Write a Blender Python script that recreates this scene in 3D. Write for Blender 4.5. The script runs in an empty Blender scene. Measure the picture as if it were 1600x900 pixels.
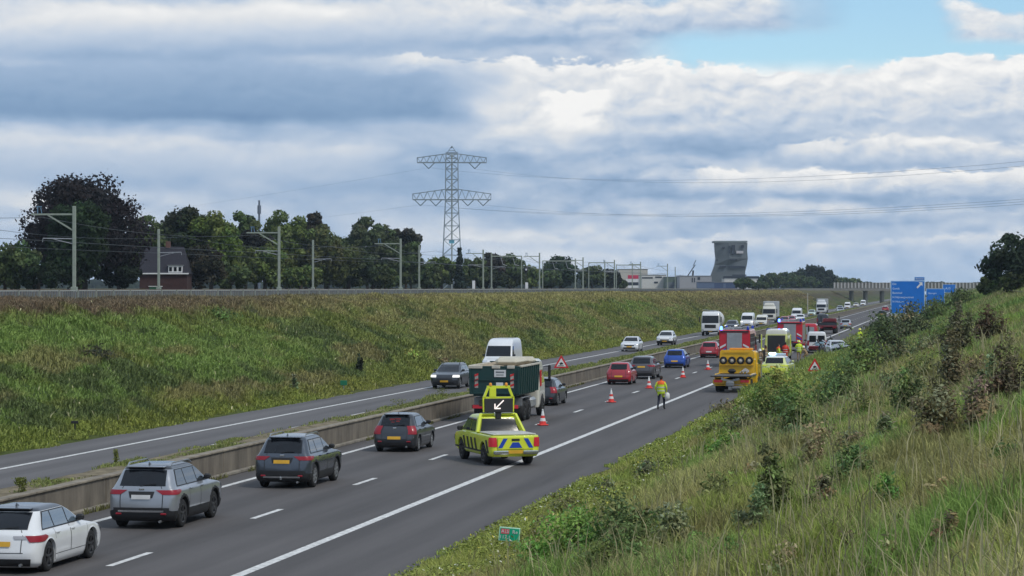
import bpy, bmesh, math, random
import numpy as np
from mathutils import Vector, Matrix

random.seed(11)
rng = np.random.default_rng(11)
R = math.radians
SC = bpy.context.scene
COL = SC.collection

# ------------------------------------------------------------------ camera
F, H, TH = 3900.0, 6.4, math.atan(685 / 3900.0)
cT, sT = math.cos(TH), math.sin(TH)
cam_d = bpy.data.cameras.new('camera')
cam_d.sensor_width = 36.0
cam_d.lens = 36.0 * F / 1600.0
cam_d.clip_start = 0.5
cam_d.clip_end = 20000
cam = bpy.data.objects.new('camera', cam_d)
cam.location = (0, 0, H)
cam.rotation_euler = (R(90), 0, TH)
COL.objects.link(cam)
SC.camera = cam


def ray(px, py):
    cx, cz = (px - 800) / F, (450 - py) / F
    return Vector((cx * cT - sT, cx * sT + cT, cz))


def at(px, py, z=0.0):           # point of height z seen at a photo pixel
    d = ray(px, py)
    return Vector((0, 0, H)) + d * ((z - H) / d.z)


def dist(px, py, Z):             # point at depth Z seen at a photo pixel
    return Vector((0, 0, H)) + ray(px, py) * Z


def on_line(D, v_y):             # point of the road at lateral D (left), with image row v_y
    m = D
    Z = H * F / (v_y - 450)
    # X = xc*cT - Z*sT = -D
    xc = (Z * sT - D) / cT
    return Vector((-D, xc * sT + Z * cT, 0))


# ------------------------------------------------------------------ world
SUN_EL, SUN_AZ = R(50), R(122)   # azimuth measured from +Y towards +X
w = bpy.data.worlds.new('World')
SC.world = w
w.use_nodes = True
NT = w.node_tree
NT.nodes.clear()


class S:                         # tiny wrapper to write shader maths as expressions
    def __init__(self, s): self.s = s
    def _b(self, o, op, rev=False):
        n = NT.nodes.new('ShaderNodeMath'); n.operation = op
        a, b = (o, self) if rev else (self, o)
        for i, q in enumerate((a, b)):
            if isinstance(q, S): NT.links.new(q.s, n.inputs[i])
            elif q is not None: n.inputs[i].default_value = q
        return S(n.outputs[0])
    def __add__(self, o): return self._b(o, 'ADD')
    def __sub__(self, o): return self._b(o, 'SUBTRACT')
    def __mul__(self, o): return self._b(o, 'MULTIPLY')
    def __truediv__(self, o): return self._b(o, 'DIVIDE')
    def f(self, op, o=None): return self._b(o, op)


def clamp01(s):
    return s.f('MAXIMUM', 0.0).f('MINIMUM', 1.0)


def sstep(s, a, b):
    n = NT.nodes.new('ShaderNodeMapRange'); n.interpolation_type = 'SMOOTHSTEP'
    NT.links.new(s.s, n.inputs[0]); n.inputs[1].default_value = a; n.inputs[2].default_value = b
    return S(n.outputs[0])


def noise(a, e, seed, detail=7, rough=0.55, dist_=0.0, scale=1.0):
    c = NT.nodes.new('ShaderNodeCombineXYZ')
    NT.links.new(a.s, c.inputs[0]); NT.links.new(e.s, c.inputs[1]); c.inputs[2].default_value = seed
    n = NT.nodes.new('ShaderNodeTexNoise'); n.inputs['Scale'].default_value = scale
    n.inputs['Detail'].default_value = detail; n.inputs['Roughness'].default_value = rough
    n.inputs['Distortion'].default_value = dist_
    NT.links.new(c.outputs[0], n.inputs['Vector'])
    return S(n.outputs[0])


def build_sky():
    tc = NT.nodes.new('ShaderNodeTexCoord')
    sep = NT.nodes.new('ShaderNodeSeparateXYZ')
    NT.links.new(tc.outputs['Generated'], sep.inputs[0])
    X, Y, Z = (S(sep.outputs[i]) for i in range(3))
    A = (X.f('ARCTAN2', Y) + TH) * 10.0
    E = Z.f('ARCSINE') * 10.0
    wa = noise(A * 1.3, E * 2.6, 3.1, 4, 0.6) - 0.5
    wb = noise(A * 1.3, E * 2.6, 9.7, 4, 0.6) - 0.5
    wc = noise(A * 6.0, E * 11.0, 5.5, 4, 0.6) - 0.5
    A2 = A + wa * 0.75 + wc * 0.10
    E2 = E + wb * 0.26 + wc * 0.06

    def g(px, py, sx, sy, k):
        u = (A2 - (px - 800) / 390.0) / (sx / 390.0)
        v = (E2 - (450 - py) / 390.0) / (sy / 390.0)
        q = (u * u + v * v) * -1.0
        return q.f('EXPONENT') * k
    # billows: lit tops, shaded flat bases
    n1 = noise(A * 1.1 + wa * 0.6, E * 3.0 + wb * 0.5, 21.0, 6, 0.50)
    n2 = noise(A * 1.1 + wa * 0.6, (E + 0.06) * 3.0 + wb * 0.5, 21.0, 6, 0.50)
    ma = noise(A * 3.4 + wc * 0.2, E * 6.0, 4.0, 4, 0.45)
    mb_ = noise(A * 3.4 + wc * 0.2 + 0.08, (E + 0.04) * 6.0, 4.0, 4, 0.45)
    m1 = (ma - 0.5).f('ABSOLUTE') * 2.0
    m2 = (mb_ - 0.5).f('ABSOLUTE') * 2.0
    st = noise(A * 0.7, E * 7.0 + wb * 0.8, 33.0, 4, 0.45)
    puff = sstep(A, -0.6, 0.5) * 0.75 + 0.25
    b = (n1 - 0.5) * 0.40 + (n1 - n2) * 0.9 + (m1 - m2) * puff * 0.6 + (st - 0.5) * 0.22 + 0.56
    lst = [(130, 165, 300, 30, -.40), (420, 180, 230, 26, -.36), (640, 140, 200, 18, -.12),
           (30, 40, 90, 45, .22), (200, 35, 120, 30, .28), (460, 35, 130, 36, .38), (640, 30, 120, 26, .14),
           (850, 165, 75, 34, .62), (930, 190, 70, 22, .30), (1000, 150, 200, 40, .28), (1250, 130, 260, 45, .22),
           (1250, 110, 90, 22, .25), (1500, 110, 140, 30, .22), (1180, 190, 110, 22, .14), (1500, 225, 90, 20, .2),
           (1220, 285, 130, 17, .42), (1420, 280, 90, 14, .16), (1010, 285, 120, 16, -.34), (740, 250, 170, 22, -.22),
           (1330, 312, 260, 8, -.26), (950, 235, 260, 12, -.14), (420, 245, 260, 12, .16), (120, 235, 160, 14, .18),
           (330, 290, 400, 22, -.06), (100, 320, 200, 14, .12), (720, 378, 170, 24, .30), (30, 315, 60, 22, .2), (300, 330, 240, 14, .1),
           (1200, 355, 160, 8, -.18), (1340, 400, 300, 14, -.05), (1050, 395, 170, 12, .14),
           (1020, 14, 250, 18, -.30), (720, 66, 140, 10, -.18), (250, 85, 260, 14, -.10), (1560, 45, 90, 26, .12)]
    for t in lst:
        b = b + g(*t)

    # rows of cumulus seen edge-on: flat shaded bases, lit puffy tops; the nearer (higher) rows cover the farther ones
    opening = sstep(A, 0.40, 0.75) * sstep(A, 3.6, 2.6) * sstep(E, 0.82, 0.92)
    pa = noise(A * 2.2 + wa * 0.3, E * 4.4, 51.0, 9, 0.58, 0.3)
    pb = noise(A * 6.5, E * 12.0, 57.0, 7, 0.55, 0.4)
    pb2 = noise(A * 6.5 - 0.16, (E + 0.028) * 12.0, 57.0, 7, 0.55, 0.4)
    bill = (pb - 0.5).f('ABSOLUTE') * -2.0 + 0.35
    em = (pb - pb2) * 1.0

    def row(b, opn, x0, x1, yb, yt, lo, hi, seed, soft=0.03, sb=0.10, tilt=0.0, ta=0.30, k=1.0, xs=0.25):
        aa0, aa1 = (x0 - 800) / 390.0, (x1 - 800) / 390.0
        eb, et = (450 - yb) / 390.0, (450 - yt) / 390.0
        nl = noise(A * 1.6, E * 0.4 + seed, seed, 3, 0.5) - 0.5
        win = sstep(A + nl * 1.3 + (pa - 0.5) * 0.6, aa0, aa0 + xs) * sstep(A + nl * 0.8, aa1, aa1 - xs)
        top = nl * ta + et + (pa - 0.5) * 0.22 + bill * 0.05 + A * tilt
        bot = nl * 0.05 + eb + (pa - 0.5) * 0.10 + A * tilt
        m = sstep(top - E, 0.0, soft) * sstep(E - bot, 0.0, sb) * win * k
        t = clamp01((E - bot) / (et - eb))
        br = t.f('POWER', 0.75) * (hi - lo) + lo + em * puff * 0.65 + (pa - 0.5) * 0.24 + bill * puff * 0.12
        nb = b * ((m * -1.0) + 1.0) + br * m
        return nb, opn * ((m * -1.0) + 1.0)
    o_ = opening
    b, o_ = row(b, o_, 560, 1760, 402, 372, .50, .78, 61.0, .03, .06)
    b, o_ = row(b, o_, -300, 420, 372, 342, .42, .78, 63.0, .03, .05)
    b, o_ = row(b, o_, 860, 1760, 352, 330, .34, .70, 65.0, .03, .05, ta=.10)
    b, o_ = row(b, o_, 1060, 1760, 318, 270, .22, .98, 67.0, .02, .05, ta=.12)
    b, o_ = row(b, o_, -300, 660, 300, 226, .34, .74, 71.0, .05, .08, k=.8)
    b, o_ = row(b, o_, 1180, 1760, 268, 226, .34, .88, 73.0, .02, .06, ta=.12)
    b, o_ = row(b, o_, 560, 1900, 232, 98, .42, .95, 79.0, .018, .13, ta=.16, xs=.75)
    b, o_ = row(b, o_, 735, 985, 226, 135, .74, 1.2, 83.0, .02, .10, ta=.10)
    b, o_ = row(b, o_, -500, 800, 200, 88, .02, .46, 89.0, .10, .07, ta=.15, xs=.5)
    b, o_ = row(b, o_, -500, 1330, 84, -10, .22, 1.0, 97.0, .1, .07, tilt=.035, ta=.1, xs=.3)
    b, o_ = row(b, o_, 1480, 1900, 82, 22, .62, .88, 101.0, .04, .05, ta=.1)
    b = clamp01(b)
    ramp = NT.nodes.new('ShaderNodeValToRGB')
    r = ramp.color_ramp
    stops = [(0.0, (.165, .28, .46)), (0.22, (.235, .36, .54)), (0.45, (.35, .47, .645)), (0.66, (.53, .615, .735)),
             (0.84, (.74, .765, .795)), (1.0, (.93, .925, .91))]
    r.elements[0].position = 0; r.elements[1].position = 1
    r.elements[0].color = (*stops[0][1], 1); r.elements[1].color = (*stops[-1][1], 1)
    for p, c in stops[1:-1]:
        e = r.elements.new(p); e.color = (*c, 1)
    NT.links.new(b.s, ramp.inputs[0])
    # pale air towards the horizon
    hz = sstep(E, 0.34, 0.0) * 0.40
    mx = NT.nodes.new('ShaderNodeMix'); mx.data_type = 'RGBA'
    NT.links.new(hz.s, mx.inputs[0]); NT.links.new(ramp.outputs[0], mx.inputs[6]); mx.inputs[7].default_value = (.49, .63, .83, 1)
    # openings with clear sky
    openm = clamp01(o_ * (sstep(E, 1.35, 1.15)) + (pa - 0.5) * 0.0)
    sky = NT.nodes.new('ShaderNodeTexSky'); sky.sky_type = 'NISHITA'; sky.sun_disc = False
    sky.sun_elevation = SUN_EL; sky.sun_rotation = SUN_AZ
    sky.air_density = 1.0; sky.dust_density = 0.3; sky.ozone_density = 2.0
    tint = NT.nodes.new('ShaderNodeMix'); tint.data_type = 'RGBA'; tint.blend_type = 'MULTIPLY'
    tint.inputs[0].default_value = 1.0; NT.links.new(sky.outputs[0], tint.inputs[6]); tint.inputs[7].default_value = (.86, 1.0, 1.08, 1)
    b1 = NT.nodes.new('ShaderNodeBackground'); b1.inputs[1].default_value = 0.10
    NT.links.new(tint.outputs[2], b1.inputs[0])
    b2 = NT.nodes.new('ShaderNodeBackground'); b2.inputs[1].default_value = 0.81
    NT.links.new(mx.outputs[2], b2.inputs[0])
    ms = NT.nodes.new('ShaderNodeMixShader')
    NT.links.new(openm.s, ms.inputs[0]); NT.links.new(b2.outputs[0], ms.inputs[1]); NT.links.new(b1.outputs[0], ms.inputs[2])
    out = NT.nodes.new('ShaderNodeOutputWorld')
    NT.links.new(ms.outputs[0], out.inputs[0])


build_sky()
w.cycles.sampling_method = 'MANUAL'
w.cycles.sample_map_resolution = 256

sd = bpy.data.lights.new('sun', 'SUN')
sd.energy = 1.5; sd.angle = R(11); sd.color = (1.0, .96, .88)
sun = bpy.data.objects.new('sun', sd)
dsun = Vector((math.sin(SUN_AZ) * math.cos(SUN_EL), math.cos(SUN_AZ) * math.cos(SUN_EL), math.sin(SUN_EL)))
sun.rotation_euler = dsun.to_track_quat('Z', 'Y').to_euler()
sun.location = (0, 0, 60)
COL.objects.link(sun)
SC.view_settings.view_transform = 'Standard'
SC.view_settings.look = 'None'
SC.view_settings.gamma = 1.0
SC.view_settings.exposure = 0.36
SC.view_settings.use_curve_mapping = False
SC.cycles.max_bounces = 5
SC.cycles.diffuse_bounces = 2
SC.cycles.glossy_bounces = 2
SC.cycles.transparent_max_bounces = 4
SC.cycles.use_denoising = True

# ------------------------------------------------------------------ materials
MATS = {}


def mat(name, col, rough=0.6, metal=0.0, spec=0.5, coat=0.0, var=0.12, vscale=3.0, bump=0.0, bscale=40.0, dirt=0.0,
        emit=None, estr=0.0):
    if name in MATS: return MATS[name]
    m = bpy.data.materials.new(name); m.use_nodes = True
    nt = m.node_tree; b = nt.nodes['Principled BSDF']
    b.inputs['Roughness'].default_value = rough; b.inputs['Metallic'].default_value = metal
    b.inputs['Specular IOR Level'].default_value = spec
    b.inputs['Coat Weight'].default_value = coat; b.inputs['Coat Roughness'].default_value = 0.06
    tc = nt.nodes.new('ShaderNodeTexCoord')
    n = nt.nodes.new('ShaderNodeTexNoise'); n.inputs['Scale'].default_value = vscale; n.inputs['Detail'].default_value = 5
    nt.links.new(tc.outputs['Object'], n.inputs['Vector'])
    r = nt.nodes.new('ShaderNodeValToRGB')
    c = np.array(col[:3])
    d = c * (1 - var - dirt) + np.array((.12, .10, .075)) * dirt
    r.color_ramp.elements[0].position = .3; r.color_ramp.elements[1].position = .7
    r.color_ramp.elements[0].color = (*d, 1); r.color_ramp.elements[1].color = (*np.minimum(c * (1 + var * .5), 1), 1)
    nt.links.new(n.outputs[0], r.inputs[0]); nt.links.new(r.outputs[0], b.inputs['Base Color'])
    if bump:
        n2 = nt.nodes.new('ShaderNodeTexNoise'); n2.inputs['Scale'].default_value = bscale; n2.inputs['Detail'].default_value = 4
        nt.links.new(tc.outputs['Object'], n2.inputs['Vector'])
        bp = nt.nodes.new('ShaderNodeBump'); bp.inputs['Strength'].default_value = bump; bp.inputs['Distance'].default_value = .02
        nt.links.new(n2.outputs[0], bp.inputs['Height']); nt.links.new(bp.outputs[0], b.inputs['Normal'])
    if emit:
        b.inputs['Emission Color'].default_value = (*emit, 1); b.inputs['Emission Strength'].default_value = estr
    MATS[name] = m
    return m


def paint(name, col, metal=0.0, rough=0.32):
    return mat('paint_' + name, col, rough, metal, .5, .8, .04, 1.2, dirt=.05)


GLASS = mat('tinted_glass', (.010, .012, .016), .12, 0, .35, .12, 0)
GLASSL = mat('side_glass', (.03, .04, .05), .05, 0, .8, .6, 0)
BLACK = mat('black_plastic', (.018, .018, .02), .55)
UNDER = mat('underbody', (.008, .008, .008), .9)
RUBBER = mat('rubber', (.016, .016, .017), .8)
RIM = mat('rim_alloy', (.42, .43, .45), .3, .7)
RIMD = mat('rim_dark', (.06, .06, .065), .35, .5)
RED = mat('red_lens', (.30, .010, .022), .35, 0, .4, .2, 0)
REDLIT = mat('red_lens_lit', (.42, .012, .03), .25, 0, .4, .4, 0, emit=(1, .1, .12), estr=.10)
WLENS = mat('clear_lens', (.6, .62, .66), .1, .2, .6, 1, 0)
HEADLIT = mat('headlamp_lit', (.8, .8, .8), .1, emit=(1, .97, .9), estr=.7)
PLATE = mat('yellow_plate', (.72, .40, .03), .5, dirt=.03)
PLATEW = mat('white_plate', (.62, .62, .62), .5)
CHROME = mat('chrome_trim', (.6, .61, .63), .2, .9)
WHITE = mat('white_paint', (.74, .74, .74), .5, dirt=.04)
GREYM = mat('grey_metal', (.26, .27, .28), .5, .5, dirt=.1)
GALV = mat('galvanised_steel', (.33, .36, .33), .6, .3, dirt=.1)
ALU = mat('aluminium', (.45, .46, .47), .42, .6)
BLUEL = mat('blue_beacon_lit', (.02, .08, .9), .2, emit=(.08, .2, 1), estr=5.0)
BLUEW = mat('blue_white_beacon_lit', (.5, .75, 1), .2, emit=(.45, .8, 1), estr=4.0)
HIVIS = mat('hivis_yellow', (.62, .80, .04), .7, emit=None, var=.15, vscale=8)
HIORANGE = mat('hivis_orange', (.85, .14, .02), .7, var=.1, vscale=8)
REDR = mat('red_sheet', (.60, .02, .025), .45)


# ------------------------------------------------------------------ object helpers
def link(o, parent=None):
    COL.objects.link(o)
    if parent is not None: o.parent = parent
    return o


def tag(o, label=None, cat=None, group=None, kind=None):
    if label: o['label'] = label
    if cat: o['category'] = cat
    if group: o['group'] = group
    if kind: o['kind'] = kind
    return o


def thing(name, label, cat, loc=(0, 0, 0), rz=0.0, group=None):
    o = bpy.data.objects.new(name, None)
    o.empty_display_size = .3
    o.location = loc; o.rotation_euler = (0, 0, rz)
    link(o)
    return tag(o, label, cat, group)


class MB:
    """collects shapes into one mesh"""
    def __init__(self):
        self.v = []; self.f = []; self.m = []; self.s = []; self.mi = 0; self.smooth = False

    def add(self, vs, fs, mi=None, smooth=None):
        o = len(self.v)
        self.v += [tuple(p) for p in vs]
        for f in fs:
            self.f.append([o + i for i in f]); self.m.append(self.mi if mi is None else mi)
            self.s.append(self.smooth if smooth is None else smooth)
        return self

    def box(self, c, s, b=0.0, rot=None, mi=None, taper=1.0):
        """centre, full size, chamfer"""
        hx, hy, hz = s[0] / 2, s[1] / 2, s[2] / 2
        b = min(b, hx * .95, hy * .95, hz * .95)
        if b <= 0:
            vs = [(x * hx, y * hy, z * hz) for z in (-1, 1) for x, y in ((-1, -1), (1, -1), (1, 1), (-1, 1))]
            fs = [(3, 2, 1, 0), (4, 5, 6, 7), (0, 1, 5, 4), (1, 2, 6, 5), (2, 3, 7, 6), (3, 0, 4, 7)]
        else:
            vs = []; idx = {}
            for sx in (-1, 1):
                for sy in (-1, 1):
                    for sz in (-1, 1):
                        for ax in range(3):
                            p = [sx * (hx - b), sy * (hy - b), sz * (hz - b)]
                            p[ax] = (sx, sy, sz)[ax] * (hx, hy, hz)[ax]
                            idx[(sx, sy, sz, ax)] = len(vs); vs.append(tuple(p))
            fs = []
            for ax in range(3):
                o1, o2 = [(1, 2), (2, 0), (0, 1)][ax]
                for s_ in (-1, 1):
                    q = []
                    for a, c_ in ((-1, -1), (1, -1), (1, 1), (-1, 1)):
                        k = [0, 0, 0]; k[ax] = s_; k[o1] = a; k[o2] = c_
                        q.append(idx[(*k, ax)])
                    fs.append(q if s_ > 0 else q[::-1])
            for ax in range(3):
                o1, o2 = [(1, 2), (2, 0), (0, 1)][ax]
                for a in (-1, 1):
                    for c_ in (-1, 1):
                        k0 = [0, 0, 0]; k1 = [0, 0, 0]
                        k0[ax] = -1; k1[ax] = 1; k0[o1] = k1[o1] = a; k0[o2] = k1[o2] = c_
                        q = [idx[(*k0, o1)], idx[(*k1, o1)], idx[(*k1, o2)], idx[(*k0, o2)]]
                        fs.append(q if a * c_ > 0 else q[::-1])
            for sx in (-1, 1):
                for sy in (-1, 1):
                    for sz in (-1, 1):
                        q = [idx[(sx, sy, sz, a)] for a in range(3)]
                        fs.append(q if sx * sy * sz > 0 else q[::-1])
        out = []
        for p in vs:
            p = Vector(p)
            if taper != 1.0 and p.z > 0: p.x *= taper; p.y *= taper
            if rot is not None: p = rot @ p
            out.append(p + Vector(c))
        return self.add(out, fs, mi, False)

    def tube(self, p0, p1, r0, r1=None, n=8, mi=None, caps=True):
        p0, p1 = Vector(p0), Vector(p1); r1 = r0 if r1 is None else r1
        d = (p1 - p0).normalized()
        u = d.orthogonal().normalized(); v = d.cross(u)
        vs = []
        for p, r in ((p0, r0), (p1, r1)):
            for i in range(n):
                a = 2 * math.pi * i / n
                vs.append(p + u * math.cos(a) * r + v * math.sin(a) * r)
        fs = [(i, (i + 1) % n, n + (i + 1) % n, n + i) for i in range(n)]
        self.add(vs, fs, mi, n > 5)
        if caps: self.add(vs, [list(range(n))[::-1], list(range(n, 2 * n))], mi, False)
        return self

    def bar(self, p0, p1, w, h=None, mi=None, up=(0, 0, 1)):
        p0, p1 = Vector(p0), Vector(p1); h = w if h is None else h
        d = (p1 - p0).normalized(); up = Vector(up)
        if abs(d.dot(up)) > .98: up = Vector((0, 1, 0))
        a = d.cross(up).normalized() * w / 2; b = a.cross(d).normalized() * h / 2
        vs = [p + q for p in (p0, p1) for q in (-a - b, a - b, a + b, -a + b)]
        return self.add(vs, [(3, 2, 1, 0), (4, 5, 6, 7), (0, 1, 5, 4), (1, 2, 6, 5), (2, 3, 7, 6), (3, 0, 4, 7)], mi, False)

    def lathe(self, prof, axis='z', c=(0, 0, 0), n=20, mi=None, smooth=True):
        vs = []; k = len(prof)
        for i in range(n):
            a = 2 * math.pi * i / n
            for r, h in prof:
                p = (r * math.cos(a), r * math.sin(a), h)
                if axis == 'x': p = (h, p[0], p[1])
                elif axis == 'y': p = (p[0], h, p[1])
                vs.append((p[0] + c[0], p[1] + c[1], p[2] + c[2]))
        fs = []
        for i in range(n):
            j = (i + 1) % n
            for q in range(k - 1):
                fs.append((i * k + q, j * k + q, j * k + q + 1, i * k + q + 1))
        return self.add(vs, fs, mi, smooth)

    def prism(self, pts, z0, z1, mi=None):       # footprint in xy
        n = len(pts)
        vs = [(p[0], p[1], z0) for p in pts] + [(p[0], p[1], z1) for p in pts]
        fs = [(i, (i + 1) % n, n + (i + 1) % n, n + i) for i in range(n)] + [list(range(n))[::-1], list(range(n, 2 * n))]
        return self.add(vs, fs, mi, False)

    def plate_y(self, pts, y0, y1, mi=None):     # outline in xz, thickness along y
        n = len(pts)
        vs = [(p[0], y0, p[1]) for p in pts] + [(p[0], y1, p[1]) for p in pts]
        fs = [(i, (i + 1) % n, n + (i + 1) % n, n + i) for i in range(n)] + [list(range(n))[::-1], list(range(n, 2 * n))]
        return self.add(vs, fs, mi, False)

    def plate_x(self, pts, x0, x1, mi=None):     # outline in yz, thickness along x
        n = len(pts)
        vs = [(x0, p[0], p[1]) for p in pts] + [(x1, p[0], p[1]) for p in pts]
        fs = [(i, (i + 1) % n, n + (i + 1) % n, n + i) for i in range(n)] + [list(range(n))[::-1], list(range(n, 2 * n))]
        return self.add(vs, fs, mi, False)

    def grid(self, P, mi=None, smooth=True):     # P[i][j] points
        a, b = len(P), len(P[0])
        vs = [q for row in P for q in row]
        fs = [(i * b + j, i * b + j + 1, (i + 1) * b + j + 1, (i + 1) * b + j) for i in range(a - 1) for j in range(b - 1)]
        return self.add(vs, fs, mi, smooth)

    def build(self, name, mats, parent=None, loc=None, rz=None):
        me = bpy.data.meshes.new(name)
        me.from_pydata(self.v, [], self.f)
        if not isinstance(mats, (list, tuple)): mats = [mats]
        for m_ in mats: me.materials.append(m_)
        me.polygons.foreach_set('material_index', self.m)
        me.polygons.foreach_set('use_smooth', self.s)
        me.update()
        o = bpy.data.objects.new(name, me)
        link(o, parent)
        if loc is not None: o.location = loc
        if rz is not None: o.rotation_euler = (0, 0, rz)
        return o


def text_mesh(name, txt, size, m, parent, loc, rot, align='LEFT', ext=0.004):
    cu = bpy.data.curves.new(name, 'FONT'); cu.body = txt; cu.size = size; cu.align_x = align; cu.align_y = 'CENTER'; cu.extrude = ext
    cu.resolution_u = 2
    t = bpy.data.objects.new(name, cu); COL.objects.link(t)
    dg = bpy.context.evaluated_depsgraph_get()
    me = bpy.data.meshes.new_from_object(t.evaluated_get(dg))
    bpy.data.objects.remove(t); bpy.data.curves.remove(cu)
    me.materials.clear(); me.materials.append(m)
    o = bpy.data.objects.new(name, me); link(o, parent)
    o.location = loc; o.rotation_euler = rot
    return o


def np_mesh(name, verts, faces_list, mats, colors=None, smooth=False):
    """faces_list: list of int arrays (n,k)"""
    me = bpy.data.meshes.new(name)
    nv = len(verts)
    me.vertices.add(nv); me.vertices.foreach_set('co', np.asarray(verts, np.float32).ravel())
    loops = np.concatenate([f.ravel() for f in faces_list]).astype(np.int32)
    tot = np.concatenate([np.full(len(f), f.shape[1], np.int32) for f in faces_list])
    st = np.concatenate([[0], np.cumsum(tot)[:-1]]).astype(np.int32)
    me.loops.add(len(loops)); me.loops.foreach_set('vertex_index', loops)
    me.polygons.add(len(tot)); me.polygons.foreach_set('loop_start', st); me.polygons.foreach_set('loop_total', tot)
    if smooth: me.polygons.foreach_set('use_smooth', np.ones(len(tot), bool))
    if colors is not None:
        ca = me.color_attributes.new('Col', 'FLOAT_COLOR', 'POINT')
        c4 = np.ones((nv, 4), np.float32); c4[:, :3] = colors
        ca.data.foreach_set('color', c4.ravel())
    me.update(calc_edges=True)
    for m_ in (mats if isinstance(mats, (list, tuple)) else [mats]): me.materials.append(m_)
    return me


# value noise used to choose what grows where
_tab = rng.random((256, 256))


def vnoise(x, y):
    xi = np.floor(x).astype(int); yi = np.floor(y).astype(int)
    fx = x - xi; fy = y - yi
    fx = fx * fx * (3 - 2 * fx); fy = fy * fy * (3 - 2 * fy)
    a = _tab[xi & 255, yi & 255]; b = _tab[(xi + 1) & 255, yi & 255]
    c = _tab[xi & 255, (yi + 1) & 255]; d = _tab[(xi + 1) & 255, (yi + 1) & 255]
    return (a * (1 - fx) + b * fx) * (1 - fy) + (c * (1 - fx) + d * fx) * fy


def fbm(x, y, o=4):
    s = 0; a = .5; t = 0
    for i in range(o):
        s = s + a * vnoise(x * 2 ** i + 17.3 * i, y * 2 ** i + 5.1 * i); t += a; a *= .5
    return s / t


PX = np.array([-1800, -140, -104, -100, -77, -75.5, -72, -60, -48.5, -47.0, -36.6, -35.6, -11.9, -11.0, -9.6, 8.0, 12, 1600.])
PZ = np.array([6.0, 6.0, 5.95, 6.05, 6.05, 5.5, 5.45, 5.4, 5.4, 5.15, .18, -.02, -.02, .05, .18, 5.95, 6.1, 6.1])


def hgt(X, Y):
    X = np.asarray(X, float); Y = np.asarray(Y, float)
    z = np.interp(X, PX, PZ)
    k = np.clip((np.abs(X + 23.8) - 12.6) / 2.0, 0, 1) * np.clip((240 - np.abs(X + 20)) / 60, 0, 1)
    kr = 1 - np.clip((X + 106) / 2, 0, 1) * (1 - np.clip((X + 74) / 3, 0, 1))
    rise = (fbm(X * .25 + 40, Y * .22, 4) - .5) * 0.75 + (fbm(X * 1.3, Y * .9 + 9, 3) - .5) * .42
    return z + rise * k * kr


def h1(x, y): return float(hgt(np.array([x]), np.array([y]))[0])


# what the ground and plants look like at a place
GREEN = np.array((.112, .142, .042)); DGREEN = np.array((.062, .088, .034)); STRAW = np.array((.285, .270, .125))
BROWN = np.array((.135, .120, .060)); YG = np.array((.165, .195, .045)); PURP = np.array((.115, .092, .062)); LUSH = np.array((.100, .155, .044))


def mixc(a, b, t): return a * (1 - t[:, None]) + b * t[:, None]


def ss(x, a, b):
    t = np.clip((x - a) / (b - a), 0, 1); return t * t * (3 - 2 * t)


def veg_col(X, Y):
    """colour of the growth (n,3)"""
    X = np.asarray(X, float); Y = np.asarray(Y, float)
    n1 = fbm(X * .16 + 3, Y * .045 + 8, 4); n2 = fbm(X * .45 + 30, Y * .16 + 2, 4); n3 = fbm(X * .9 + 70, Y * .5, 3)
    L = X < -24
    c = np.where(L[:, None], GREEN[None] * .98, GREEN[None] * np.array((1.32, 1.30, 1.15)))
    # ---- left bank
    c = np.where(L[:, None], mixc(c, DGREEN * 1.15, ss(n2, .46, .58)), c)
    c = np.where(L[:, None], mixc(c, LUSH * 1.15, ss(n3 * .3 + n1 * .7, .49, .56) * ss(X, -48, -45) * .9), c)
    c = np.where(L[:, None], mixc(c, BROWN * 1.3, ss(fbm(X * .5 + 60, Y * .09 + 4, 4), .52, .66) * .6), c)
    c = np.where(L[:, None], mixc(c, STRAW * .55, ss(Y, 110, 220) * ss(n1 * .4 + n3 * .6, .42, .66) * .55), c)
    c = np.where(L[:, None], mixc(c, PURP * 1.1, ss(Y, 330, 520) * ss(-X + n1 * 8, 42, 48) * .8), c)
    c = np.where(L[:, None], mixc(c, PURP, ss(-X + n3 * 1.6, 46.6, 48) * ss(-Y, -260, -130)), c)
    c = np.where(L[:, None], mixc(c, STRAW * .7, ss(-X + n3 * 3, 46, 48.5) * ss(Y, 130, 260) * .8), c)
    c = np.where(L[:, None], mixc(c, YG * .8, ss(X + n3 * 2.4, -37.0, -35.2) * .7), c)
    # ---- right bank
    r = ~L
    verge = ss(-X + n3 * 2.2, 8.6, 10.6)
    c = np.where(r[:, None], mixc(c, LUSH * 1.2, ss(n2, .40, .54)), c)
    c = np.where(r[:, None], mixc(c, STRAW * .85, ss(n1 * .6 + n3 * .4 + .03 * ss(X, -6, 2), .55, .65) * .75), c)
    c = np.where(r[:, None], mixc(c, BROWN * 1.3, ss(fbm(X * .5 + 11, Y * .13 + 50, 4), .56, .68) * .75), c)
    c = np.where(r[:, None], mixc(c, YG * 1.05, verge * ss(n2, .38, .6) * .7), c)
    return c


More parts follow.
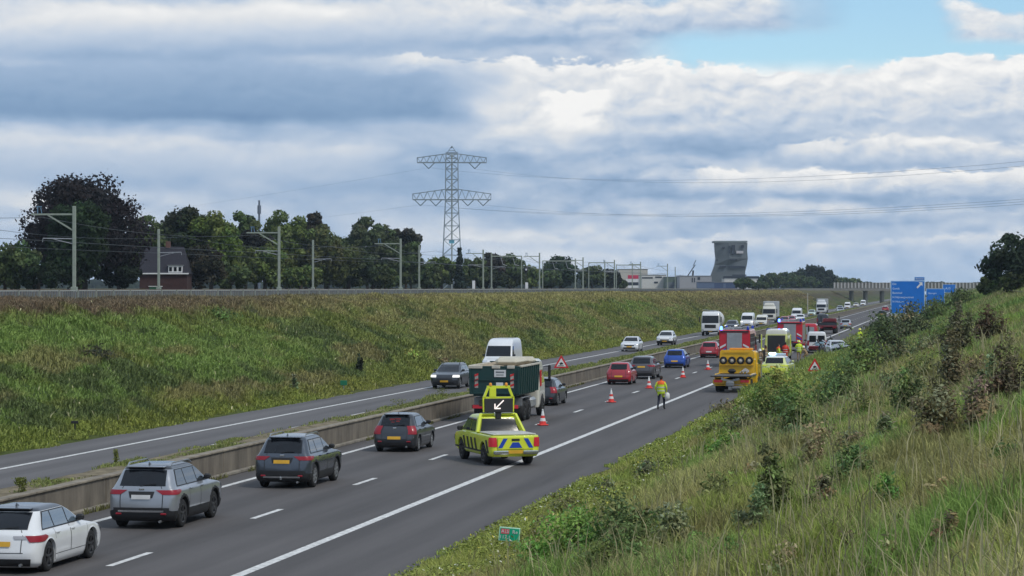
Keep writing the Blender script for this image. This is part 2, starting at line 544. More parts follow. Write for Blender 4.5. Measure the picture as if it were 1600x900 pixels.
def leafy(name, trans=.25, rough=.65, k=1.0):
    m = bpy.data.materials.new(name); m.use_nodes = True
    nt = m.node_tree; nt.nodes.clear()
    at_ = nt.nodes.new('ShaderNodeAttribute'); at_.attribute_name = 'Col'
    geo = nt.nodes.new('ShaderNodeNewGeometry')
    mr = nt.nodes.new('ShaderNodeMapRange'); mr.inputs[3].default_value = .72 * k; mr.inputs[4].default_value = 1.30 * k
    nt.links.new(geo.outputs['Random Per Island'], mr.inputs[0])
    mul = nt.nodes.new('ShaderNodeVectorMath'); mul.operation = 'SCALE'
    nt.links.new(at_.outputs['Color'], mul.inputs[0]); nt.links.new(mr.outputs[0], mul.inputs['Scale'])
    d = nt.nodes.new('ShaderNodeBsdfPrincipled'); d.inputs['Roughness'].default_value = rough; d.inputs['Specular IOR Level'].default_value = .12
    t = nt.nodes.new('ShaderNodeBsdfTranslucent')
    nt.links.new(mul.outputs[0], d.inputs['Base Color']); nt.links.new(mul.outputs[0], t.inputs[0])
    mx = nt.nodes.new('ShaderNodeMixShader'); mx.inputs[0].default_value = trans
    nt.links.new(d.outputs[0], mx.inputs[1]); nt.links.new(t.outputs[0], mx.inputs[2])
    o = nt.nodes.new('ShaderNodeOutputMaterial'); nt.links.new(mx.outputs[0], o.inputs[0])
    return m


GRASSM = leafy('grass_blades'); LEAFM = leafy('tree_leaves', .18); WEEDM = leafy('weed_leaves', .2, .55)


def ground_mat():
    m = bpy.data.materials.new('soil_and_turf'); m.use_nodes = True
    nt = m.node_tree; b = nt.nodes['Principled BSDF']; b.inputs['Roughness'].default_value = .95; b.inputs['Specular IOR Level'].default_value = .1
    at_ = nt.nodes.new('ShaderNodeAttribute'); at_.attribute_name = 'Col'
    tc = nt.nodes.new('ShaderNodeTexCoord')
    n = nt.nodes.new('ShaderNodeTexNoise'); n.inputs['Scale'].default_value = 1.9; n.inputs['Detail'].default_value = 9; n.inputs['Roughness'].default_value = .72
    nt.links.new(tc.outputs['Object'], n.inputs['Vector'])
    mr = nt.nodes.new('ShaderNodeMapRange'); mr.inputs[1].default_value = .3; mr.inputs[2].default_value = .7
    mr.inputs[3].default_value = .45; mr.inputs[4].default_value = 1.5
    nt.links.new(n.outputs[0], mr.inputs[0])
    mul = nt.nodes.new('ShaderNodeVectorMath'); mul.operation = 'SCALE'
    nt.links.new(at_.outputs['Color'], mul.inputs[0]); nt.links.new(mr.outputs[0], mul.inputs['Scale'])
    nt.links.new(mul.outputs[0], b.inputs['Base Color'])
    bp = nt.nodes.new('ShaderNodeBump'); bp.inputs['Strength'].default_value = .9; bp.inputs['Distance'].default_value = .15
    nt.links.new(n.outputs[0], bp.inputs['Height']); nt.links.new(bp.outputs[0], b.inputs['Normal'])
    return m


# ------------------------------------------------------------------ ground
xs = np.unique(np.concatenate([[-1800, -1100, -700, -400, -250, -180], np.arange(-140, -76, 4.), [-104, -100, -77, -75.5, -74], np.arange(-72, -49, 1.5),
                               np.arange(-49, -35, .4), [-36.6, -35.6, -35.0, -30, -24, -18, -12.6, -11.9], np.arange(-11.6, 10, .35),
                               [12, 16, 22, 30, 45, 70, 110, 200, 400, 900, 1600]]))
ys = [-40.0]
while ys[-1] < 2550: ys.append(ys[-1] + max(.6, .012 * abs(ys[-1])))
ys = np.array(ys)
GX, GY = np.meshgrid(xs, ys, indexing='ij')
gx, gy = GX.ravel(), GY.ravel()
gz = hgt(gx, gy)
gc = veg_col(gx, gy) * .62
railm = ((gx > -103) & (gx < -76))
gc[railm] = (.10, .09, .085)
nx_, ny_ = len(xs), len(ys)
ii = (np.arange(nx_ - 1)[:, None] * ny_ + np.arange(ny_ - 1)[None]).ravel()
quads = np.stack([ii, ii + ny_, ii + ny_ + 1, ii + 1], 1)
me = np_mesh('ground', np.stack([gx, gy, gz], 1), [quads], ground_mat(), gc, True)
tag(link(bpy.data.objects.new('ground', me)), kind='structure')


def asphalt(name, c, lanes):
    m = bpy.data.materials.new(name); m.use_nodes = True
    nt = m.node_tree; b = nt.nodes['Principled BSDF']; b.inputs['Roughness'].default_value = .82; b.inputs['Specular IOR Level'].default_value = .3
    tc = nt.nodes.new('ShaderNodeTexCoord')
    def nz(sc, vec, det=6, ro=.6):
        mp = nt.nodes.new('ShaderNodeMapping'); mp.inputs['Scale'].default_value = vec
        nt.links.new(tc.outputs['Object'], mp.inputs[0])
        n = nt.nodes.new('ShaderNodeTexNoise'); n.inputs['Scale'].default_value = sc; n.inputs['Detail'].default_value = det; n.inputs['Roughness'].default_value = ro
        nt.links.new(mp.outputs[0], n.inputs['Vector']); return n
    fine = nz(28, (1, .6, 1)); streak = nz(1.3, (1, .03, 1)); big = nz(.25, (1, .15, 1))
    mth = lambda op, a, b_: (lambda q: (([nt.links.new(x, q.inputs[i]) if not isinstance(x, float) else setattr(q.inputs[i], 'default_value', x) for i, x in enumerate((a, b_))]), setattr(q, 'operation', op), q.outputs[0])[-1])(nt.nodes.new('ShaderNodeMath'))
    sp = nt.nodes.new('ShaderNodeSeparateXYZ'); nt.links.new(tc.outputs['Object'], sp.inputs[0])
    wob_ = mth('MULTIPLY', big.outputs[0], .5)
    tr = mth('SINE', mth('MULTIPLY', mth('ADD', sp.outputs[0], wob_), 3.45), 0.0)
    tr = mth('MULTIPLY', tr, .075)
    patch = nz(.09, (1, .10, 1), 2, .4)
    st_ = mth('GREATER_THAN', patch.outputs[0], .60)
    tr = mth('ADD', tr, mth('MULTIPLY', st_, -.05))
    s = mth('ADD', mth('ADD', mth('MULTIPLY', fine.outputs[0], .55), tr), mth('ADD', mth('MULTIPLY', streak.outputs[0], .6), mth('MULTIPLY', big.outputs[0], .45)))
    r = nt.nodes.new('ShaderNodeValToRGB')
    r.color_ramp.elements[0].position = .5; r.color_ramp.elements[1].position = 1.0
    cc = np.array(c)
    r.color_ramp.elements[0].color = (*(cc * .68), 1); r.color_ramp.elements[1].color = (*(cc * 1.32), 1)
    nt.links.new(s, r.inputs[0]); nt.links.new(r.outputs[0], b.inputs['Base Color'])
    bp = nt.nodes.new('ShaderNodeBump'); bp.inputs['Strength'].default_value = .4; bp.inputs['Distance'].default_value = .01
    nt.links.new(fine.outputs[0], bp.inputs['Height']); nt.links.new(bp.outputs[0], b.inputs['Normal'])
    return m


def strip(name, x0, x1, y0, y1, z, m, kind='structure', wob=0.0):
    ya = [y0]
    while ya[-1] < y1: ya.append(min(y1, ya[-1] + (max(.5, ya[-1] * .008) if wob else max(4, ya[-1] * .05))))
    b = MB(); P = []
    for y in ya:
        e = wob * (random.random() - .5)
        P.append([(x0, y, z), (x1 + e, y, z)])
    b.grid(P, smooth=False)
    return tag(b.build(name, m), kind=kind)


AS1 = asphalt('asphalt_right', (.088, .081, .079), 2)
AS2 = asphalt('asphalt_left', (.112, .106, .106), 2)
strip('road', -24.35, -11.95, -30, 2500, .006, AS1, wob=.22)
strip('road', -35.75, -26.2, -30, 2500, .006, AS2)


def line_mat():
    m = mat('road_marking', (.72, .71, .68), .6, var=.35, vscale=5.5, dirt=.12)
    return m


LM = line_mat()
lines = MB()
for x, wd in ((-15.6, .27), (-23.05, .22), (-33.05, .22), (-26.45, .2)):
    y = -20
    while y < 2400:
        y2 = y + max(6, y * .05)
        lines.add([(x - wd / 2, y, .011), (x + wd / 2, y, .011), (x + wd / 2, y2, .011), (x - wd / 2, y2, .011)], [(0, 1, 2, 3)])
        y = y2
for x, y0 in ((-19.05, 54.9 - 48), (-29.6, 50.)):
    y = y0
    while y < 1500:
        lines.add([(x - .09, y, .011), (x + .09, y, .011), (x + .09, y + 3, .011), (x - .09, y + 3, .011)], [(0, 1, 2, 3)])
        y += 12
tag(lines.build('road_marking', LM), kind='structure')

# ------------------------------------------------------------------ median
CONC = None


def conc_mat(name, c, streaks=True):
    m = bpy.data.materials.new(name); m.use_nodes = True
    nt = m.node_tree; b = nt.nodes['Principled BSDF']; b.inputs['Roughness'].default_value = .9
    tc = nt.nodes.new('ShaderNodeTexCoord'); mp = nt.nodes.new('ShaderNodeMapping'); mp.inputs['Scale'].default_value = (1, .9, .30) if streaks else (1, 1, 1)
    n = nt.nodes.new('ShaderNodeTexNoise'); n.inputs['Scale'].default_value = 1.6; n.inputs['Detail'].default_value = 7; n.inputs['Roughness'].default_value = .65
    nt.links.new(tc.outputs['Object'], mp.inputs[0]); nt.links.new(mp.outputs[0], n.inputs['Vector'])
    r = nt.nodes.new('ShaderNodeValToRGB'); c = np.array(c)
    r.color_ramp.elements[0].position = .32; r.color_ramp.elements[1].position = .68
    r.color_ramp.elements[0].color = (*(c * .55), 1); r.color_ramp.elements[1].color = (*(c * 1.25), 1)
    nt.links.new(n.outputs[0], r.inputs[0]); nt.links.new(r.outputs[0], b.inputs['Base Color'])
    bp = nt.nodes.new('ShaderNodeBump'); bp.inputs['Strength'].default_value = .5; bp.inputs['Distance'].default_value = .03
    nt.links.new(n.outputs[0], bp.inputs['Height']); nt.links.new(bp.outputs[0], b.inputs['Normal'])
    return m


wall = thing('retaining_wall', 'long weathered concrete wall between the two carriageways', 'concrete wall', (-24.5, 0, 0))
b = MB(); y = 10.0
while y < 1100:
    L = max(12, y * .12)
    b.box((-.0, y + L / 2, .40), (.26, L - .06, .86), .02)
    y += L
b.build('wall_panel', conc_mat('wall_concrete', (.175, .150, .118)), wall)
b = MB(); y = 10.0
while y < 1100:
    L = max(12, y * .12)
    b.box((.02, y + L / 2, .865), (.34, L - .02, .07), .015); y += L
b.build('coping', conc_mat('coping_concrete', (.25, .215, .165)), wall)
b = MB(); y = 10.0
while y < 1100:
    L = max(12, y * .12)
    b.box((.24, y + L / 2, .06), (.20, L - .02, .11), .02); y += L
b.build('kerb', conc_mat('kerb_concrete', (.24, .215, .175)), wall)
# soil top of the median
ym = [10.0]
while ym[-1] < 1100: ym.append(ym[-1] + max(.5, ym[-1] * .007))
ym = np.array(ym); xm = np.array([-24.66, -24.9, -25.3, -25.7, -26.05, -26.2, -26.3])
zm = np.array([.80, .84, .86, .84, .78, .45, .0])
MX, MY = np.meshgrid(xm, ym, indexing='ij'); mz = zm[:, None] + (fbm(MX * 2, MY * .7, 3) - .5) * .10 * (zm[:, None] > .5)
cm = np.tile(np.array((.22, .185, .125)), (MX.size, 1))
cover = ss(fbm(MX.ravel() * 1.2, MY.ravel() * .25 + 3, 4) + (MY.ravel() - 80) * .0022, .45, .62)
cm = mixc(cm, np.array((.12, .13, .045)), cover * .85)
ii = (np.arange(len(xm) - 1)[:, None] * len(ym) + np.arange(len(ym) - 1)[None]).ravel()
me = np_mesh('median_soil', np.stack([MX.ravel(), MY.ravel(), mz.ravel()], 1), [np.stack([ii, ii + 1, ii + len(ym) + 1, ii + len(ym)], 1)], bpy.data.materials['soil_and_turf'], cm, True)
tag(link(bpy.data.objects.new('median_strip', me)), kind='structure')
# sandy path on the right crest
strip('path', 6.3, 8.2, 70, 600, 5.98 + .12, mat('path_grit', (.2, .175, .15), .9, var=.3, vscale=.8))


# ------------------------------------------------------------------ vegetation generators
def blades_mesh(name, pos, ln, wd, lean, col, m, kind_v=1.0):
    n = len(pos)
    az = rng.random(n) * 2 * math.pi; fz = rng.random(n) * 2 * math.pi
    d = np.stack([np.cos(az), np.sin(az), np.zeros(n)], 1)
    s = np.stack([np.cos(fz), np.sin(fz), np.zeros(n)], 1) * (wd / 2)[:, None]
    up = np.array((0, 0, 1.0))
    mid = pos + up * (ln * .58)[:, None] + d * (ln * lean * .35)[:, None]
    tip = pos + up * (ln * (1 - lean * .45))[:, None] + d * (ln * lean)[:, None]
    v = np.empty((n, 5, 3)); v[:, 0] = pos - s; v[:, 1] = pos + s; v[:, 2] = mid - s * .8; v[:, 3] = mid + s * .8; v[:, 4] = tip
    v[:, 0:2, 2] -= .04
    base = np.arange(n)[:, None] * 5
    c = np.repeat(col, 5, 0)
    return np_mesh(name, v.reshape(-1, 3), [base + np.array([0, 1, 3, 2]), base + np.array([2, 3, 4])], m, c)


def leaf_arrays(pos, size, nrm, col, aspect=.55):
    n = len(pos)
    r = rng.normal(size=(n, 3)); t = np.cross(nrm, r); t /= np.linalg.norm(t, axis=1)[:, None] + 1e-9
    bt = np.cross(nrm, t); bt /= np.linalg.norm(bt, axis=1)[:, None] + 1e-9
    t = t * size[:, None]; bt = bt * (size * aspect)[:, None]
    v = np.stack([pos - t, pos - bt, pos + t, pos + bt], 1)
    return v.reshape(-1, 3), np.repeat(col, 4, 0)


def leaves_mesh(name, pos, size, nrm, col, m, aspect=.55):
    v, c = leaf_arrays(pos, size, nrm, col, aspect)
    return np_mesh(name, v, [np.arange(len(v)).reshape(-1, 4)], m, c)


def crown_points(clumps, n, fill=.35):
    """clumps (k,4) centre+radius; returns points near clump surfaces and outward normals"""
    vol = clumps[:, 3] ** 2; k = rng.choice(len(clumps), n, p=vol / vol.sum())
    d = rng.normal(size=(n, 3)); d /= np.linalg.norm(d, axis=1)[:, None]
    rr = clumps[k, 3] * (1 - fill * rng.random(n) ** 1.5) * (1 + .10 * rng.normal(size=n))
    p = clumps[k, :3] + d * rr[:, None] * np.array((1, 1, .85))
    nr = d + rng.normal(size=(n, 3)) * .55; nr /= np.linalg.norm(nr, axis=1)[:, None]
    return p, nr, k


BARK = mat('bark', (.075, .06, .045), .95, var=.35, vscale=6)


def tree(name, label, cat, x, y, z0, wid, hei, col, n=5000, trunk_h=None, shape='round', leaf=.28, group=None, seed=0, low=.12):
    global rng
    save = rng; rng = np.random.default_rng(1000 + seed)
    root = thing(name, label, cat, (x, y, z0), rng.random() * 6, group)
    r = wid / 2; th = hei * .35 if trunk_h is None else trunk_h
    cl = []
    k = int(48 + wid * 3.0)
    zc = hei * (.5 + low * .5); rz = hei * .5 * (1 - low)
    while len(cl) < k:
        d = rng.normal(size=3); d /= np.linalg.norm(d); q = rng.random() ** .33
        if shape == 'cone':
            t = rng.random(); px_ = (1 - t) * r * .75 * q * d[0]; py_ = (1 - t) * r * .75 * q * d[1]; pz_ = hei * (low + .92 * t * (1 - low)); cr = r * (.16 + .22 * (1 - t))
            cl.append((px_, py_, pz_, cr)); continue
        cr = (.17 + .15 * rng.random()) * min(r, rz) * (1.15 if shape == 'dense' else 1.0)
        p = d * np.array((r - cr * .55, r - cr * .55, rz - cr * .75)) * q
        if p[2] < 0: p[0] *= 1.05; p[1] *= 1.05
        cl.append((p[0], p[1], zc + p[2], cr))
    cl = np.array(cl)
    p, nr, kk = crown_points(cl, n)
    # stray twigs that break the outline
    tw = rng.random(n) < .07
    out = p - np.array((0, 0, zc)); out /= np.linalg.norm(out, axis=1)[:, None] + 1e-6
    p[tw] += out[tw] * (rng.random(tw.sum())[:, None] * r * .11)
    p[:, 2] = np.maximum(p[:, 2], .05)
    tone = .75 + .5 * rng.random(len(cl))
    hue = rng.normal(size=(len(cl), 3)) * .06
    c = np.array(col)[None] * tone[kk][:, None] * (1 + hue[kk])
    me = leaves_mesh('crown', p, leaf * (.6 + .8 * rng.random(n)), nr, np.clip(c, .004, 1), LEAFM, .62)
    link(bpy.data.objects.new('crown', me), root)
    b = MB()
    b.tube((0, 0, -.3), (0, 0, th), .035 * wid + .06, .022 * wid + .04, 7)
    for i in range(6):
        q = cl[rng.integers(len(cl))]
        b.tube((0, 0, th * (.55 + .4 * rng.random())), tuple(q[:3]), .014 * wid + .03, .01, 5)
    b.tube((0, 0, th), (0, 0, zc + rz * .5), .02 * wid + .04, .02, 6)
    b.build('trunk', BARK, root)
    rng = save
    return root
# ------------------------------------------------------------------ vehicles
class Shell:
    """a car body as a stack of plan outlines; local axes: +y forward, z up, origin on the ground under the middle"""
    def __init__(self, keys, L, W, arches=(), bow=.07, bowf=.12, ns=44, cr=.2):
        # keys: (z, rear_offset, front_offset, half_width, corner)
        self.k = np.array([(q[0], -L / 2 + q[1], L / 2 - q[2], q[3] * W / 2, q[4] if len(q) > 4 else cr) for q in keys])
        self.arches = arches; self.bow = bow; self.bowf = bowf; self.ns = ns; self.L = L; self.W = W
        self.zmax = self.k[-1, 0]; self.zmin = self.k[0, 0]

    def par(self, z):
        K = self.k; x = K[:, 0]
        if z <= x[0]: return [float(v) for v in K[0, 1:5]]
        if z >= x[-1]: return [float(v) for v in K[-1, 1:5]]
        i = int(np.searchsorted(x, z, 'right') - 1)
        h = x[i + 1] - x[i]; t = (z - x[i]) / h
        out = []
        for j in range(1, 5):
            y = K[:, j]; d = (y[i + 1] - y[i]) / h
            dp = (y[i] - y[i - 1]) / (x[i] - x[i - 1]) if i > 0 else d
            dn = (y[i + 2] - y[i + 1]) / (x[i + 2] - x[i + 1]) if i + 2 < len(x) else d
            m0 = 2 * dp * d / (dp + d) if dp * d > 0 else 0.0
            m1 = 2 * dn * d / (dn + d) if dn * d > 0 else 0.0
            if i == 0: m0 = d
            if i + 2 >= len(x): m1 = d
            out.append(float((2 * t ** 3 - 3 * t * t + 1) * y[i] + (t ** 3 - 2 * t * t + t) * h * m0 + (-2 * t ** 3 + 3 * t * t) * y[i + 1] + (t ** 3 - t * t) * h * m1))
        return out

    def pt(self, z, s, side=1):
        yr, yf, w, c = self.par(z); c = min(c, w * .8)
        bw, bf = self.bow, self.bowf
        if s <= 1:
            x = s * (w - c); y = yr + bw * (x / w) ** 2
        elif s <= 2:
            a = (s - 1) * math.pi / 2; y0 = yr + bw * ((w - c) / w) ** 2
            x = w - c + c * math.sin(a); y = y0 + c * (1 - math.cos(a))
        elif s <= 3:
            ya = yr + bw * ((w - c) / w) ** 2 + c; yb = yf - bf * ((w - c) / w) ** 2 - c
            x = w; y = ya + (yb - ya) * (s - 2)
        elif s <= 4:
            a = (s - 3) * math.pi / 2; y1 = yf - bf * ((w - c) / w) ** 2
            x = w - c + c * math.cos(a); y = y1 - c * (1 - math.sin(a))
        else:
            x = (5 - s) * (w - c); y = yf - bf * (x / w) ** 2
        return Vector((side * x, y, z))

    def s_of_y(self, z, y):
        yr, yf, w, c = self.par(z); c = min(c, w * .8)
        ya = yr + self.bow * ((w - c) / w) ** 2 + c; yb = yf - self.bowf * ((w - c) / w) ** 2 - c
        return 2 + min(1, max(0, (y - ya) / max(.01, yb - ya)))

    def nrm(self, z, s, side):
        e = .01
        a = self.pt(z, max(0, s - e), side); b = self.pt(z, min(5, s + e), side)
        z2 = min(self.zmax, z + e); z1 = max(self.zmin, z - e)
        u = b - a; v = self.pt(z2, s, side) - self.pt(z1, s, side)
        n = u.cross(v) * side
        return n.normalized() if n.length > 1e-9 else Vector((0, 0, 1))

    def body(self, mb, fmat=None, sub=4):
        zs = [self.k[0, 0]]
        for a, b in zip(self.k[:-1, 0], self.k[1:, 0]):
            for i in range(1, sub + 1): zs.append(a + (b - a) * i / sub)
        ss_ = [i / 4 for i in range(4)] + [1 + i / 4 for i in range(4)] + [2 + i / self.ns for i in range(self.ns)] + [3 + i / 4 for i in range(4)] + [4 + i / 4 for i in range(5)]
        ring = [(s, 1) for s in ss_] + [(s, -1) for s in ss_[1:-1][::-1]]
        V = []
        for z in zs:
            row = []
            for s, sd in ring:
                p = self.pt(z, s, sd)
                if abs(p.x) > .5 * self.W / 2 and z < 1.1:
                    for ya, r, zc in self.arches:
                        d = abs(p.y - ya)
                        if d < r: p.z = max(p.z, zc + math.sqrt(r * r - d * d))
                row.append(p)
            V.append(row)
        n = len(ring); o = len(mb.v)
        mb.v += [tuple(p) for row in V for p in row]
        for i in range(len(zs) - 1):
            for j in range(n):
                q = (o + i * n + j, o + i * n + (j + 1) % n, o + (i + 1) * n + (j + 1) % n, o + (i + 1) * n + j)
                c = (V[i][j] + V[i + 1][(j + 1) % n]) / 2
                mb.f.append(list(q)); mb.m.append(fmat(c, zs[i]) if fmat else 0); mb.s.append(True)
        mb.f.append([o + j for j in range(n)][::-1]); mb.m.append(fmat(Vector((0, 0, 0)), 0) if fmat else 0); mb.s.append(False)
        t = o + (len(zs) - 1) * n
        mb.f.append([t + j for j in range(n)]); mb.m.append(fmat(Vector((0, 0, 9)), 9) if fmat else 0); mb.s.append(False)

    def patch(self, z0, z1, s0, s1, side=1, off=.012, nz=4, nsg=6, mb=None, mi=None, f0=None, f1=None):
        """a piece lying on the shell. f0/f1: functions of t (0..1 upwards) giving s limits"""
        mb = mb or MB(); P = []
        for i in range(nz + 1):
            t = i / nz; z = z0 + (z1 - z0) * t
            a = f0(z) if f0 else s0; b = f1(z) if f1 else s1
            row = []
            for j in range(nsg + 1):
                s = a + (b - a) * j / nsg
                sd = side
                if s < 0: row.append(self.pt(z, -s, -side) + self.nrm(z, -s, -side) * off)
                else: row.append(self.pt(z, s, sd) + self.nrm(z, s, sd) * off)
            P.append(row)
        if side < 0: P = [r[::-1] for r in P]
        mb.grid(P, mi)
        return mb

    def across(self, z0, z1, fx, front=False, off=.012, nz=5, nx=10, mb=None, mi=None):
        """panel over front or rear face: half width at height z is fx(z)"""
        mb = mb or MB(); P = []
        for i in range(nz + 1):
            z = z0 + (z1 - z0) * i / nz; hw = fx(z); yr, yf, w, c = self.par(z)
            row = []
            for j in range(nx + 1):
                x = -hw + 2 * hw * j / nx
                ax = min(abs(x), w - .001); c2 = min(c, w * .8)
                if ax <= w - c2:
                    s = ax / (w - c2)
                else:
                    s = 1 + math.asin(min(1, (ax - (w - c2)) / c2)) / (math.pi / 2)
                s = 5 - s if front else s
                sd = 1 if x >= 0 else -1
                row.append(self.pt(z, s, sd) + self.nrm(z, s, sd) * off)
            P.append(row if not front else row[::-1])
        mb.grid(P, mi)
        return mb

    def yz(self, quad, side, off=.014, n=5, mb=None, mi=None):
        """quad of four (y,z) on the flank"""
        mb = mb or MB(); P = []
        a, b, c, d = [np.array(q, float) for q in quad]
        for i in range(n + 1):
            t = i / n; row = []
            for j in range(n + 1):
                u = j / n
                q = (a * (1 - u) + b * u) * (1 - t) + (d * (1 - u) + c * u) * t
                s = self.s_of_y(q[1], q[0])
                row.append(self.pt(q[1], s, side) + self.nrm(q[1], s, side) * off)
            P.append(row if side > 0 else row[::-1])
        mb.grid(P, mi)
        return mb


def wheel(parent, x, y, r=.33, w=.22, rim=RIM, spokes=5, detail=True):
    side = 1 if x > 0 else -1
    b = MB()
    xo = x; xi = x - side * w
    a0, a1 = (xi, xo)
    m = (a0 + a1) / 2; hw = abs(a1 - a0) / 2
    prof = [(r * .62, m - hw * .95), (r * .86, m - hw), (r * .97, m - hw * .8), (r, m - hw * .4), (r, m + hw * .4), (r * .97, m + hw * .8), (r * .86, m + hw), (r * .62, m + hw * .95)]
    b.lathe(prof, 'x', (0, y, r), 22 if detail else 14)
    wh = b.build('wheel', RUBBER, parent)
    b = MB()
    f = side
    b.lathe([(r * .64, x - f * .005), (r * .60, x - f * .012), (r * .58, x - f * .07), (0.001, x - f * .075)], 'x', (0, y, r), 20 if detail else 12, mi=1)
    b.lathe([(r * .66, x - f * .004), (r * .62, x - f * .001), (r * .575, x - f * .012)], 'x', (0, y, r), 20 if detail else 12, mi=0)
    b.lathe([(0.001, x - f * .008), (r * .14, x - f * .01), (r * .17, x - f * .03)], 'x', (0, y, r), 10, mi=0)
    for i in range(spokes):
        a = 2 * math.pi * i / spokes + .3
        b.bar((x - f * .02, y + math.cos(a) * r * .1, r + math.sin(a) * r * .1), (x - f * .012, y + math.cos(a) * r * .59, r + math.sin(a) * r * .59), r * .16, .02, mi=0, up=(1, 0, 0))
    b.build('rim', [rim, RIMD], wh)
    return wh


# styles: z, rear offset, front offset, half width factor, corner radius
def keys_for(style, L, Ht):
    if style == 'hatch':
        k = [(.17, .16, .20, .90, .22), (.28, .03, .06, .965, .24), (.48, .0, .0, .99, .26), (.66, .03, .05, 1.0, .26), (.80, .06, .20, .985, .24),
             (.90, .10, .60, .96, .24), (.97, .14, 1.00, .91, .24), (1.12, .25, 1.30, .84, .24), (1.28, .37, 1.58, .77, .24),
             (1.39, .47, 1.84, .72, .23), (1.45, .56, 2.0, .66, .2), (1.485, .74, 2.2, .54, .15), (1.495, 1.0, 2.4, .40, .1)]; h0 = 1.495
    elif style == 'suv':
        k = [(.22, .14, .18, .90, .2), (.34, .02, .06, .965, .22), (.55, .0, .0, .99, .22), (.80, .02, .04, 1.0, .22), (.95, .05, .14, .985, .2),
             (1.03, .07, .50, .965, .20), (1.10, .10, 1.0, .91, .2), (1.26, .21, 1.36, .835, .2), (1.44, .34, 1.70, .765, .19),
             (1.56, .44, 1.98, .71, .18), (1.63, .50, 2.18, .65, .18), (1.67, .66, 2.4, .54, .14), (1.685, .95, 2.6, .40, .1)]; h0 = 1.685
    elif style == 'estate':
        k = [(.15, .18, .22, .90, .22), (.26, .04, .06, .965, .24), (.46, .0, .0, .99, .28), (.64, .03, .05, 1.0, .28), (.78, .06, .22, .985, .26),
             (.87, .09, .70, .96, .22), (.94, .15, 1.10, .905, .24), (1.08, .30, 1.42, .83, .22), (1.24, .50, 1.75, .76, .2),
             (1.35, .66, 2.05, .70, .2), (1.405, .76, 2.22, .64, .18), (1.44, 1.0, 2.45, .55, .12), (1.45, 1.3, 2.6, .40, .1)]; h0 = 1.45
    elif style == 'sedan':
        k = [(.16, .16, .22, .90, .22), (.27, .03, .06, .965, .25), (.46, .0, .0, .99, .28), (.64, .02, .05, 1.0, .28), (.78, .04, .22, .985, .26),
             (.88, .07, .75, .955, .22), (.955, .40, 1.18, .90, .18), (1.10, .70, 1.45, .84, .16), (1.24, .95, 1.72, .78, .15),
             (1.36, 1.25, 2.0, .73, .15), (1.41, 1.5, 2.2, .67, .15), (1.435, 1.75, 2.4, .53, .12), (1.445, 1.95, 2.55, .40, .1)]; h0 = 1.445
    elif style == 'van':
        k = [(.24, .06, .16, .93, .12), (.36, .0, .05, .985, .12), (.60, .0, .0, 1.0, .14), (.95, .0, .10, 1.0, .14), (1.10, .0, .38, 1.0, .14),
             (1.20, .0, .75, .995, .14), (1.30, .01, .98, .985, .14), (1.70, .02, 1.28, .95, .14), (2.10, .04, 1.62, .90, .14),
             (2.32, .06, 2.0, .86, .16), (2.44, .10, 2.35, .80, .18), (2.50, .2, 2.7, .68, .16)]; h0 = 2.5
    else:
        raise ValueError(style)
    sc = Ht / h0
    return [(q[0] * (sc if q[0] > .9 or style == 'van' else (1 + (sc - 1) * q[0] / .9)), *q[1:]) for q in k]


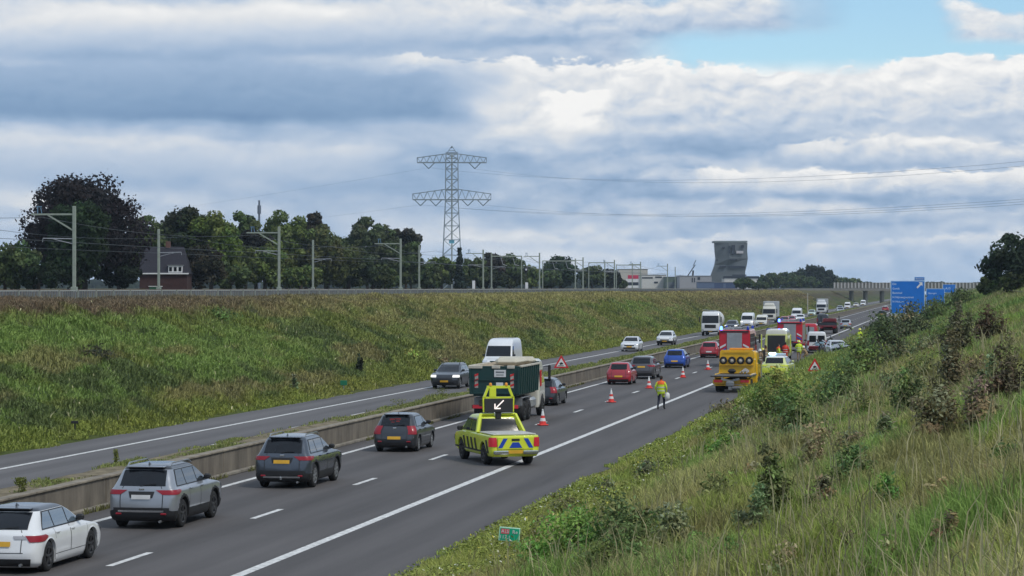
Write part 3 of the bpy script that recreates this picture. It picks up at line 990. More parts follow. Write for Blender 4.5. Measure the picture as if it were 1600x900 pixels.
def car(name, label, cat, loc, rz=0., style='hatch', L=4.0, W=1.75, Ht=1.48, body=None, roof=None, clad=None, clad_z=.32, wr=.32, rim=RIM, wb=None,
        lamps='std', plate_r=PLATE, plate_f=PLATE, rails=None, detail=2, tail='corner', headlit=False, group=None, bar=None, glassside=GLASSL,
        tailm=RED, wheels=(1, 1), spokes=5, spoiler=None, rear_y0=0.0, seats=False):
    root = thing(name, label, cat, loc, rz, group)
    ks = keys_for(style, L, Ht)
    wb = wb or L * .615
    ya, yf = -wb / 2 - (.02 if style != 'van' else -.05), wb / 2 - .02
    ra = wr + .065
    sh = Shell(ks, L, W, [(ya, ra, wr), (yf, ra, wr)], ns=60 if detail > 1 else 36, bow=.09 if style != 'van' else .03, bowf=.14)
    roofz = ks[-4][0] if roof else 99
    mats = [body, clad or body, roof or body, UNDER]

    def fm(c, z):
        if z == 0: return 3
        if c.z < clad_z + (.10 if clad else -9) and z < 8: return 1
        if clad and z < 8 and abs(c.x) > W * .4:
            for q in (ya, yf):
                if (c.y - q) ** 2 + (c.z - wr) ** 2 < (ra + .075) ** 2: return 1
        if z >= ks[-4][0] - .001: return 2
        return 0
    mb = MB(); sh.body(mb, fm)
    mb.build('body', mats, root)
    # belt and roof heights
    zb = ks[6][0] + .035 if style != 'van' else ks[6][0] + .03
    zr = ks[-4][0] - (.02 if style != 'van' else .12)
    if style == 'van':
        zr = ks[-4][0] - .10
    # rear window / windscreen
    if style != 'van':
        z0 = zb + (.0 if style != 'sedan' else .02)
        sh.across(z0 + .01, zr, lambda z: sh.par(z)[2] - .10 - .10 * (zr - z) / (zr - z0), off=.012).build('rear_window', GLASS, root)
        # tailgate: shut lines, plate panel
        zl = ks[2][0] + .02; t_ = MB()
        for sd in (-1, 1):
            sh.patch(zl, zb, 0, 0, sd, .006, mb=t_, f0=lambda z: .80, f1=lambda z: .83)
        sh.across(zl, zl + .014, lambda z: sh.par(z)[2] * .62, off=.006, mb=t_); t_.build('tailgate', BLACK, root)
        if style in ('suv', 'hatch') and detail > 1:
            for sd in (-1, 1):
                m_ = MB(); m_.box((sd * (W * .33), sh.par(.42)[0] - .02 + .03, .42), (.16, .05, .05), .015); m_.build('reflector', RED, root)
            m_ = MB(); m_.box((0, sh.par(zb - .06)[0] - .01, zb - .07), (.15, .03, .07), .02); m_.build('badge', CHROME, root)
            sh.across(zb - .30, zb - .13, lambda z: .36 - (zb - .13 - z) * .3, off=.008).build('plate_panel', clad and BLACK or body, root)  # raised patch; on clad cars its black colour stands in for a shaded recess
    sh.across(zb, zr, lambda z: sh.par(z)[2] - .10, front=True, off=.012).build('windscreen', GLASS, root)
    # side windows
    for sd in (-1, 1):
        yr0, yf0 = sh.par(zb)[0], sh.par(zb)[1]
        if style == 'van':
            segs = [(yf0 - 1.15, yf0 - .12)]
        else:
            rear0 = yr0 + (.42 if style != 'sedan' else .30)
            mid1 = rear0 + (yf0 - rear0) * (.27 if style in ('suv', 'estate') else .20)
            mid2 = rear0 + (yf0 - rear0) * .60
            segs = [(rear0, mid1 - .03), (mid1 + .03, mid2 - .03), (mid2 + .03, yf0 - .1)]
            if style == 'hatch': segs = [(rear0, mid2 - .03), (mid2 + .03, yf0 - .1)]
        if style != 'van':
            rs = (sh.par(zr)[0] - yr0); fs = (yf0 - sh.par(zr)[1])
            sh.yz([(segs[0][0] - .05, zb - .025), (yf0 - .03, zb - .025), (yf0 - .06 - fs, zr + .01), (segs[0][0] + rs * .75 - .05, zr + .01)], sd, .006, 10).build('window_frame', BLACK, root)
        for i, (a, b_) in enumerate(segs):
            rs = (sh.par(zr)[0] - yr0); fs = (yf0 - sh.par(zr)[1])
            at_ = a + (rs * .75 if i == 0 and style != 'van' else 0)
            bt_ = b_ - (fs if i == len(segs) - 1 else 0)
            if bt_ < at_ + .05: bt_ = at_ + .05
            sh.yz([(a, zb), (b_, zb), (bt_, zr - .015), (at_, zr - .015)], sd, .010, 6).build('side_window', glassside, root)
    # wheels
    for q in (ya, yf):
        for sd in (-1, 1):
            wheel(root, sd * (W / 2 * .965), q, wr, .22, rim, spokes, detail > 1)
    # tail lamps
    zt = ks[4][0]
    if style == 'van':
        for sd in (-1, 1): sh.patch(.75, 1.25, .93, 1.6, sd, .02).build('tail_light', tailm, root)
    elif tail == 'corner':
        for sd in (-1, 1): sh.patch(zt - .12, zt + .08, .62, 2.02, sd, .016, f0=lambda z: .75 - (z - zt) * 1.2).build('tail_light', tailm, root)
    elif tail == 'tall':
        for sd in (-1, 1): sh.patch(zt - .10, zt + .22, .88, 1.75, sd, .016).build('tail_light', tailm, root)
    elif tail == 'slim':
        for sd in (-1, 1):
            tl_ = sh.patch(zt - .06, zt + .08, .35, 2.06, sd, .016, nsg=12, f0=lambda z: 1.05 - (z - zt) * 2., f1=lambda z: 2.12 - abs(z - zt - .03) * .9).build('tail_light', tailm, root)
            sh.patch(zt + .0, zt + .075, .35, 1.0, sd, .014, f0=lambda z: .55 - (z - zt) * 1., f1=lambda z: 1.02 - (z - zt) * 2.).build('clear_lens', mat('grey_clear_lens', (.40, .40, .43), .2), tl_)
    elif tail == 'wide':
        for sd in (-1, 1): sh.patch(zt - .03, zt + .09, .35, 2.06, sd, .016, nsg=12, f0=lambda z: .74 - (z - zt) * 2., f1=lambda z: 2.10 - abs(z - zt - .05) * .9).build('tail_light', tailm, root)
    # number plates
    zp = {'hatch': .56, 'suv': .86, 'estate': .68, 'sedan': .62, 'van': .55}[style]
    if style == 'hatch' and tail == 'corner': zp = .52
    sh.across(zp - .055, zp + .055, lambda z: .26, off=.03).build('number_plate', plate_r, root)
    sh.across(.44, .55, lambda z: .26, front=True, off=.03).build('number_plate', plate_f, root)
    # bumpers, lower grille
    if clad: sh.across(ks[0][0] + .02, ks[2][0] + .03, lambda z: sh.par(z)[2] - .04 - (z > ks[2][0] - .03) * .12, off=.018, nz=6, nx=16).build('rear_bumper', BLACK, root)
    else: sh.across(ks[1][0] - .06, ks[1][0] + .10, lambda z: sh.par(z)[2] - .16, off=.02).build('rear_bumper', BLACK, root)
    sh.across(.30, .43, lambda z: sh.par(z)[2] - .3, front=True, off=.02).build('grille', BLACK, root)
    sh.across(.57, .68, lambda z: sh.par(z)[2] - .42, front=True, off=.02).build('grille', BLACK, root)
    for sd in (-1, 1):
        sh.patch(zt - .16, zt - .02, 4.25, 3.05, sd, .016).build('headlight', HEADLIT if headlit else WLENS, root)
        # mirrors
        m = MB(); zz = zb + .05
        w_ = sh.par(zz)[2]; yy = sh.par(zz)[1] - .42
        m.box((sd * (w_ + .12), yy, zz + .03), (.2, .11, .14), .04)
        m.bar((sd * (w_ - .02), yy + .02, zz - .03), (sd * (w_ + .08), yy + .02, zz), .05)
        m.build('mirror', (body if style == 'suv' and not clad else BLACK), root)
    if detail > 1:
        for sd in (-1, 1):
            yr0, yf0 = sh.par(zb)[0], sh.par(zb)[1]
            dl = .40
            for a, b_ in ((yf0 - 1.12, yf0 - .02), (yf0 - 2.12, yf0 - 1.14)):
                d = MB()
                zlo = .36
                # door panel frame lines
                for (q0, q1) in (((a, zlo), (a, zb - .03)), ((b_, zlo), (b_, zb - .03)), ((a, zlo), (b_, zlo))):
                    q0 = np.array(q0); q1 = np.array(q1); dd = np.array((.012, 0)) if q0[0] == q1[0] else np.array((0, .012))
                    if abs(q0[0] - ya) < ra and q0[0] == q1[0]: q0 = np.array((q0[0], wr + ra * .9))
                    sh.yz([q0, q0 + dd, q1 + dd, q1] if q0[0] == q1[0] else [q0, q1, q1 + dd, q0 + dd], sd, .004, 6, d)
                dr = d.build('door', BLACK, root)
                hd = MB(); hz = zb - .13; s_ = sh.s_of_y(hz, a + .12); p = sh.pt(hz, s_, sd)
                hd.box((p.x + sd * .02, a + .16, hz), (.035, .2, .035), .01)
                hd.build('handle', body, dr)
        if spoiler is not False:
            m = MB(); zz = ks[-3][0]; yr_, _, w_, _ = sh.par(zz)
            if style in ('hatch', 'suv', 'estate'):
                m.box((0, yr_ - .03, zz + .005), (w_ * 1.72, .24, .035), .012)
                m.build('spoiler', spoiler or body, root)
        m = MB(); yr_ = sh.par(ks[-2][0])[0]
        m.add([(-.02, yr_ + .25, Ht - .02), (.02, yr_ + .25, Ht - .02), (.02, yr_ + .05, Ht - .02), (-.02, yr_ + .05, Ht - .02), (0, yr_ + .06, Ht + .07)], [(0, 1, 4), (1, 2, 4), (2, 3, 4), (3, 0, 4)])
        if style != 'van': m.build('antenna', roof or body, root)
        m = MB(); m.tube((W * .28, -L / 2 + .25, .22), (W * .28, -L / 2 - .01, .22), .035, n=8); m.build('exhaust', GREYM, root)
        if style in ('hatch', 'suv', 'estate'):
            m = MB(); z0 = zb + .035; yr_, _, _, _ = sh.par(z0)
            m.bar((-.05, yr_ - .025, z0 - .02), (.38, yr_ - .01, z0 + .04), .02); m.build('wiper', BLACK, root)
    if rails:
        for sd in (-1, 1):
            m = MB(); zz = ks[-3][0]; yr_, yf_, w_, _ = sh.par(zz)
            pts = [(sd * (w_ - .02), yr_ + .22, zz), (sd * (w_ - .02), yr_ + .36, zz + .085), (sd * (w_ - .02), yf_ - .1, zz + .085), (sd * (w_ - .02), yf_ + .12, zz - .0)]
            for p, q in zip(pts[:-1], pts[1:]): m.bar(p, q, .035, .03)
            m.build('roof_rail', rails, root)
    root['_'] = 1; del root['_']
    return root, sh


def under(root, L, W, z=.3):
    b = MB(); b.box((0, 0, z), (W * .8, L * .9, .16)); b.build('chassis', UNDER, root)


# ---- generic truck helpers
def axle(root, y, tw, r=.5, w=.3, dual=False, rim=RIMD):
    for sd in (-1, 1):
        wheel(root, sd * tw / 2, y, r, w * (2 if dual else 1), rim, 6)


def truck_cab(root, y0, body, W=2.45, Ht=3.0, dl=2.1, z0=.45, grille=BLACK, lit=False, deflector=True, glass=GLASS):
    """cab occupying y0..y0+dl, facing +y"""
    L = dl
    k = [(z0, .0, .12, .95, .1), (z0 + .2, .0, .02, .99, .12), (z0 + .7, 0, 0, 1., .14), (z0 + 1.1, 0, .03, 1., .16), (z0 + 1.25, 0, .06, .99, .16), (Ht - .75, 0, .26, .97, .16), (Ht - .35, 0, .40, .95, .18), (Ht - .1, 0, .60, .92, .2), (Ht, .0, .85, .86, .2)]
    sh = Shell(k, L, W, [(L / 2 - 1.0, .58, .5)], bow=.0, bowf=.10, ns=30)
    cabm = MB(); sh.body(cabm)
    for i, v in enumerate(cabm.v): cabm.v[i] = (v[0], v[1] + y0 + L / 2, v[2])
    cab = cabm.build('cab', body, root)

    def mv(mb):
        mb.v = [(v[0], v[1] + y0 + L / 2, v[2]) for v in mb.v]; return mb
    zb, zt = z0 + 1.2, Ht - .55
    mv(sh.across(zb, zt, lambda z: sh.par(z)[2] - .10, front=True, off=.015)).build('windscreen', glass, cab)
    for sd in (-1, 1):
        mv(sh.yz([(-.2 * L + .0, zb), (L / 2 - .4, zb), (L / 2 - .62, zt), (-.2 * L, zt)], sd, .012)).build('side_window', GLASSL, cab)
        m = MB(); m.box((sd * (W / 2 + .22), y0 + L - .15, zb + .5), (.14, .1, .75), .04); m.bar((sd * W / 2 * .96, y0 + L - .3, zb + .8), (sd * (W / 2 + .2), y0 + L - .15, zb + .8), .04)
        m.build('mirror', BLACK, cab)
        mv(sh.patch(z0 + .22, z0 + .42, 4.2, 3.1, sd, .02)).build('headlight', HEADLIT if lit else WLENS, cab)
    mv(sh.across(z0 + .55, z0 + 1.0, lambda z: .75, front=True, off=.02)).build('grille', grille, cab)
    mv(sh.across(z0 + .02, z0 + .18, lambda z: sh.par(z)[2] - .2, front=True, off=.02)).build('bumper', BLACK, cab)
    mv(sh.across(z0 + .05, z0 + .16, lambda z: .26, front=True, off=.03)).build('number_plate', PLATE, cab)
    if deflector:
        m = MB(); m.box((0, y0 + L * .38, Ht + .28), (W * .8, L * .62, .6), .12, taper=.85); m.build('roof_deflector', body, cab)
    return cab


def place(px, py, dx, z=0.0):
    """ground position: the photo pixel marks a tyre contact that lies dx to the right of the centre line"""
    p = at(px, py, z); return p.x - dx, p.y


def roadpos(D, px, py):
    p = at(px, py); return p


# paints
P_WHITE = paint('white', (.76, .77, .78)); P_GREY = paint('mid_grey', (.33, .35, .385), .5, .28); P_DKGREY = paint('anthracite', (.045, .05, .06), .5)
P_SLATE = paint('slate_blue', (.07, .085, .11), .5, .26); P_RED = paint('red', (.38, .018, .03)); P_BLUE = paint('blue', (.02, .085, .42), .3)
P_BROWN = paint('grey_brown', (.10, .095, .105), .4); P_YEL = paint('rescue_yellow', (.72, .80, .05), 0, .35); P_ORY = paint('tow_yellow', (.80, .46, .015), 0, .4)
P_GREEN = mat('dark_green_steel', (.007, .046, .044), .5, .1, dirt=.06, vscale=2); P_FIRE = paint('fire_red', (.55, .012, .03)); P_SILVER = paint('silver', (.42, .44, .46), .6)
P_BLACK = paint('black', (.012, .013, .016)); P_DKRED = paint('dark_red', (.18, .012, .02)); P_LGREEN = paint('pale_green', (.50, .62, .52)); P_CREAM = paint('cream_white', (.70, .68, .60))

A0 = lambda y_rear, L: y_rear + L / 2        # centre from rear face


def away(D, y_rear, L): return (-D, y_rear + L / 2, 0)


# positions along the road from the photo: right rear tyre contact
def rear_from(px, py, half, over=.85):
    p = at(px, py); return -(p.x - half), p.y - over


# 1 white estate, bottom left
D, yr = rear_from(76.5, 893, .86)
car('estate_car', 'white estate car with black pillars, cut off by the left photo edge', 'car', away(D, yr, 4.55), 0, 'estate', 4.55, 1.79, 1.46, P_WHITE, P_DKGREY, wr=.345,
    rim=RIMD, wheels=(1, 1), tail='slim', glassside=mat('sky_toned_glass', (.10, .14, .18), .03, 0, 1, 1, 0), spoiler=P_BLACK)  # sky showing in the side windows is put into the glass colour
# 2 mid grey suv
D, yr = rear_from(286, 824, .9)
r_, s_ = car('family_suv', 'metallic light grey SUV with roof rails and black panoramic roof, behind the white estate', 'car', away(D, yr, 4.6), 0, 'suv', 4.6, 1.87, 1.69, P_GREY, P_BLACK, clad=BLACK, clad_z=.40, wr=.382,
    rim=RIMD, plate_r=PLATEW, tail='wide', rails=P_GREY)
s_.across(.47, .52, lambda z: .62, off=.045).build('bumper_trim', CHROME, r_)
# 3 dark slate suv
D, yr = rear_from(492, 761.5, .88)
r_, s_ = car('family_suv', 'dark slate blue SUV with silver roof rails and chrome bumper strip', 'car', away(D, yr, 4.55), 0, 'suv', 4.55, 1.845, 1.67, P_SLATE, None, clad=BLACK, clad_z=.40, wr=.382,
    tail='wide', rails=RIM, spokes=7)
s_.across(.36, .41, lambda z: .60, off=.045).build('bumper_trim', CHROME, r_)
m = MB(); m.tube((0, -2.35, .33), (0, -2.2, .30), .03); m.lathe([(.001, .40), (.025, .395), (.03, .375), (.02, .34), (.015, .30)], 'z', (0, -2.36, 0), 8); m.build('tow_ball', CHROME, r_)
# 4 anthracite hatch
D, yr = rear_from(654, 705.5, .83, .70)
r_, s_ = car('small_hatchback', 'dark anthracite small hatchback with a red reflecting patch in its rear window', 'car', away(D, yr, 4.0), 0, 'hatch', 4.0, 1.74, 1.49, P_DKGREY, None, wr=.315, tail='tall', tailm=RED, spokes=8)
m = MB()
for x0, x1, z0, z1 in ((-.24, -.04, 1.20, 1.30), (-.02, .20, 1.24, 1.31), (.02, .16, 1.15, 1.22), (-.16, -.04, 1.14, 1.18)):
    yy = s_.par((z0 + z1) / 2)[0]; m.box(((x0 + x1) / 2, yy - .015, (z0 + z1) / 2), (x1 - x0, .01, z1 - z0), .004)
m.build('red_window_patch', mat('dull_red_patch', (.30, .035, .035), .5), r_)  # red reflecting patch in the window, put in as dull red plates
# 7 car in front of tipper
D, yr = rear_from(867, 635, .84, .8)
car('dark_hatchback', 'black hatchback partly hidden in front of the green tipper truck', 'car', away(D, yr + 1, 4.2), 0, 'hatch', 4.2, 1.8, 1.5, P_DKGREY, None, wr=.33, tail='tall')
# 8 red small
D, yr = rear_from(987, 601, .80, .65)
car('red_hatchback', 'small bright red hatchback with a wide pale rear window, next to the cones', 'car', away(D, yr, 3.6), 0, 'hatch', 3.6, 1.66, 1.48, P_RED, None, wr=.29, tail='tall', detail=1, tailm=P_RED)
# 9 grey brown suv
D, yr = rear_from(1023, 592, .86, .85)
car('estate_car', 'grey brown crossover car with red wrap-around tail lamps, between the red and the blue hatchback', 'car', away(D, yr, 4.5), 0, 'suv', 4.5, 1.84, 1.6, P_BROWN, None, wr=.35, tail='wide', detail=1)
# 10 blue
D, yr = rear_from(1072, 575, .86, .75)
car('blue_hatchback', 'bright blue hatchback with a dark rear window', 'car', away(D, yr, 4.1), 0, 'hatch', 4.1, 1.78, 1.5, P_BLUE, None, wr=.32, tail='tall', detail=1, tailm=P_BLUE)
# 11 red
D, yr = rear_from(1123, 559, .84, .75)
car('red_hatchback', 'dark red hatchback half hidden behind the front fire engine', 'car', away(D, yr, 4.2), 0, 'hatch', 4.2, 1.76, 1.48, P_RED, None, wr=.32, tail='tall', detail=1, plate_r=PLATEW)
# 20 silver far
p = at(1321, 514)
car('silver_hatchback', 'silver hatchback alone on the empty lane beyond the accident', 'car', (p.x, p.y + 2, 0), 0, 'hatch', 4.1, 1.78, 1.5, P_SILVER, None, detail=1)
p = at(1378, 497)
car('dark_hatchback', 'dark car far away on the right carriageway beside the big blue sign', 'car', (p.x, p.y + 2, 0), 0, 'suv', 4.4, 1.8, 1.62, P_DKGREY, None, detail=1)
car('red_hatchback', 'tiny red and white car, farthest one seen on the right carriageway', 'car', (-17.5, 690, 0), 0, 'hatch', 4.1, 1.78, 1.5, P_RED, P_WHITE, detail=1)
# grey van & dark red pick-up near the fire engines
car('grey_van', 'dark grey van beyond the rear fire engine in the left lane', 'van', (-21.2, 425, 0), 0, 'van', 5.0, 1.95, 2.0, P_DKGREY, None, detail=1)

# 5 rescue pickup
def pickup(loc, rz):
    root = thing('rescue_pickup', 'fluorescent yellow recovery pickup with black stripes and an arrow board above its cab', 'pickup truck', loc, rz)
    L, W, wr = 5.3, 1.86, .38
    k = [(.34, .08, .2, .92, .16), (.46, .02, .06, .97, .16), (.62, .0, .0, .99, .18), (.85, .0, .04, 1., .18), (.99, .01, .16, .99, .16), (1.06, .02, .9, .975, .14), (1.10, .03, 1.2, .955, .12)]
    sh = Shell(k, L, W, [(-1.55, wr + .08, wr), (1.55, wr + .08, wr)], ns=64, bow=.03, bowf=.16)
    b = MB(); sh.body(b, lambda c, z: 1 if z == 0 else 0); body = b.build('body', [P_YEL, UNDER], root)
    # cab
    k2 = [(1.06, 0, 0, .955, .12), (1.16, .05, .12, .93, .14), (1.40, .16, .5, .87, .14), (1.62, .26, .82, .81, .14), (1.70, .34, .98, .76, .14), (1.74, .52, 1.15, .62, .12), (1.75, .75, 1.3, .4, .1)]
    Lc = 2.55; c2 = Shell(k2, Lc, W, (), ns=30, bow=.02, bowf=.14)
    off = -.62 + Lc / 2

    def mv(m): m.v = [(v[0], v[1] + off, v[2]) for v in m.v]; return m
    b = MB(); c2.body(b); cab = mv(b).build('cab', P_YEL, root)
    mv(c2.across(1.13, 1.60, lambda z: c2.par(z)[2] - .10, off=.012)).build('rear_window', GLASS, cab)
    mv(c2.across(1.13, 1.62, lambda z: c2.par(z)[2] - .10, front=True, off=.012)).build('windscreen', GLASS, cab)
    for sd in (-1, 1):
        mv(c2.yz([(-1.02, 1.14), (-.32, 1.14), (-.32, 1.62), (-.86, 1.62)], sd, .01)).build('side_window', GLASSL, cab)
        mv(c2.yz([(-.26, 1.14), (.78, 1.14), (.30, 1.62), (-.26, 1.62)], sd, .01)).build('side_window', GLASSL, cab)
        m = MB(); m.box((sd * (W / 2 + .12), 1.15, 1.2), (.22, .12, .17), .04); m.build('mirror', BLACK, root)
        # slanted black stripes
        for i in range(9):
            y = -2.35 + i * .52
            if abs(y + 1.45) < .42 or abs(y - 1.65) < .42: continue
            sh.yz([(y, .5), (y + .22, .5), (y + .41, .92), (y + .19, .92)], sd, .012).build('stripe', BLACK, body)
    sh.yz([(-2.35, .46), (2.3, .46), (2.3, .52), (-2.35, .52)], -1, .02, 12).build('side_step', BLACK, root)
    sh.yz([(-2.35, .46), (2.3, .46), (2.3, .52), (-2.35, .52)], 1, .02, 12).build('side_step', BLACK, root)
    for sd in (-1, 1):
        sh.patch(.70, 1.03, .92, 2.01, sd, .018).build('tail_light', REDLIT, root)
        sh.patch(.70, .92, 4.2, 3.05, sd, .018).build('headlight', WLENS, root)
    # tailgate chevrons
    tg = MB(); tg.box((0, -L / 2 - .012, .83), (1.34, .04, .44), .015); tgo = tg.build('tailgate', P_YEL, root)
    BL = mat('blue_stripe', (.01, .06, .42), .5)
    for sd in (-1, 1):
        m = MB(); q = [(.26, .66), (.42, .66), (.62, 1.0), (.46, 1.0)]
        q = [(-sd * a if False else sd * (.92 - a), z) for a, z in q]
        m.plate_y(q if sd < 0 else q[::-1], -L / 2 - .042, -L / 2 - .034); m.build('stripe', BL, tgo)
    m = MB(); m.plate_y([(.24, .66), (-.24, .66), (-.12, .86), (.12, .86)], -L / 2 - .042, -L / 2 - .034); m.build('stripe', BL, tgo)
    m = MB(); m.box((0, -L / 2 - .04, .95), (.30, .03, .08), .01); m.build('handle', BLACK, tgo)
    m = MB(); m.box((-.55, -L / 2 - .05, .50), (.56, .16, .13), .03); m.box((.55, -L / 2 - .05, .50), (.56, .16, .13), .03); m.build('rear_bumper', CHROME, root)
    m = MB(); m.box((0, -L / 2 - .07, .52), (.52, .02, .12)); m.build('number_plate', PLATE, root)
    m = MB(); m.box((0, -1.6, 1.135), (1.62, 1.86, .05), .02); m.box((0, -1.6, 1.165), (1.3, 1.5, .02), .01); m.build('load_cover', mat('cover_grey', (.50, .50, .48), .6, dirt=.05), root)
    for y in (-1.55, 1.55):
        for sd in (-1, 1): wheel(root, sd * W / 2 * .97, y, wr, .26, RIMD, 6)
    # hoop behind the cab, mast and arrow board
    m = MB()
    for sd in (-1, 1): m.bar((sd * .86, -.72, 1.10), (sd * .64, -.30, 1.74), .10, .16)
    m.box((-.40, -.26, 1.76), (.56, .22, .08), .03); m.box((.40, -.26, 1.76), (.56, .22, .08), .03); m.build('roof_edge', P_YEL, root)
    ab = MB(); ab.box((0, -.35, 1.75), (.2, .14, .34), .02); ab.box((0, -.35, 1.9), (.34, .1, .06), .01); abo = ab.build('board_mount', BLACK, root)
    m = MB(); m.box((0, -.42, 2.09), (1.08, .10, .50), .015); brd = m.build('arrow_board', mat('board_black', (.03, .03, .033), .5), root)
    LIT = mat('arrow_lamps', (.8, .75, .7), .4, emit=(1, .82, .78), estr=.6)
    m = MB(); yb = -.478
    m.plate_y([(.19, 2.255), (.16, 2.285), (-.12, 2.02), (-.09, 1.99)], yb, yb - .01)
    m.plate_y([(-.18, 1.95), (-.135, 1.95), (-.135, 2.15), (-.18, 2.15)], yb, yb - .01)
    m.plate_y([(-.134, 1.95), (.06, 1.95), (.06, 1.995), (-.134, 1.995)], yb, yb - .01)
    m.build('arrow', LIT, brd)
    m = MB()
    for sd in (-1, 1):
        m.bar((sd * .56, -.38, 1.84), (sd * .58, -.38, 2.36), .05, .08); m.bar((sd * .56, -.38, 2.34), (sd * .40, -.38, 2.74), .06, .09)
    m.bar((-.6, -.38, 2.36), (.6, -.38, 2.36), .06, .09); m.bar((-.44, -.38, 2.76), (.44, -.38, 2.76), .07, .1)
    m.box((-.22, -.38, 2.56), (.26, .08, .36), .02); m.build('board_frame', P_YEL, root)
    for sd in (-1, 1):
        m = MB(); m.lathe([(.001, 2.92), (.04, 2.91), (.055, 2.88), (.06, 2.80)], 'z', (sd * .3, -.38, 0), 10); m.build('beacon', mat('amber_lens', (.8, .3, .02), .2), root)
    return root


pr = at(826, 725.4); pl = at(758.6, 725)
mid = (pr + pl) / 2
hd = R(26)
pickup((mid.x - math.sin(hd) * 1.55, mid.y + math.cos(hd) * 1.55, 0), hd)

# 6 tipper truck
def tipper(loc):
    root = thing('tipper_truck', 'large dark green tipper truck loaded with pale sand, directly ahead of the yellow pickup', 'truck', loc)
    # origin: ground below the rear face, truck points +y
    b = MB()
    zb, zt = 1.34, 2.62
    b.plate_y([(-1.2, zb), (1.2, zb), (1.24, zt), (-1.24, zt)], .0, .10)
    tail = b.build('tailgate', P_GREEN, root)
    b = MB()
    for sd in (-1, 1):
        b.add([(sd * 1.18, .1, zb), (sd * 1.18, 5.6, zb), (sd * 1.24, 5.6, zt), (sd * 1.24, .1, zt), (sd * 1.12, .1, zb), (sd * 1.12, 5.6, zb), (sd * 1.18, 5.6, zt), (sd * 1.18, .1, zt)],
              [(0, 1, 2, 3)[::sd], (7, 6, 5, 4)[::sd], (3, 2, 6, 7)[::sd], (0, 3, 7, 4)[::sd]])
        for i in range(9):
            y = .35 + i * .63; b.bar((sd * 1.20, y, zb), (sd * 1.255, y, zt), .06, .07)
    b.box((0, 2.85, zb - .04), (2.06, 5.5, .1)); b.plate_y([(-1.18, zb), (1.18, zb), (1.24, zt + .15), (-1.24, zt + .15)], 5.5, 5.62)
    tub = b.build('tipper_body', P_GREEN, root)
    RIMW = mat('sandy_edge', (.55, .52, .44), .8, dirt=.12)
    b = MB()
    for x0, x1 in ((-1.27, -.58), (-.12, .28), (.62, .98)): b.box(((x0 + x1) / 2, .03, zt + .02), (x1 - x0, .16, .15), .02)
    for sd in (-1, 1): b.box((sd * 1.24, 2.9, zt + .05), (.12, 5.5, .10), .02)
    b.build('top_edge', RIMW, tub)
    b = MB(); b.box((.0, .05, zt + .02), (2.44, .1, .1), .02); b.build('top_beam', P_GREEN, tub)
    P = []
    for i in range(15):
        y = .1 + 5.3 * i / 14; row = []
        for j in range(11):
            x = -1.18 + 2.36 * j / 10; row.append((x, y, zt - .10 + .36 * math.exp(-((x / .9) ** 2) - ((y - 2.6) / 2.0) ** 2) + .05 * random.random()))
        P.append(row)
    b = MB(); b.grid(P); tag(b.build('sand', mat('sand', (.42, .33, .22), .95, var=.3, vscale=6, bump=.5), root))
    b = MB(); b.box((.45, 2.2, zt + .24), (1.1, 3.0, .34), .15); b.box((.3, 4.4, zt + .22), (1.8, 1.2, .36), .16); b.build('rolled_cover', mat('cream_tarpaulin', (.56, .52, .42), .8), root)
    b = MB(); b.box((.28, -.02, 2.34), (.56, .02, .34)); p1 = b.build('white_sign_plate', WHITE, tail)
    b = MB(); b.box((.28, -.035, 2.40), (.40, .006, .07)); b.build('printed_line', GREYM, p1); b = MB(); b.box((.28, -.035, 2.27), (.36, .006, .04)); b.build('printed_line', GREYM, p1)
    b = MB(); b.box((.26, -.02, 1.80), (.34, .02, .22)); b.build('white_sign_plate', WHITE, tail)
    for sd in (-1, 1):
        b = MB(); b.box((sd * .86, -.015, 1.98), (.16, .02, .66)); hz = b.build('hazard_board', mat('dirty_white', (.45, .42, .38), .7, dirt=.25), tail)
        for i in range(3):
            z = 1.70 + i * .24; m = MB(); m.plate_y([(sd * .86 - .09, z), (sd * .86 + .09, z + .07), (sd * .86 + .09, z + .17), (sd * .86 - .09, z + .10)], -.034, -.028); m.build('stripe', REDR, hz)
        b = MB(); b.bar((sd * 1.14, -.03, zb + .05), (sd * 1.18, -.03, zt - .05), .07); b.bar((0, -.03, zb + .06), (sd * .98, -.03, zb + .06), .07); b.bar((0, -.03, 2.02), (sd * 1.1, -.03, 2.02), .04); b.build('rib', P_GREEN, tail)
    b = MB()
    for sd in (-1, 1): b.box((sd * .42, 4.1, .95), (.12, 8.0, .28))
    b.box((0, .35, .75), (2.3, .12, .16), .02); b.box((0, .9, .9), (1.6, 1.4, .3), .05)
    b.build('chassis', mat('chassis_dirty', (.10, .075, .06), .8, dirt=.3), root)
    for sd in (-1, 1):
        b = MB(); b.box((sd * .85, .27, .74), (.5, .06, .17), .02); b.build('tail_light', REDLIT, root)
        b = MB(); b.box((sd * .86, 2.35, 1.13), (.62, 2.5, .05), .02); b.box((sd * .86, 1.05, .95), (.62, .05, .4), .02); b.build('mudguard', GREYM, root)
        b = MB(); b.box((sd * .98, 4.2, .78), (.5, 1.3, .55), .12); b.build('fuel_tank', ALU, root)
    b = MB(); b.box((0, .26, .76), (.5, .03, .12)); b.build('number_plate', PLATE, root)
    for y in (1.6, 2.9): axle(root, y, 2.42, .5, .3, True, RIMD)
    axle(root, 7.0, 2.42, .5, .3)
    truck_cab(root, 5.95, P_CREAM, 2.36, 2.86, 2.0, deflector=False)
    for sd in (-1, 1):
        b = MB(); b.box((sd * 1.2, 6.35, 1.9), (.03, .4, .8), .01); b.build('red_side_panel', REDR, root)
    return root


pt = at(819.7, 658)
tipper((-21.35, pt.y - 1.6, 0))

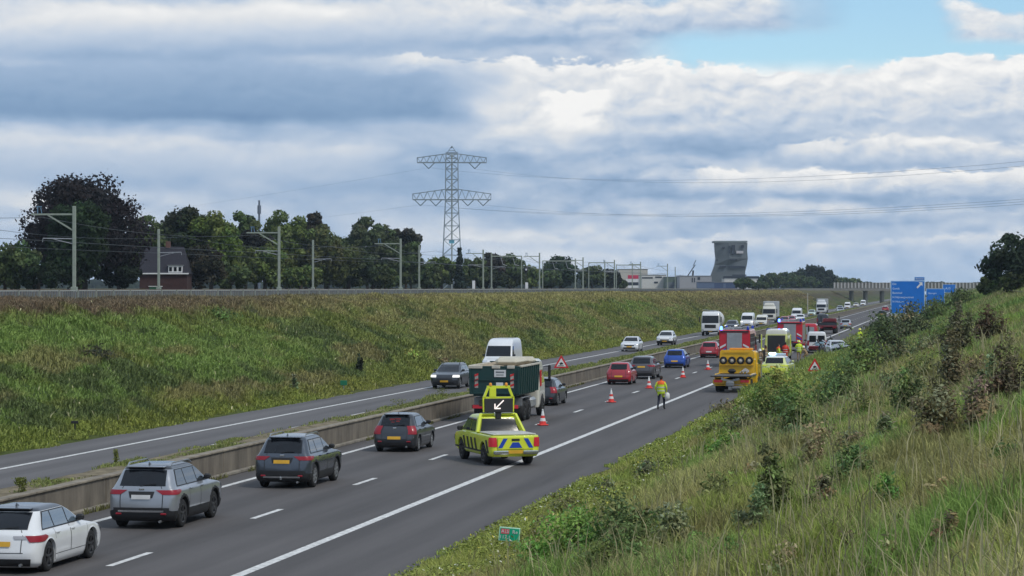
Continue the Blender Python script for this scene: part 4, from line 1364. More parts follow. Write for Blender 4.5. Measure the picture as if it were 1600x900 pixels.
# 12 tow truck
def tow_truck(loc, rz=0):
    root = thing('tow_truck', 'bright yellow tow truck with four round wheels on its headboard, on the shoulder line', 'tow truck', loc, rz)
    b = MB(); b.box((0, 3.4, .72), (.9, 6.6, .24)); b.build('chassis', UNDER, root)
    b = MB(); b.box((0, .12, .66), (2.30, .20, .30), .03); b.box((0, .0, .45), (2.1, .12, .08), .02); b.build('rear_bumper', P_ORY, root)
    for sd in (-1, 1):
        b = MB(); b.box((sd * .82, .0, .70), (.52, .05, .16), .02); b.build('tail_light', REDLIT, root)
        b = MB(); b.box((sd * 1.08, 1.9, .95), (.12, 2.4, .34), .04); b.build('side_locker', P_ORY, root)
    b = MB(); b.box((0, 1.3, 1.02), (2.45, 3.0, .1), .02); b.box((0, -.25, 1.0), (2.5, .5, .06), .02, rot=Matrix.Rotation(R(-6), 3, 'X')); b.build('loading_deck', mat('deck_plate', (.13, .13, .13), .6, .4, dirt=.1), root)
    b = MB(); b.bar((0, -.5, .55), (0, .5, .6), .22, .2); b.box((0, -.6, .55), (.5, .25, .3), .05); b.bar((-.55, -.55, .86), (.0, -.4, .72), .12); b.bar((.55, -.55, .86), (0, -.4, .72), .12); b.bar((-.1, -.6, .3), (.1, -.6, .3), .2)
    b.build('underlift', GREYM, root)
    b = MB(); b.plate_y([(-1.12, 1.1), (1.12, 1.1), (1.04, 2.45), (.94, 2.55), (-.94, 2.55), (-1.04, 2.45)], 2.55, 2.72)
    b.box((0, 2.49, 1.62), (2.1, .14, .05)); b.box((0, 2.5, 2.42), (1.6, .04, .03))
    hb = b.build('headboard', P_ORY, root)
    for x in (-.82, -.28, .26, .80):
        b = MB(); b.lathe([(.12, 2.53), (.22, 2.53), (.245, 2.48), (.22, 2.42), (.13, 2.42), (.12, 2.53)], 'y', (x, 0, 1.90), 18); w_ = b.build('small_wheel', RUBBER, root)
        b = MB(); b.lathe([(.001, 2.44), (.11, 2.45), (.125, 2.47)], 'y', (x, 0, 1.90), 14); b.build('hub', mat('cream_hub', (.75, .66, .55), .5), w_)
    b = MB(); b.box((-.25, 2.2, 1.25), (.5, .4, .28), .12); b.build('tool_bag', BLACK, root)
    b = MB()
    for i in range(8): b.tube((.25 + .07 * i, 2.1 + .1 * math.sin(i * 2), 1.12 + .05 * (i % 3)), (.45 + .05 * i, 2.3, 1.42 - .04 * abs(i - 3)), .045, n=6)
    b.build('strap_heap', mat('grey_straps', (.33, .33, .34), .8), root)
    b = MB(); b.box((0, 3.1, 1.5), (2.2, .5, 1.0), .05); b.build('tool_cupboard', P_ORY, root)
    axle(root, 1.35, 2.25, .42, .26, True); axle(root, 5.2, 2.25, .42, .26)
    truck_cab(root, 4.2, P_ORY, 2.2, 2.45, 1.9, .4, deflector=False)
    b = MB(); b.box((0, 4.9, 2.55), (1.5, .3, .14), .04); b.build('light_bar', mat('amber_lens', (.8, .3, .02), .2), root)
    return root


pa = at(1150, 613)
tow_truck((-13.2, pa.y - .5, 0), R(-2.5))

# 13 / 16 fire engines
CHEV = mat('chevron_white', (.7, .7, .72), .5)


def fire_engine(loc, label, rz=0, open_side=True, L=8.0):
    root = thing('fire_engine', label, 'fire engine', loc, rz)
    # origin at the rear face ground
    b = MB(); b.box((0, 2.6, 1.85), (2.5, 5.2, 2.30), .06); bod = b.build('body', P_FIRE, root)
    b = MB(); b.box((0, 3.6, .62), (2.1, 7.2, .3)); b.build('chassis', UNDER, root)
    b = MB(); b.box((0, -.03, 1.9), (1.22, .06, 1.72), .01)
    for i in range(17): b.box((0, -.065, 1.1 + i * .1), (1.18, .02, .012))
    b.build('rear_shutter', ALU, bod)
    b = MB(); b.box((0, -.02, 2.86), (2.3, .1, .12)); b.build('rear_lamp_rail', BLACK, bod)
    b = MB(); b.box((0, -.05, .78), (2.4, .12, .22), .03); b.build('rear_bumper', BLACK, root)
    for sd in (-1, 1):
        b = MB(); b.box((sd * 1.0, -.1, .86), (.32, .05, .14)); b.build('tail_light', REDLIT, root)
        # slanted blue white stripes low on the rear corner
        for i in range(3):
            m = MB(); x0 = sd * (.72 + .0); z = 1.05 + i * .34
            m.plate_y([(sd * .70, z), (sd * 1.18, z - .26), (sd * 1.18, z - .10), (sd * .70, z + .16)][::sd], -.02, -.03)
            m.build('stripe', CHEV if i % 2 == 0 else mat('blue_stripe', (.01, .06, .42), .5), bod)
        b = MB()
        if open_side:
            for y in (1.0, 2.6, 4.2): b.box((sd * 1.255, y, 1.78), (.02, 1.35, 1.75))
            sm = mat('locker_inside', (.035, .03, .03), .7)
        else:
            for y in (1.0, 2.6, 4.2): b.box((sd * 1.26, y, 1.78), (.03, 1.35, 1.75))
            sm = ALU
        lk = b.build('side_locker', sm, bod)
        if open_side:
            for y in (1.0, 2.6, 4.2):
                m = MB()
                for z in (1.35, 1.95, 2.35): m.box((sd * 1.27, y, z), (.03, 1.3, .04))
                for q in range(4): m.box((sd * 1.27, y - .5 + q * .33, 1.5 + .4 * (q % 2)), (.04, .2, .22), .02)
                m.build('shelf', GREYM, lk)
        for y in (.1, 4.9):
            m = MB(); m.lathe([(.001, 3.30), (.07, 3.28), (.10, 3.22), (.11, 3.05), (.11, 3.0)], 'z', (sd * 1.08, y, 0), 12)
            if (sd < 0 and y < 1): m.build('beacon', BLUEL, root)
            else: m.build('beacon', mat('blue_lens', (.01, .04, .4), .2), root)
    # roof load: ladders, suction hoses, box
    b = MB()
    for x in (-.75, -.35): b.bar((x, .1, 3.12), (x, 5.0, 3.16), .06, .1)
    for i in range(14): b.bar((-.75, .3 + i * .34, 3.13), (-.35, .3 + i * .34, 3.13), .04)
    b.build('roof_ladder', ALU, root)
    b = MB()
    for x in (.0, .2, .4): b.tube((x, .4, 3.1), (x, 4.6, 3.1), .08, n=8)
    b.box((.8, 2.4, 3.15), (.45, 2.4, .26), .03); b.build('hose_box', GREYM, root)
    b = MB()
    b.box((0, 2.6, 3.02), (2.35, 5.0, .06)); b.build('roof_walkway', ALU, bod)
    axle(root, 1.7, 2.42, .5, .3, True); axle(root, 6.4, 2.42, .5, .3)
    truck_cab(root, 5.3, P_FIRE, 2.45, 2.95, 2.6, deflector=False)
    return root


fe1 = fire_engine((-17.25, at(1150, 573.3).y, 0), 'red fire engine with its side lockers open, nearest one, behind the yellow tow truck')
fe2 = fire_engine((-15.9, 252, 0), 'red fire engine standing farther back, behind the rescuers and the white crashed van', open_side=False)
# small red fire van
r_, s_ = car('fire_van', 'low red fire service van in front of the dark red flatbed', 'van', (-16.6, 302, 0), 0, 'van', 5.2, 2.0, 2.15, P_FIRE, None, detail=1)
b = MB(); b.box((0, -2.64, 1.3), (1.2, .04, .9)); b.build('rear_shutter', ALU, r_)
# dark red flatbed
root = thing('flatbed_truck', 'dark red low flatbed truck beyond the crashed van', 'truck', (-16.9, 352, 0))
b = MB(); b.box((0, 2.2, 1.05), (2.5, 4.6, .2), .03); b.build('deck', P_DKRED, root)
b = MB(); b.box((0, .0, 1.35), (2.5, .06, .42), .02); b.box((-1.22, 2.2, 1.35), (.06, 4.5, .42), .02); b.box((1.22, 2.2, 1.35), (.06, 4.5, .42), .02); b.build('drop_side', P_DKGREY, root)
b = MB(); b.box((0, 2.6, .7), (.9, 5.4, .24)); b.build('chassis', UNDER, root)
for sd in (-1, 1):
    b = MB(); b.box((sd * .9, -.03, .85), (.4, .06, .16)); b.build('tail_light', RED, root)
axle(root, 1.0, 2.3, .42, .26, True); axle(root, 4.9, 2.3, .42, .26)
truck_cab(root, 4.6, P_DKRED, 2.1, 2.1, 1.8, .4, deflector=False)

# 14 ambulance
r_, s_ = car('ambulance', 'yellow ambulance with its dark rear doorway open, behind the police car', 'ambulance', (-15.2, 222 + 3, 0), 0, 'van', 6.0, 2.1, 2.75, paint('pale_ambulance_yellow', (.66, .68, .26)), P_CREAM, detail=1, bar=1)
s_.across(.75, 2.2, lambda z: .78, off=.02).build('rear_doorway', mat('dark_interior', (.02, .02, .025), .7), r_)
for sd in (-1, 1):
    b = MB(); b.box((sd * 1.28, -3.25, 1.5), (.06, .75, 1.6), .02); b.build('rear_door', P_YEL, r_)
    b = MB(); b.box((sd * .72, -2.6, 2.72), (.36, .22, .18), .05); b.build('beacon', BLUEW if sd > 0 else mat('blue_lens', (.01, .04, .4), .2), r_)
b = MB(); b.box((0, -2.55, 2.66), (1.2, .2, .14), .03); b.build('roof_lamp_housing', P_YEL, r_)

# 15 police car
D15 = 12.05
r_, s_ = car('police_car', 'white and fluorescent yellow police car with lit blue roof lamps, right behind the tow truck', 'police car', (-D15, 176 + 2.2, 0), R(-4), 'suv', 4.6, 1.88, 1.62, paint('pale_rescue_yellow', (.66, .72, .28)), P_WHITE, wr=.35, tail='wide', detail=1, tailm=P_YEL)
s_.across(.42, .80, lambda z: s_.par(z)[2] - .10, off=.02).build('rear_marking', P_YEL, r_)
for sd in (-1, 1):
    s_.yz([(-2.0, .55), (1.7, .55), (1.7, .85), (-2.0, .85)], sd, .014, 10).build('side_marking', P_YEL, r_)
    for i in range(4):
        y = -1.6 + i * .9
        s_.yz([(y, .55), (y + .25, .55), (y + .45, .85), (y + .2, .85)], sd, .018).build('stripe', mat('blue_stripe', (.01, .06, .42), .5), r_)
b = MB(); b.box((0, -.4, 1.70), (1.2, .3, .14), .05); lb = b.build('light_bar', mat('light_bar_clear', (.5, .6, .7), .2), r_)
b = MB(); b.box((-.36, -.5, 1.74), (.5, .34, .16), .06); b.build('beacon', BLUEW, lb)

# 17 crashed white van seen from the back
r_, s_ = car('crashed_van', 'crashed white van with dark broken rear windows and a crumpled side', 'van', (-13.1, 246.5 + 2.3, 0), R(5), 'van', 4.7, 1.95, 2.1, P_WHITE, None, detail=1)
for sd in (-1, 1):
    s_.across(1.15, 1.72, lambda z: .36, off=.02)
    b = MB(); b.box((sd * .42, -2.36, 1.42), (.66, .05, .62), .03); b.build('rear_window', GLASS, r_)
b = MB(); b.box((.25, -2.37, .86), (.8, .05, .5), .02); b.build('torn_panel', mat('pale_blue_liner', (.30, .48, .60), .5), r_)
b = MB()
for i in range(16):
    p = Vector((1.0 + random.random() * .5, -2.2 + random.random() * 1.5, .3 + random.random() * 1.3)); q = p + Vector((random.uniform(-.3, .5), random.uniform(-.5, .5), random.uniform(-.3, .4)))
    b.bar(p, q, .14, .04)
b.build('crumpled_side', P_DKGREY, r_)
b = MB(); b.box((-.3, -2.45, .62), (1.0, .2, .2), .05); b.box((-.2, -2.4, .42), (1.4, .2, .14), .04, rot=Matrix.Rotation(R(4), 3, 'Y')); b.build('bent_bumper', P_DKRED, r_)

# 18 wrecked grey car on the verge
r_, s_ = car('wrecked_car', 'wrecked silver car with buckled bonnet on the verge, right of the crashed van', 'car', (-10.35, 233, .14), R(192), 'hatch', 4.2, 1.78, 1.42, paint('pale_silver', (.62, .64, .66)), None, detail=1)
b = MB()
b.add([(-.8, 2.3, .95), (.8, 2.2, .72), (.7, 1.1, 1.0), (-.7, 1.0, 1.12), (-.2, 1.7, 1.22), (.3, 1.6, 1.12)], [(0, 1, 5, 4), (1, 2, 5), (5, 2, 3, 4), (4, 3, 0)])
b.add([(-.8, 2.3, .9), (.8, 2.2, .67), (.7, 1.1, .95), (-.7, 1.0, 1.07)], [(3, 2, 1, 0)])
b.build('buckled_bonnet', P_SILVER, r_)
b = MB()
for i in range(18):
    p = Vector((random.uniform(-.8, .8), random.uniform(1.9, 2.4), .3 + random.random() * .6)); q = p + Vector((random.uniform(-.4, .4), random.uniform(-.2, .4), random.uniform(-.3, .3)))
    b.bar(p, q, .10, .04)
b.build('torn_front', BLACK, r_)
# loose debris between the wrecks
root = thing('car_wreckage', 'heap of dark twisted car parts between the crashed van and wrecked silver car', 'wreckage', (-11.9, 241, 0))
b = MB()
for i in range(60):
    p = Vector((max(-.7, min(.7, random.gauss(0, .4))), max(-1, min(1, random.gauss(0, .6))), random.random() ** 1.4 * 1.2)); q = p + Vector((random.uniform(-.6, .6), random.uniform(-.6, .6), random.uniform(-.4, .4))); q.z = max(q.z, 0.02)
    b.bar(p, q, random.uniform(.04, .3), random.uniform(.02, .1))
b.box((0, 0, .35), (1.0, 1.7, .7), .15); b.build('twisted_metal', mat('burnt_metal', (.05, .045, .045), .6, .3), root)
for i in range(8):
    p = Vector((random.gauss(0, .5), random.gauss(-.4, .5), random.random() * 1.2)); b = MB(); b.bar(p, p + Vector((random.uniform(-.4, .4), .2, random.uniform(-.3, .3))), .22, .05)
    b.build('panel_scrap', P_SILVER, root)

# ------------------------------------------------------------------ oncoming traffic (left carriageway)
def oncoming(name, label, cat, D, y, style, L, W, Ht, body, **kw):
    return car(name, label, cat, (-D, y + L / 2, 0), math.pi, style, L, W, Ht, body, detail=kw.pop('detail', 1), **kw)


oncoming('dark_suv', 'dark grey SUV coming this way with lit headlights, left of the green tipper truck', 'car', 31.55, at(684, 608).y, 'suv', 4.6, 1.84, 1.6, P_DKGREY, None, wr=.35, headlit=True, detail=2, rails=BLACK) if False else \
    oncoming('dark_suv', 'dark grey SUV coming this way with lit headlights, left of the green tipper truck', 'car', 31.55, at(684, 608).y, 'suv', 4.6, 1.84, 1.6, P_DKGREY, wr=.35, headlit=True, detail=2, rails=BLACK)
oncoming('white_van', 'tall white delivery van coming this way, showing above the green tipper truck', 'van', 32.3, 177, 'van', 5.8, 2.05, 2.72, P_WHITE)
oncoming('white_saloon', 'white saloon car coming this way, first one right of the tipper truck', 'car', 31.8, at(980, 549.5).y, 'sedan', 4.6, 1.82, 1.5, P_WHITE)
oncoming('white_suv', 'white SUV with black bumper coming this way, just behind the white saloon', 'car', 31.3, at(1036, 540).y, 'suv', 4.5, 1.84, 1.62, P_WHITE, clad=BLACK, clad_z=.45)
oncoming('dark_suv', 'dark SUV with bright headlights coming this way, behind the white tanker truck', 'car', 31.9, 368, 'suv', 4.6, 1.86, 1.65, P_DKGREY, headlit=True)
oncoming('white_van', 'white van coming this way, between the dark SUV and the box truck', 'van', 32.3, 402, 'van', 5.4, 2.02, 2.4, P_WHITE, headlit=True)
oncoming('white_van', 'low white van with pale front, right in front of the tall box truck', 'van', 31.2, 418, 'van', 4.6, 1.9, 1.9, P_CREAM)
oncoming('red_hatchback', 'red car coming this way beside the tall box truck', 'car', 28.3, 432, 'hatch', 4.2, 1.78, 1.5, P_RED)
oncoming('red_hatchback', 'second red car, just behind the red car beside the box truck', 'car', 28.1, 447, 'hatch', 4.0, 1.75, 1.45, P_RED)
oncoming('white_van', 'white high van coming this way above the second fire engine', 'van', 30.3, 500, 'van', 5.5, 2.0, 2.4, P_WHITE)
oncoming('white_hatchback', 'white car coming this way, in front of the high van above the second fire engine', 'car', 27.8, 470, 'hatch', 4.2, 1.8, 1.5, P_WHITE, headlit=True)
oncoming('green_hatchback', 'pale green estate car coming this way in front of the distant white lorry', 'car', 30.9, 566, 'estate', 4.5, 1.8, 1.5, P_LGREEN)
far = [(30.6, 705, 'hatch', P_SILVER, 'small silver car behind the distant white lorry'), (30.9, 765, 'van', P_WHITE, 'small white van among the far oncoming cars'),
       (31.0, 838, 'hatch', P_CREAM, 'small cream car among the far oncoming cars'), (30.8, 900, 'van', P_WHITE, 'farthest white van coming out from under the viaduct'),
       (27.6, 640, 'hatch', P_SILVER, 'small silver car beside the distant white lorry in the inner lane')]
for D, y, st, pn, lb in far:
    oncoming('distant_car', lb, 'car', D, y, st, 4.3 if st != 'van' else 5.0, 1.8, 1.5 if st != 'van' else 2.1, pn)


def lorry(name, label, loc, body, box, boxm=None, Ht=3.2, bl=7.0, bh=3.9, tank=False):
    root = thing(name, label, 'truck', loc, math.pi)
    # origin at the front; cab points +y local, body behind
    truck_cab(root, -2.2, body, 2.45, Ht, 2.2, .5, deflector=not tank, lit=False)
    b = MB(); b.box((0, -2.2 - bl / 2, .85), (.9, bl + 1.2, .26)); b.build('chassis', UNDER, root)
    if tank:
        prof = [(.001, 0), (.7, .05), (1.0, .35), (1.15, 1.2), (1.15, bl - 1.2), (1.0, bl - .35), (.7, bl - .05), (.001, bl)]
        b = MB(); b.lathe([(r, -2.6 - h) for r, h in prof], 'y', (0, 0, 2.15), 20); b.build('tank', box, root)
        b = MB(); b.bar((-.9, -2.5, 3.3), (1.25, -3.0, 3.45), .1); b.box((.0, -4, 3.3), (.6, 2.5, .15), .03); b.build('tank_walkway', ALU, root)
    else:
        b = MB(); b.box((0, -2.55 - bl / 2, 1.1 + (bh - 1.1) / 2), (2.52, bl, bh - 1.1), .05); b.build('box_body', box, root)
    for y in (-1.1, -bl * .75 - 1, -bl * .9 - 1.6): axle(root, y, 2.42, .5, .3)
    return root


lorry('tanker_truck', 'white concrete or tanker truck coming this way, behind the front fire engine', (-31.6, 333, 0), P_WHITE, mat('tank_white', (.6, .6, .58), .5), tank=True, Ht=3.25)
lorry('box_truck', 'tall white box truck with roof fairing coming this way, behind two white vans', (-32.7, 458, 0), P_CREAM, mat('box_grey', (.40, .42, .44), .5), Ht=3.1, bh=3.95)
lorry('box_truck', 'distant white lorry coming this way, left of the thin lamp pole and the viaduct', (-30.6, 604, 0), P_WHITE, mat('box_grey', (.40, .42, .44), .5), Ht=3.0, bh=3.8)
# ------------------------------------------------------------------ people
SKIN = mat('skin', (.45, .27, .2), .6); NAVY = mat('navy_cloth', (.012, .016, .035), .8); BOOT = mat('black_boots', (.012, .012, .012), .6)
TANC = mat('tan_turnout_cloth', (.29, .20, .11), .85, var=.2, vscale=6); REFL = mat('reflective_tape', (.65, .65, .62), .35)
HAIR = mat('dark_hair', (.03, .02, .015), .8); HELM_Y = mat('helmet_yellow', (.75, .72, .1), .3); HELM_W = mat('helmet_white', (.7, .7, .7), .3); REDC = mat('red_orange_suit', (.75, .06, .03), .75)


def person(label, loc, rz, pose='stand', top=HIVIS, bottom=NAVY, shoulder=None, head='hair', hgt_=1.78, z_hem=.82, hold=None):
    root = thing('person', label, 'person', loc, rz)
    k = hgt_ / 1.78
    # joints facing +y; left/right along x
    J = {}
    if pose in ('stand', 'walk'):
        st = .26 if pose == 'walk' else .05
        J = dict(pel=(0, 0, .95), wst=(0, .01, 1.12), chest=(0, .0, 1.35), neck=(0, .0, 1.50), hb=(0, .02, 1.60), ht=(0, .03, 1.72),
                 hipR=(.10, 0, .90), kneeR=(.12, st * .7, .50), ankR=(.12, st * .55, .10), toeR=(.14, st * .55 + .17, .045),
                 hipL=(-.10, 0, .90), kneeL=(-.12, -st * .1, .49), ankL=(-.12, -st * 1.0, .10 + st * .12), toeL=(-.14, -st * 1.0 + .17, .045),
                 shR=(.19, -.01, 1.43), elR=(.29, -.04, 1.16), wrR=(.26, .10, .92),
                 shL=(-.19, -.01, 1.43), elL=(-.30, -.05, 1.17), wrL=(-.27, .12, .96))
        if pose == 'stand': J['wrL'] = (-.12, .30, 1.10); J['elL'] = (-.29, .05, 1.15)
    elif pose == 'crouch':
        J = dict(pel=(0, 0, .42), wst=(0, .08, .56), chest=(0, .24, .76), neck=(0, .33, .90), hb=(0, .38, .98), ht=(0, .42, 1.08),
                 hipR=(.10, .02, .40), kneeR=(.18, .42, .46), ankR=(.15, .16, .10), toeR=(.16, .34, .045),
                 hipL=(-.10, .02, .40), kneeL=(-.18, .36, .22), ankL=(-.14, -.06, .08), toeL=(-.14, .06, .04),
                 shR=(.19, .29, .84), elR=(.26, .48, .62), wrR=(.16, .66, .48), shL=(-.19, .29, .84), elL=(-.26, .46, .60), wrL=(-.14, .64, .44))
    elif pose == 'bend':
        J = dict(pel=(0, 0, .92), wst=(0, .10, 1.05), chest=(0, .28, 1.20), neck=(0, .42, 1.27), hb=(0, .50, 1.30), ht=(0, .60, 1.38),
                 hipR=(.10, 0, .88), kneeR=(.12, .10, .49), ankR=(.12, 0, .10), toeR=(.14, .17, .045),
                 hipL=(-.10, 0, .88), kneeL=(-.12, .08, .49), ankL=(-.12, -.1, .10), toeL=(-.14, .07, .045),
                 shR=(.19, .34, 1.22), elR=(.24, .44, .95), wrR=(.2, .60, .78), shL=(-.19, .34, 1.22), elL=(-.24, .46, .95), wrL=(-.18, .62, .80))
    rad = dict(pel=(.16, .12), wst=(.145, .11), chest=(.165, .12), neck=(.058, .058), hb=(.072, .085), ht=(.07, .08), hipR=(.098, .1), kneeR=(.066, .068), ankR=(.048, .05), toeR=(.045, .035),
               shR=(.07, .07), elR=(.052, .052), wrR=(.034, .034))
    E = [('pel', 'wst'), ('wst', 'chest'), ('chest', 'neck'), ('neck', 'hb'), ('hb', 'ht')]
    for s in 'RL': E += [('pel', 'hip' + s), ('hip' + s, 'knee' + s), ('knee' + s, 'ank' + s), ('ank' + s, 'toe' + s), ('chest', 'sh' + s), ('sh' + s, 'el' + s), ('el' + s, 'wr' + s)]
    names = list(J); V = [Vector(J[n]) for n in names]; RD = [rad.get(n, rad.get(n[:-1] + 'R')) for n in names]
    ed = [(names.index(a), names.index(b_)) for a, b_ in E]
    for s, sg in (('R', 1), ('L', -1)):
        w_ = names.index('wr' + s); el = V[names.index('el' + s)]; d = (V[w_] - el).normalized()
        side = Vector((0, 1, 0)) if abs(d.y) < .7 else Vector((0, 0, 1)); side = (side - d * side.dot(d)).normalized()
        V.append(V[w_] + d * .07); RD.append((.034, .022)); ed.append((w_, len(V) - 1)); pm = len(V) - 1
        for i in range(4):
            b0 = V[pm] + side * (.026 - .0175 * i) + d * .02; ln = (.062, .072, .068, .052)[i]
            V.append(b0); RD.append((.009, .009)); ed.append((pm, len(V) - 1))
            V.append(b0 + d * ln * .55); RD.append((.0085, .0085)); ed.append((len(V) - 2, len(V) - 1))
            V.append(b0 + d * ln + Vector((-sg * .02, 0, 0))); RD.append((.0075, .0075)); ed.append((len(V) - 2, len(V) - 1))
        V.append(V[w_] + d * .03 + side * .045); RD.append((.011, .011)); ed.append((w_, len(V) - 1))
        V.append(V[w_] + d * .07 + side * .062); RD.append((.009, .009)); ed.append((len(V) - 2, len(V) - 1))
    # nose and ears
    hb, ht = V[names.index('hb')], V[names.index('ht')]; hm = (hb + ht) / 2
    me = bpy.data.meshes.new('person'); me.from_pydata([tuple(v * k) for v in V], ed, [])
    o = bpy.data.objects.new('tmp', me); COL.objects.link(o)
    sm = o.modifiers.new('skin', 'SKIN'); sm.use_smooth_shade = True; sm.branch_smoothing = .3
    for i, r_ in enumerate(RD):
        me.skin_vertices[0].data[i].radius = (r_[0] * k, r_[1] * k)
    me.skin_vertices[0].data[0].use_root = True
    ms = o.modifiers.new('sub', 'SUBSURF'); ms.levels = 1; ms.render_levels = 1
    dg = bpy.context.evaluated_depsgraph_get(); dg.update()
    nm = bpy.data.meshes.new_from_object(o.evaluated_get(dg))
    bpy.data.objects.remove(o)
    nm.materials.clear()
    for m_ in (SKIN, top, bottom, BOOT, REFL, shoulder or top, HAIR): nm.materials.append(m_)
    zc, zn, zp = V[names.index('chest')] * k, V[names.index('neck')] * k, V[names.index('pel')] * k
    wr_ = [V[names.index('wr' + s)] * k for s in 'RL']
    el_ = [V[names.index('el' + s)] * k for s in 'RL']; ank = [V[names.index('ank' + s)] * k for s in 'RL']
    spine = (zn - zp).normalized()
    for p in nm.polygons:
        c = p.center; p.use_smooth = True
        t = (c - zp).dot(spine) / (zn - zp).length
        nearhand = min(((c - w_).length if (c - w_).dot((w_ - e_).normalized()) < 0 else 0) if (c - w_).length < .24 else 9 for w_, e_ in zip(wr_, el_)) < .02
        foot = min((c - a).length for a in ank) < .20 and c.z < min(a.z for a in ank) + .12
        if nearhand: mi = 0
        elif foot: mi = 3
        elif (c - zn).dot(spine) > .045: mi = 6 if (c.y < hm.y * k - .0 or c.z > ht.z * k - .0) and head == 'hair' else 0
        elif t > .86 and shoulder: mi = 5
        elif min((c - w_).length for w_ in wr_) < .3 or min((c - e_).length for e_ in el_) < .2: mi = 1
        elif c.z < zp.z - .04 or t < -.06: mi = 2
        else: mi = 1
        p.material_index = mi
    body = bpy.data.objects.new('body', nm); link(body, root)
    hc = hm * k
    if head == 'hair':
        b = MB(); b.lathe([(.001, hc.z + .115), (.06, hc.z + .10), (.088, hc.z + .05), (.092, hc.z - .0), (.085, hc.z - .03)], 'z', (hc.x, hc.y - .02, 0), 12); b.build('hair', HAIR, root)
    else:
        b = MB(); b.lathe([(.001, hc.z + .15), (.07, hc.z + .135), (.115, hc.z + .08), (.128, hc.z + .0), (.145, hc.z - .015)], 'z', (hc.x, hc.y - .01, 0), 14); b.build('helmet', HELM_Y if head == 'yellow' else HELM_W, root)
    b = MB(); b.box((hc.x, hc.y + .088, hc.z - .005), (.022, .04, .035), .008); b.box((hc.x + .085, hc.y, hc.z), (.015, .03, .05), .005); b.box((hc.x - .085, hc.y, hc.z), (.015, .03, .05), .005); b.build('face', SKIN, root)
    # jacket skirt with reflective bands
    if pose in ('stand', 'walk'):
        b = MB(); prof = [(.165, z_hem), (.185, z_hem + .02), (.18, 1.0), (.172, 1.12), (.19, 1.30), (.165, 1.42), (.10, 1.49)]
        vs = [(r * k, z * k) for r, z in prof]; b.lathe(vs, 'z', (0, 0, 0), 16)
        b.v = [(v[0] * 1.12, v[1] * .80, v[2]) for v in b.v]; jk = b.build('jacket', top, root)
        b = MB()
        for z in (.96, 1.14): b.lathe([(.187 * k, (z) * k), (.188 * k, (z + .05) * k)], 'z', (0, 0, 0), 16)
        b.v = [(v[0] * 1.13, v[1] * .83, v[2]) for v in b.v]; b.build('reflective_band', REFL, jk)
        if shoulder:
            b = MB(); b.lathe([(.196 * k, 1.32 * k), (.172 * k, 1.43 * k), (.10 * k, 1.50 * k)], 'z', (0, 0, 0), 16)
            b.v = [(v[0] * 1.14, v[1] * .84, v[2]) for v in b.v]; b.build('shoulder_panel', shoulder, jk)
    return root


def gp(px, py): p = at(px, py); return (p.x, p.y, 0)


P1 = at(1033, 640.5)
person('officer in yellow hi-vis jacket with orange shoulders walking beside the white line', (P1.x, P1.y, .012), R(-6), 'walk', HIVIS, NAVY, HIORANGE, 'hair', 1.80)
rt = thing('helmet', 'white helmet held low at the side by the walking officer', 'helmet', (P1.x + .30, P1.y + .12, .62))
b = MB(); b.lathe([(.001, .30), (.08, .285), (.13, .22), (.15, .12), (.145, .0), (.12, -.04)], 'z', n=18); b.build('shell', HELM_W, rt)
b = MB(); b.box((0, .14, .08), (.2, .03, .1), .02); b.build('visor', GREYM, rt)
person('rescuer in bright yellow hi-vis jacket and tan trousers standing by the white crashed van', (-12.9, 217, .012), R(20), 'stand', HIVIS, TANC, None, 'yellow', 1.86)
person('rescuer in an all red-orange suit between the police car and the crashed van', (-13.75, 212, .012), R(-10), 'stand', REDC, REDC, None, 'hair', 1.82)
person('rescuer with orange shoulders and yellow jacket standing behind the police car', (-14.0, 207, .012), R(-70), 'stand', HIVIS, TANC, HIORANGE, 'hair', 1.8)
person('rescuer in yellow hi-vis jacket standing in the bushes right of the wrecked silver car', (-8.35, 236, h1(-8.35, 236)), R(60), 'stand', HIVIS, NAVY, None, 'yellow', 1.82)
person('firefighter in tan turnout suit at the open side lockers of the front fire engine', (-14.55, 200, .012), R(80), 'stand', TANC, TANC, None, 'hair', 1.84)
person('firefighter in tan suit standing between the tow truck and the police car', (-14.1, 188, .012), R(-30), 'stand', TANC, TANC, None, 'white', 1.8)
person('firefighter in tan suit bending beside the ambulance, left of the other rescuers', (-14.75, 204, .012), R(40), 'bend', TANC, TANC, None, 'yellow', 1.8)
person('firefighter crouching on the asphalt in front of the crashed white van', (-12.7, 226, .012), R(60), 'crouch', TANC, TANC, None, 'white', 1.8)

# ------------------------------------------------------------------ cones
cone_proto = None
CW = mat('cone_white', (.78, .78, .76), .4); CR = mat('cone_red', (.72, .04, .03), .45)


def cone(label, x, y):
    root = thing('traffic_cone', label, 'traffic cone', (x, y, .012), random.random(), 'traffic cones along the lane line')
    b = MB(); b.box((0, 0, .03), (.42, .42, .06), .02); b.build('base', CR, root)
    b = MB()
    zz = [(.06, .17), (.20, .14), (.34, .11), (.46, .085), (.58, .06), (.70, .035)]
    for i in range(5):
        b.lathe([(zz[i][1], zz[i][0]), (zz[i + 1][1], zz[i + 1][0])], 'z', n=16, mi=(0, 1, 0, 1, 1)[i])
    b.build('cone_body', [CR, CW], root)
    b = MB(); b.box((0, 0, .73), (.07, .07, .06), .02); b.build('tip', CW, root)
    return root


for t_, (px, py) in [('traffic cone closest to the yellow pickup, beside the tipper truck wheels', (848, 665)), ('traffic cone on the lane line in front of the small red hatchback', (955, 629)),
                     ('traffic cone just left of the walking officer', (1014, 607)), ('traffic cone right of the walking officer, behind the blue hatchback', (1067, 590)),
                     ('farthest traffic cone, next to the front fire engine', (1106, 578))]:
    p = at(px, py); cone(t_, p.x, p.y)

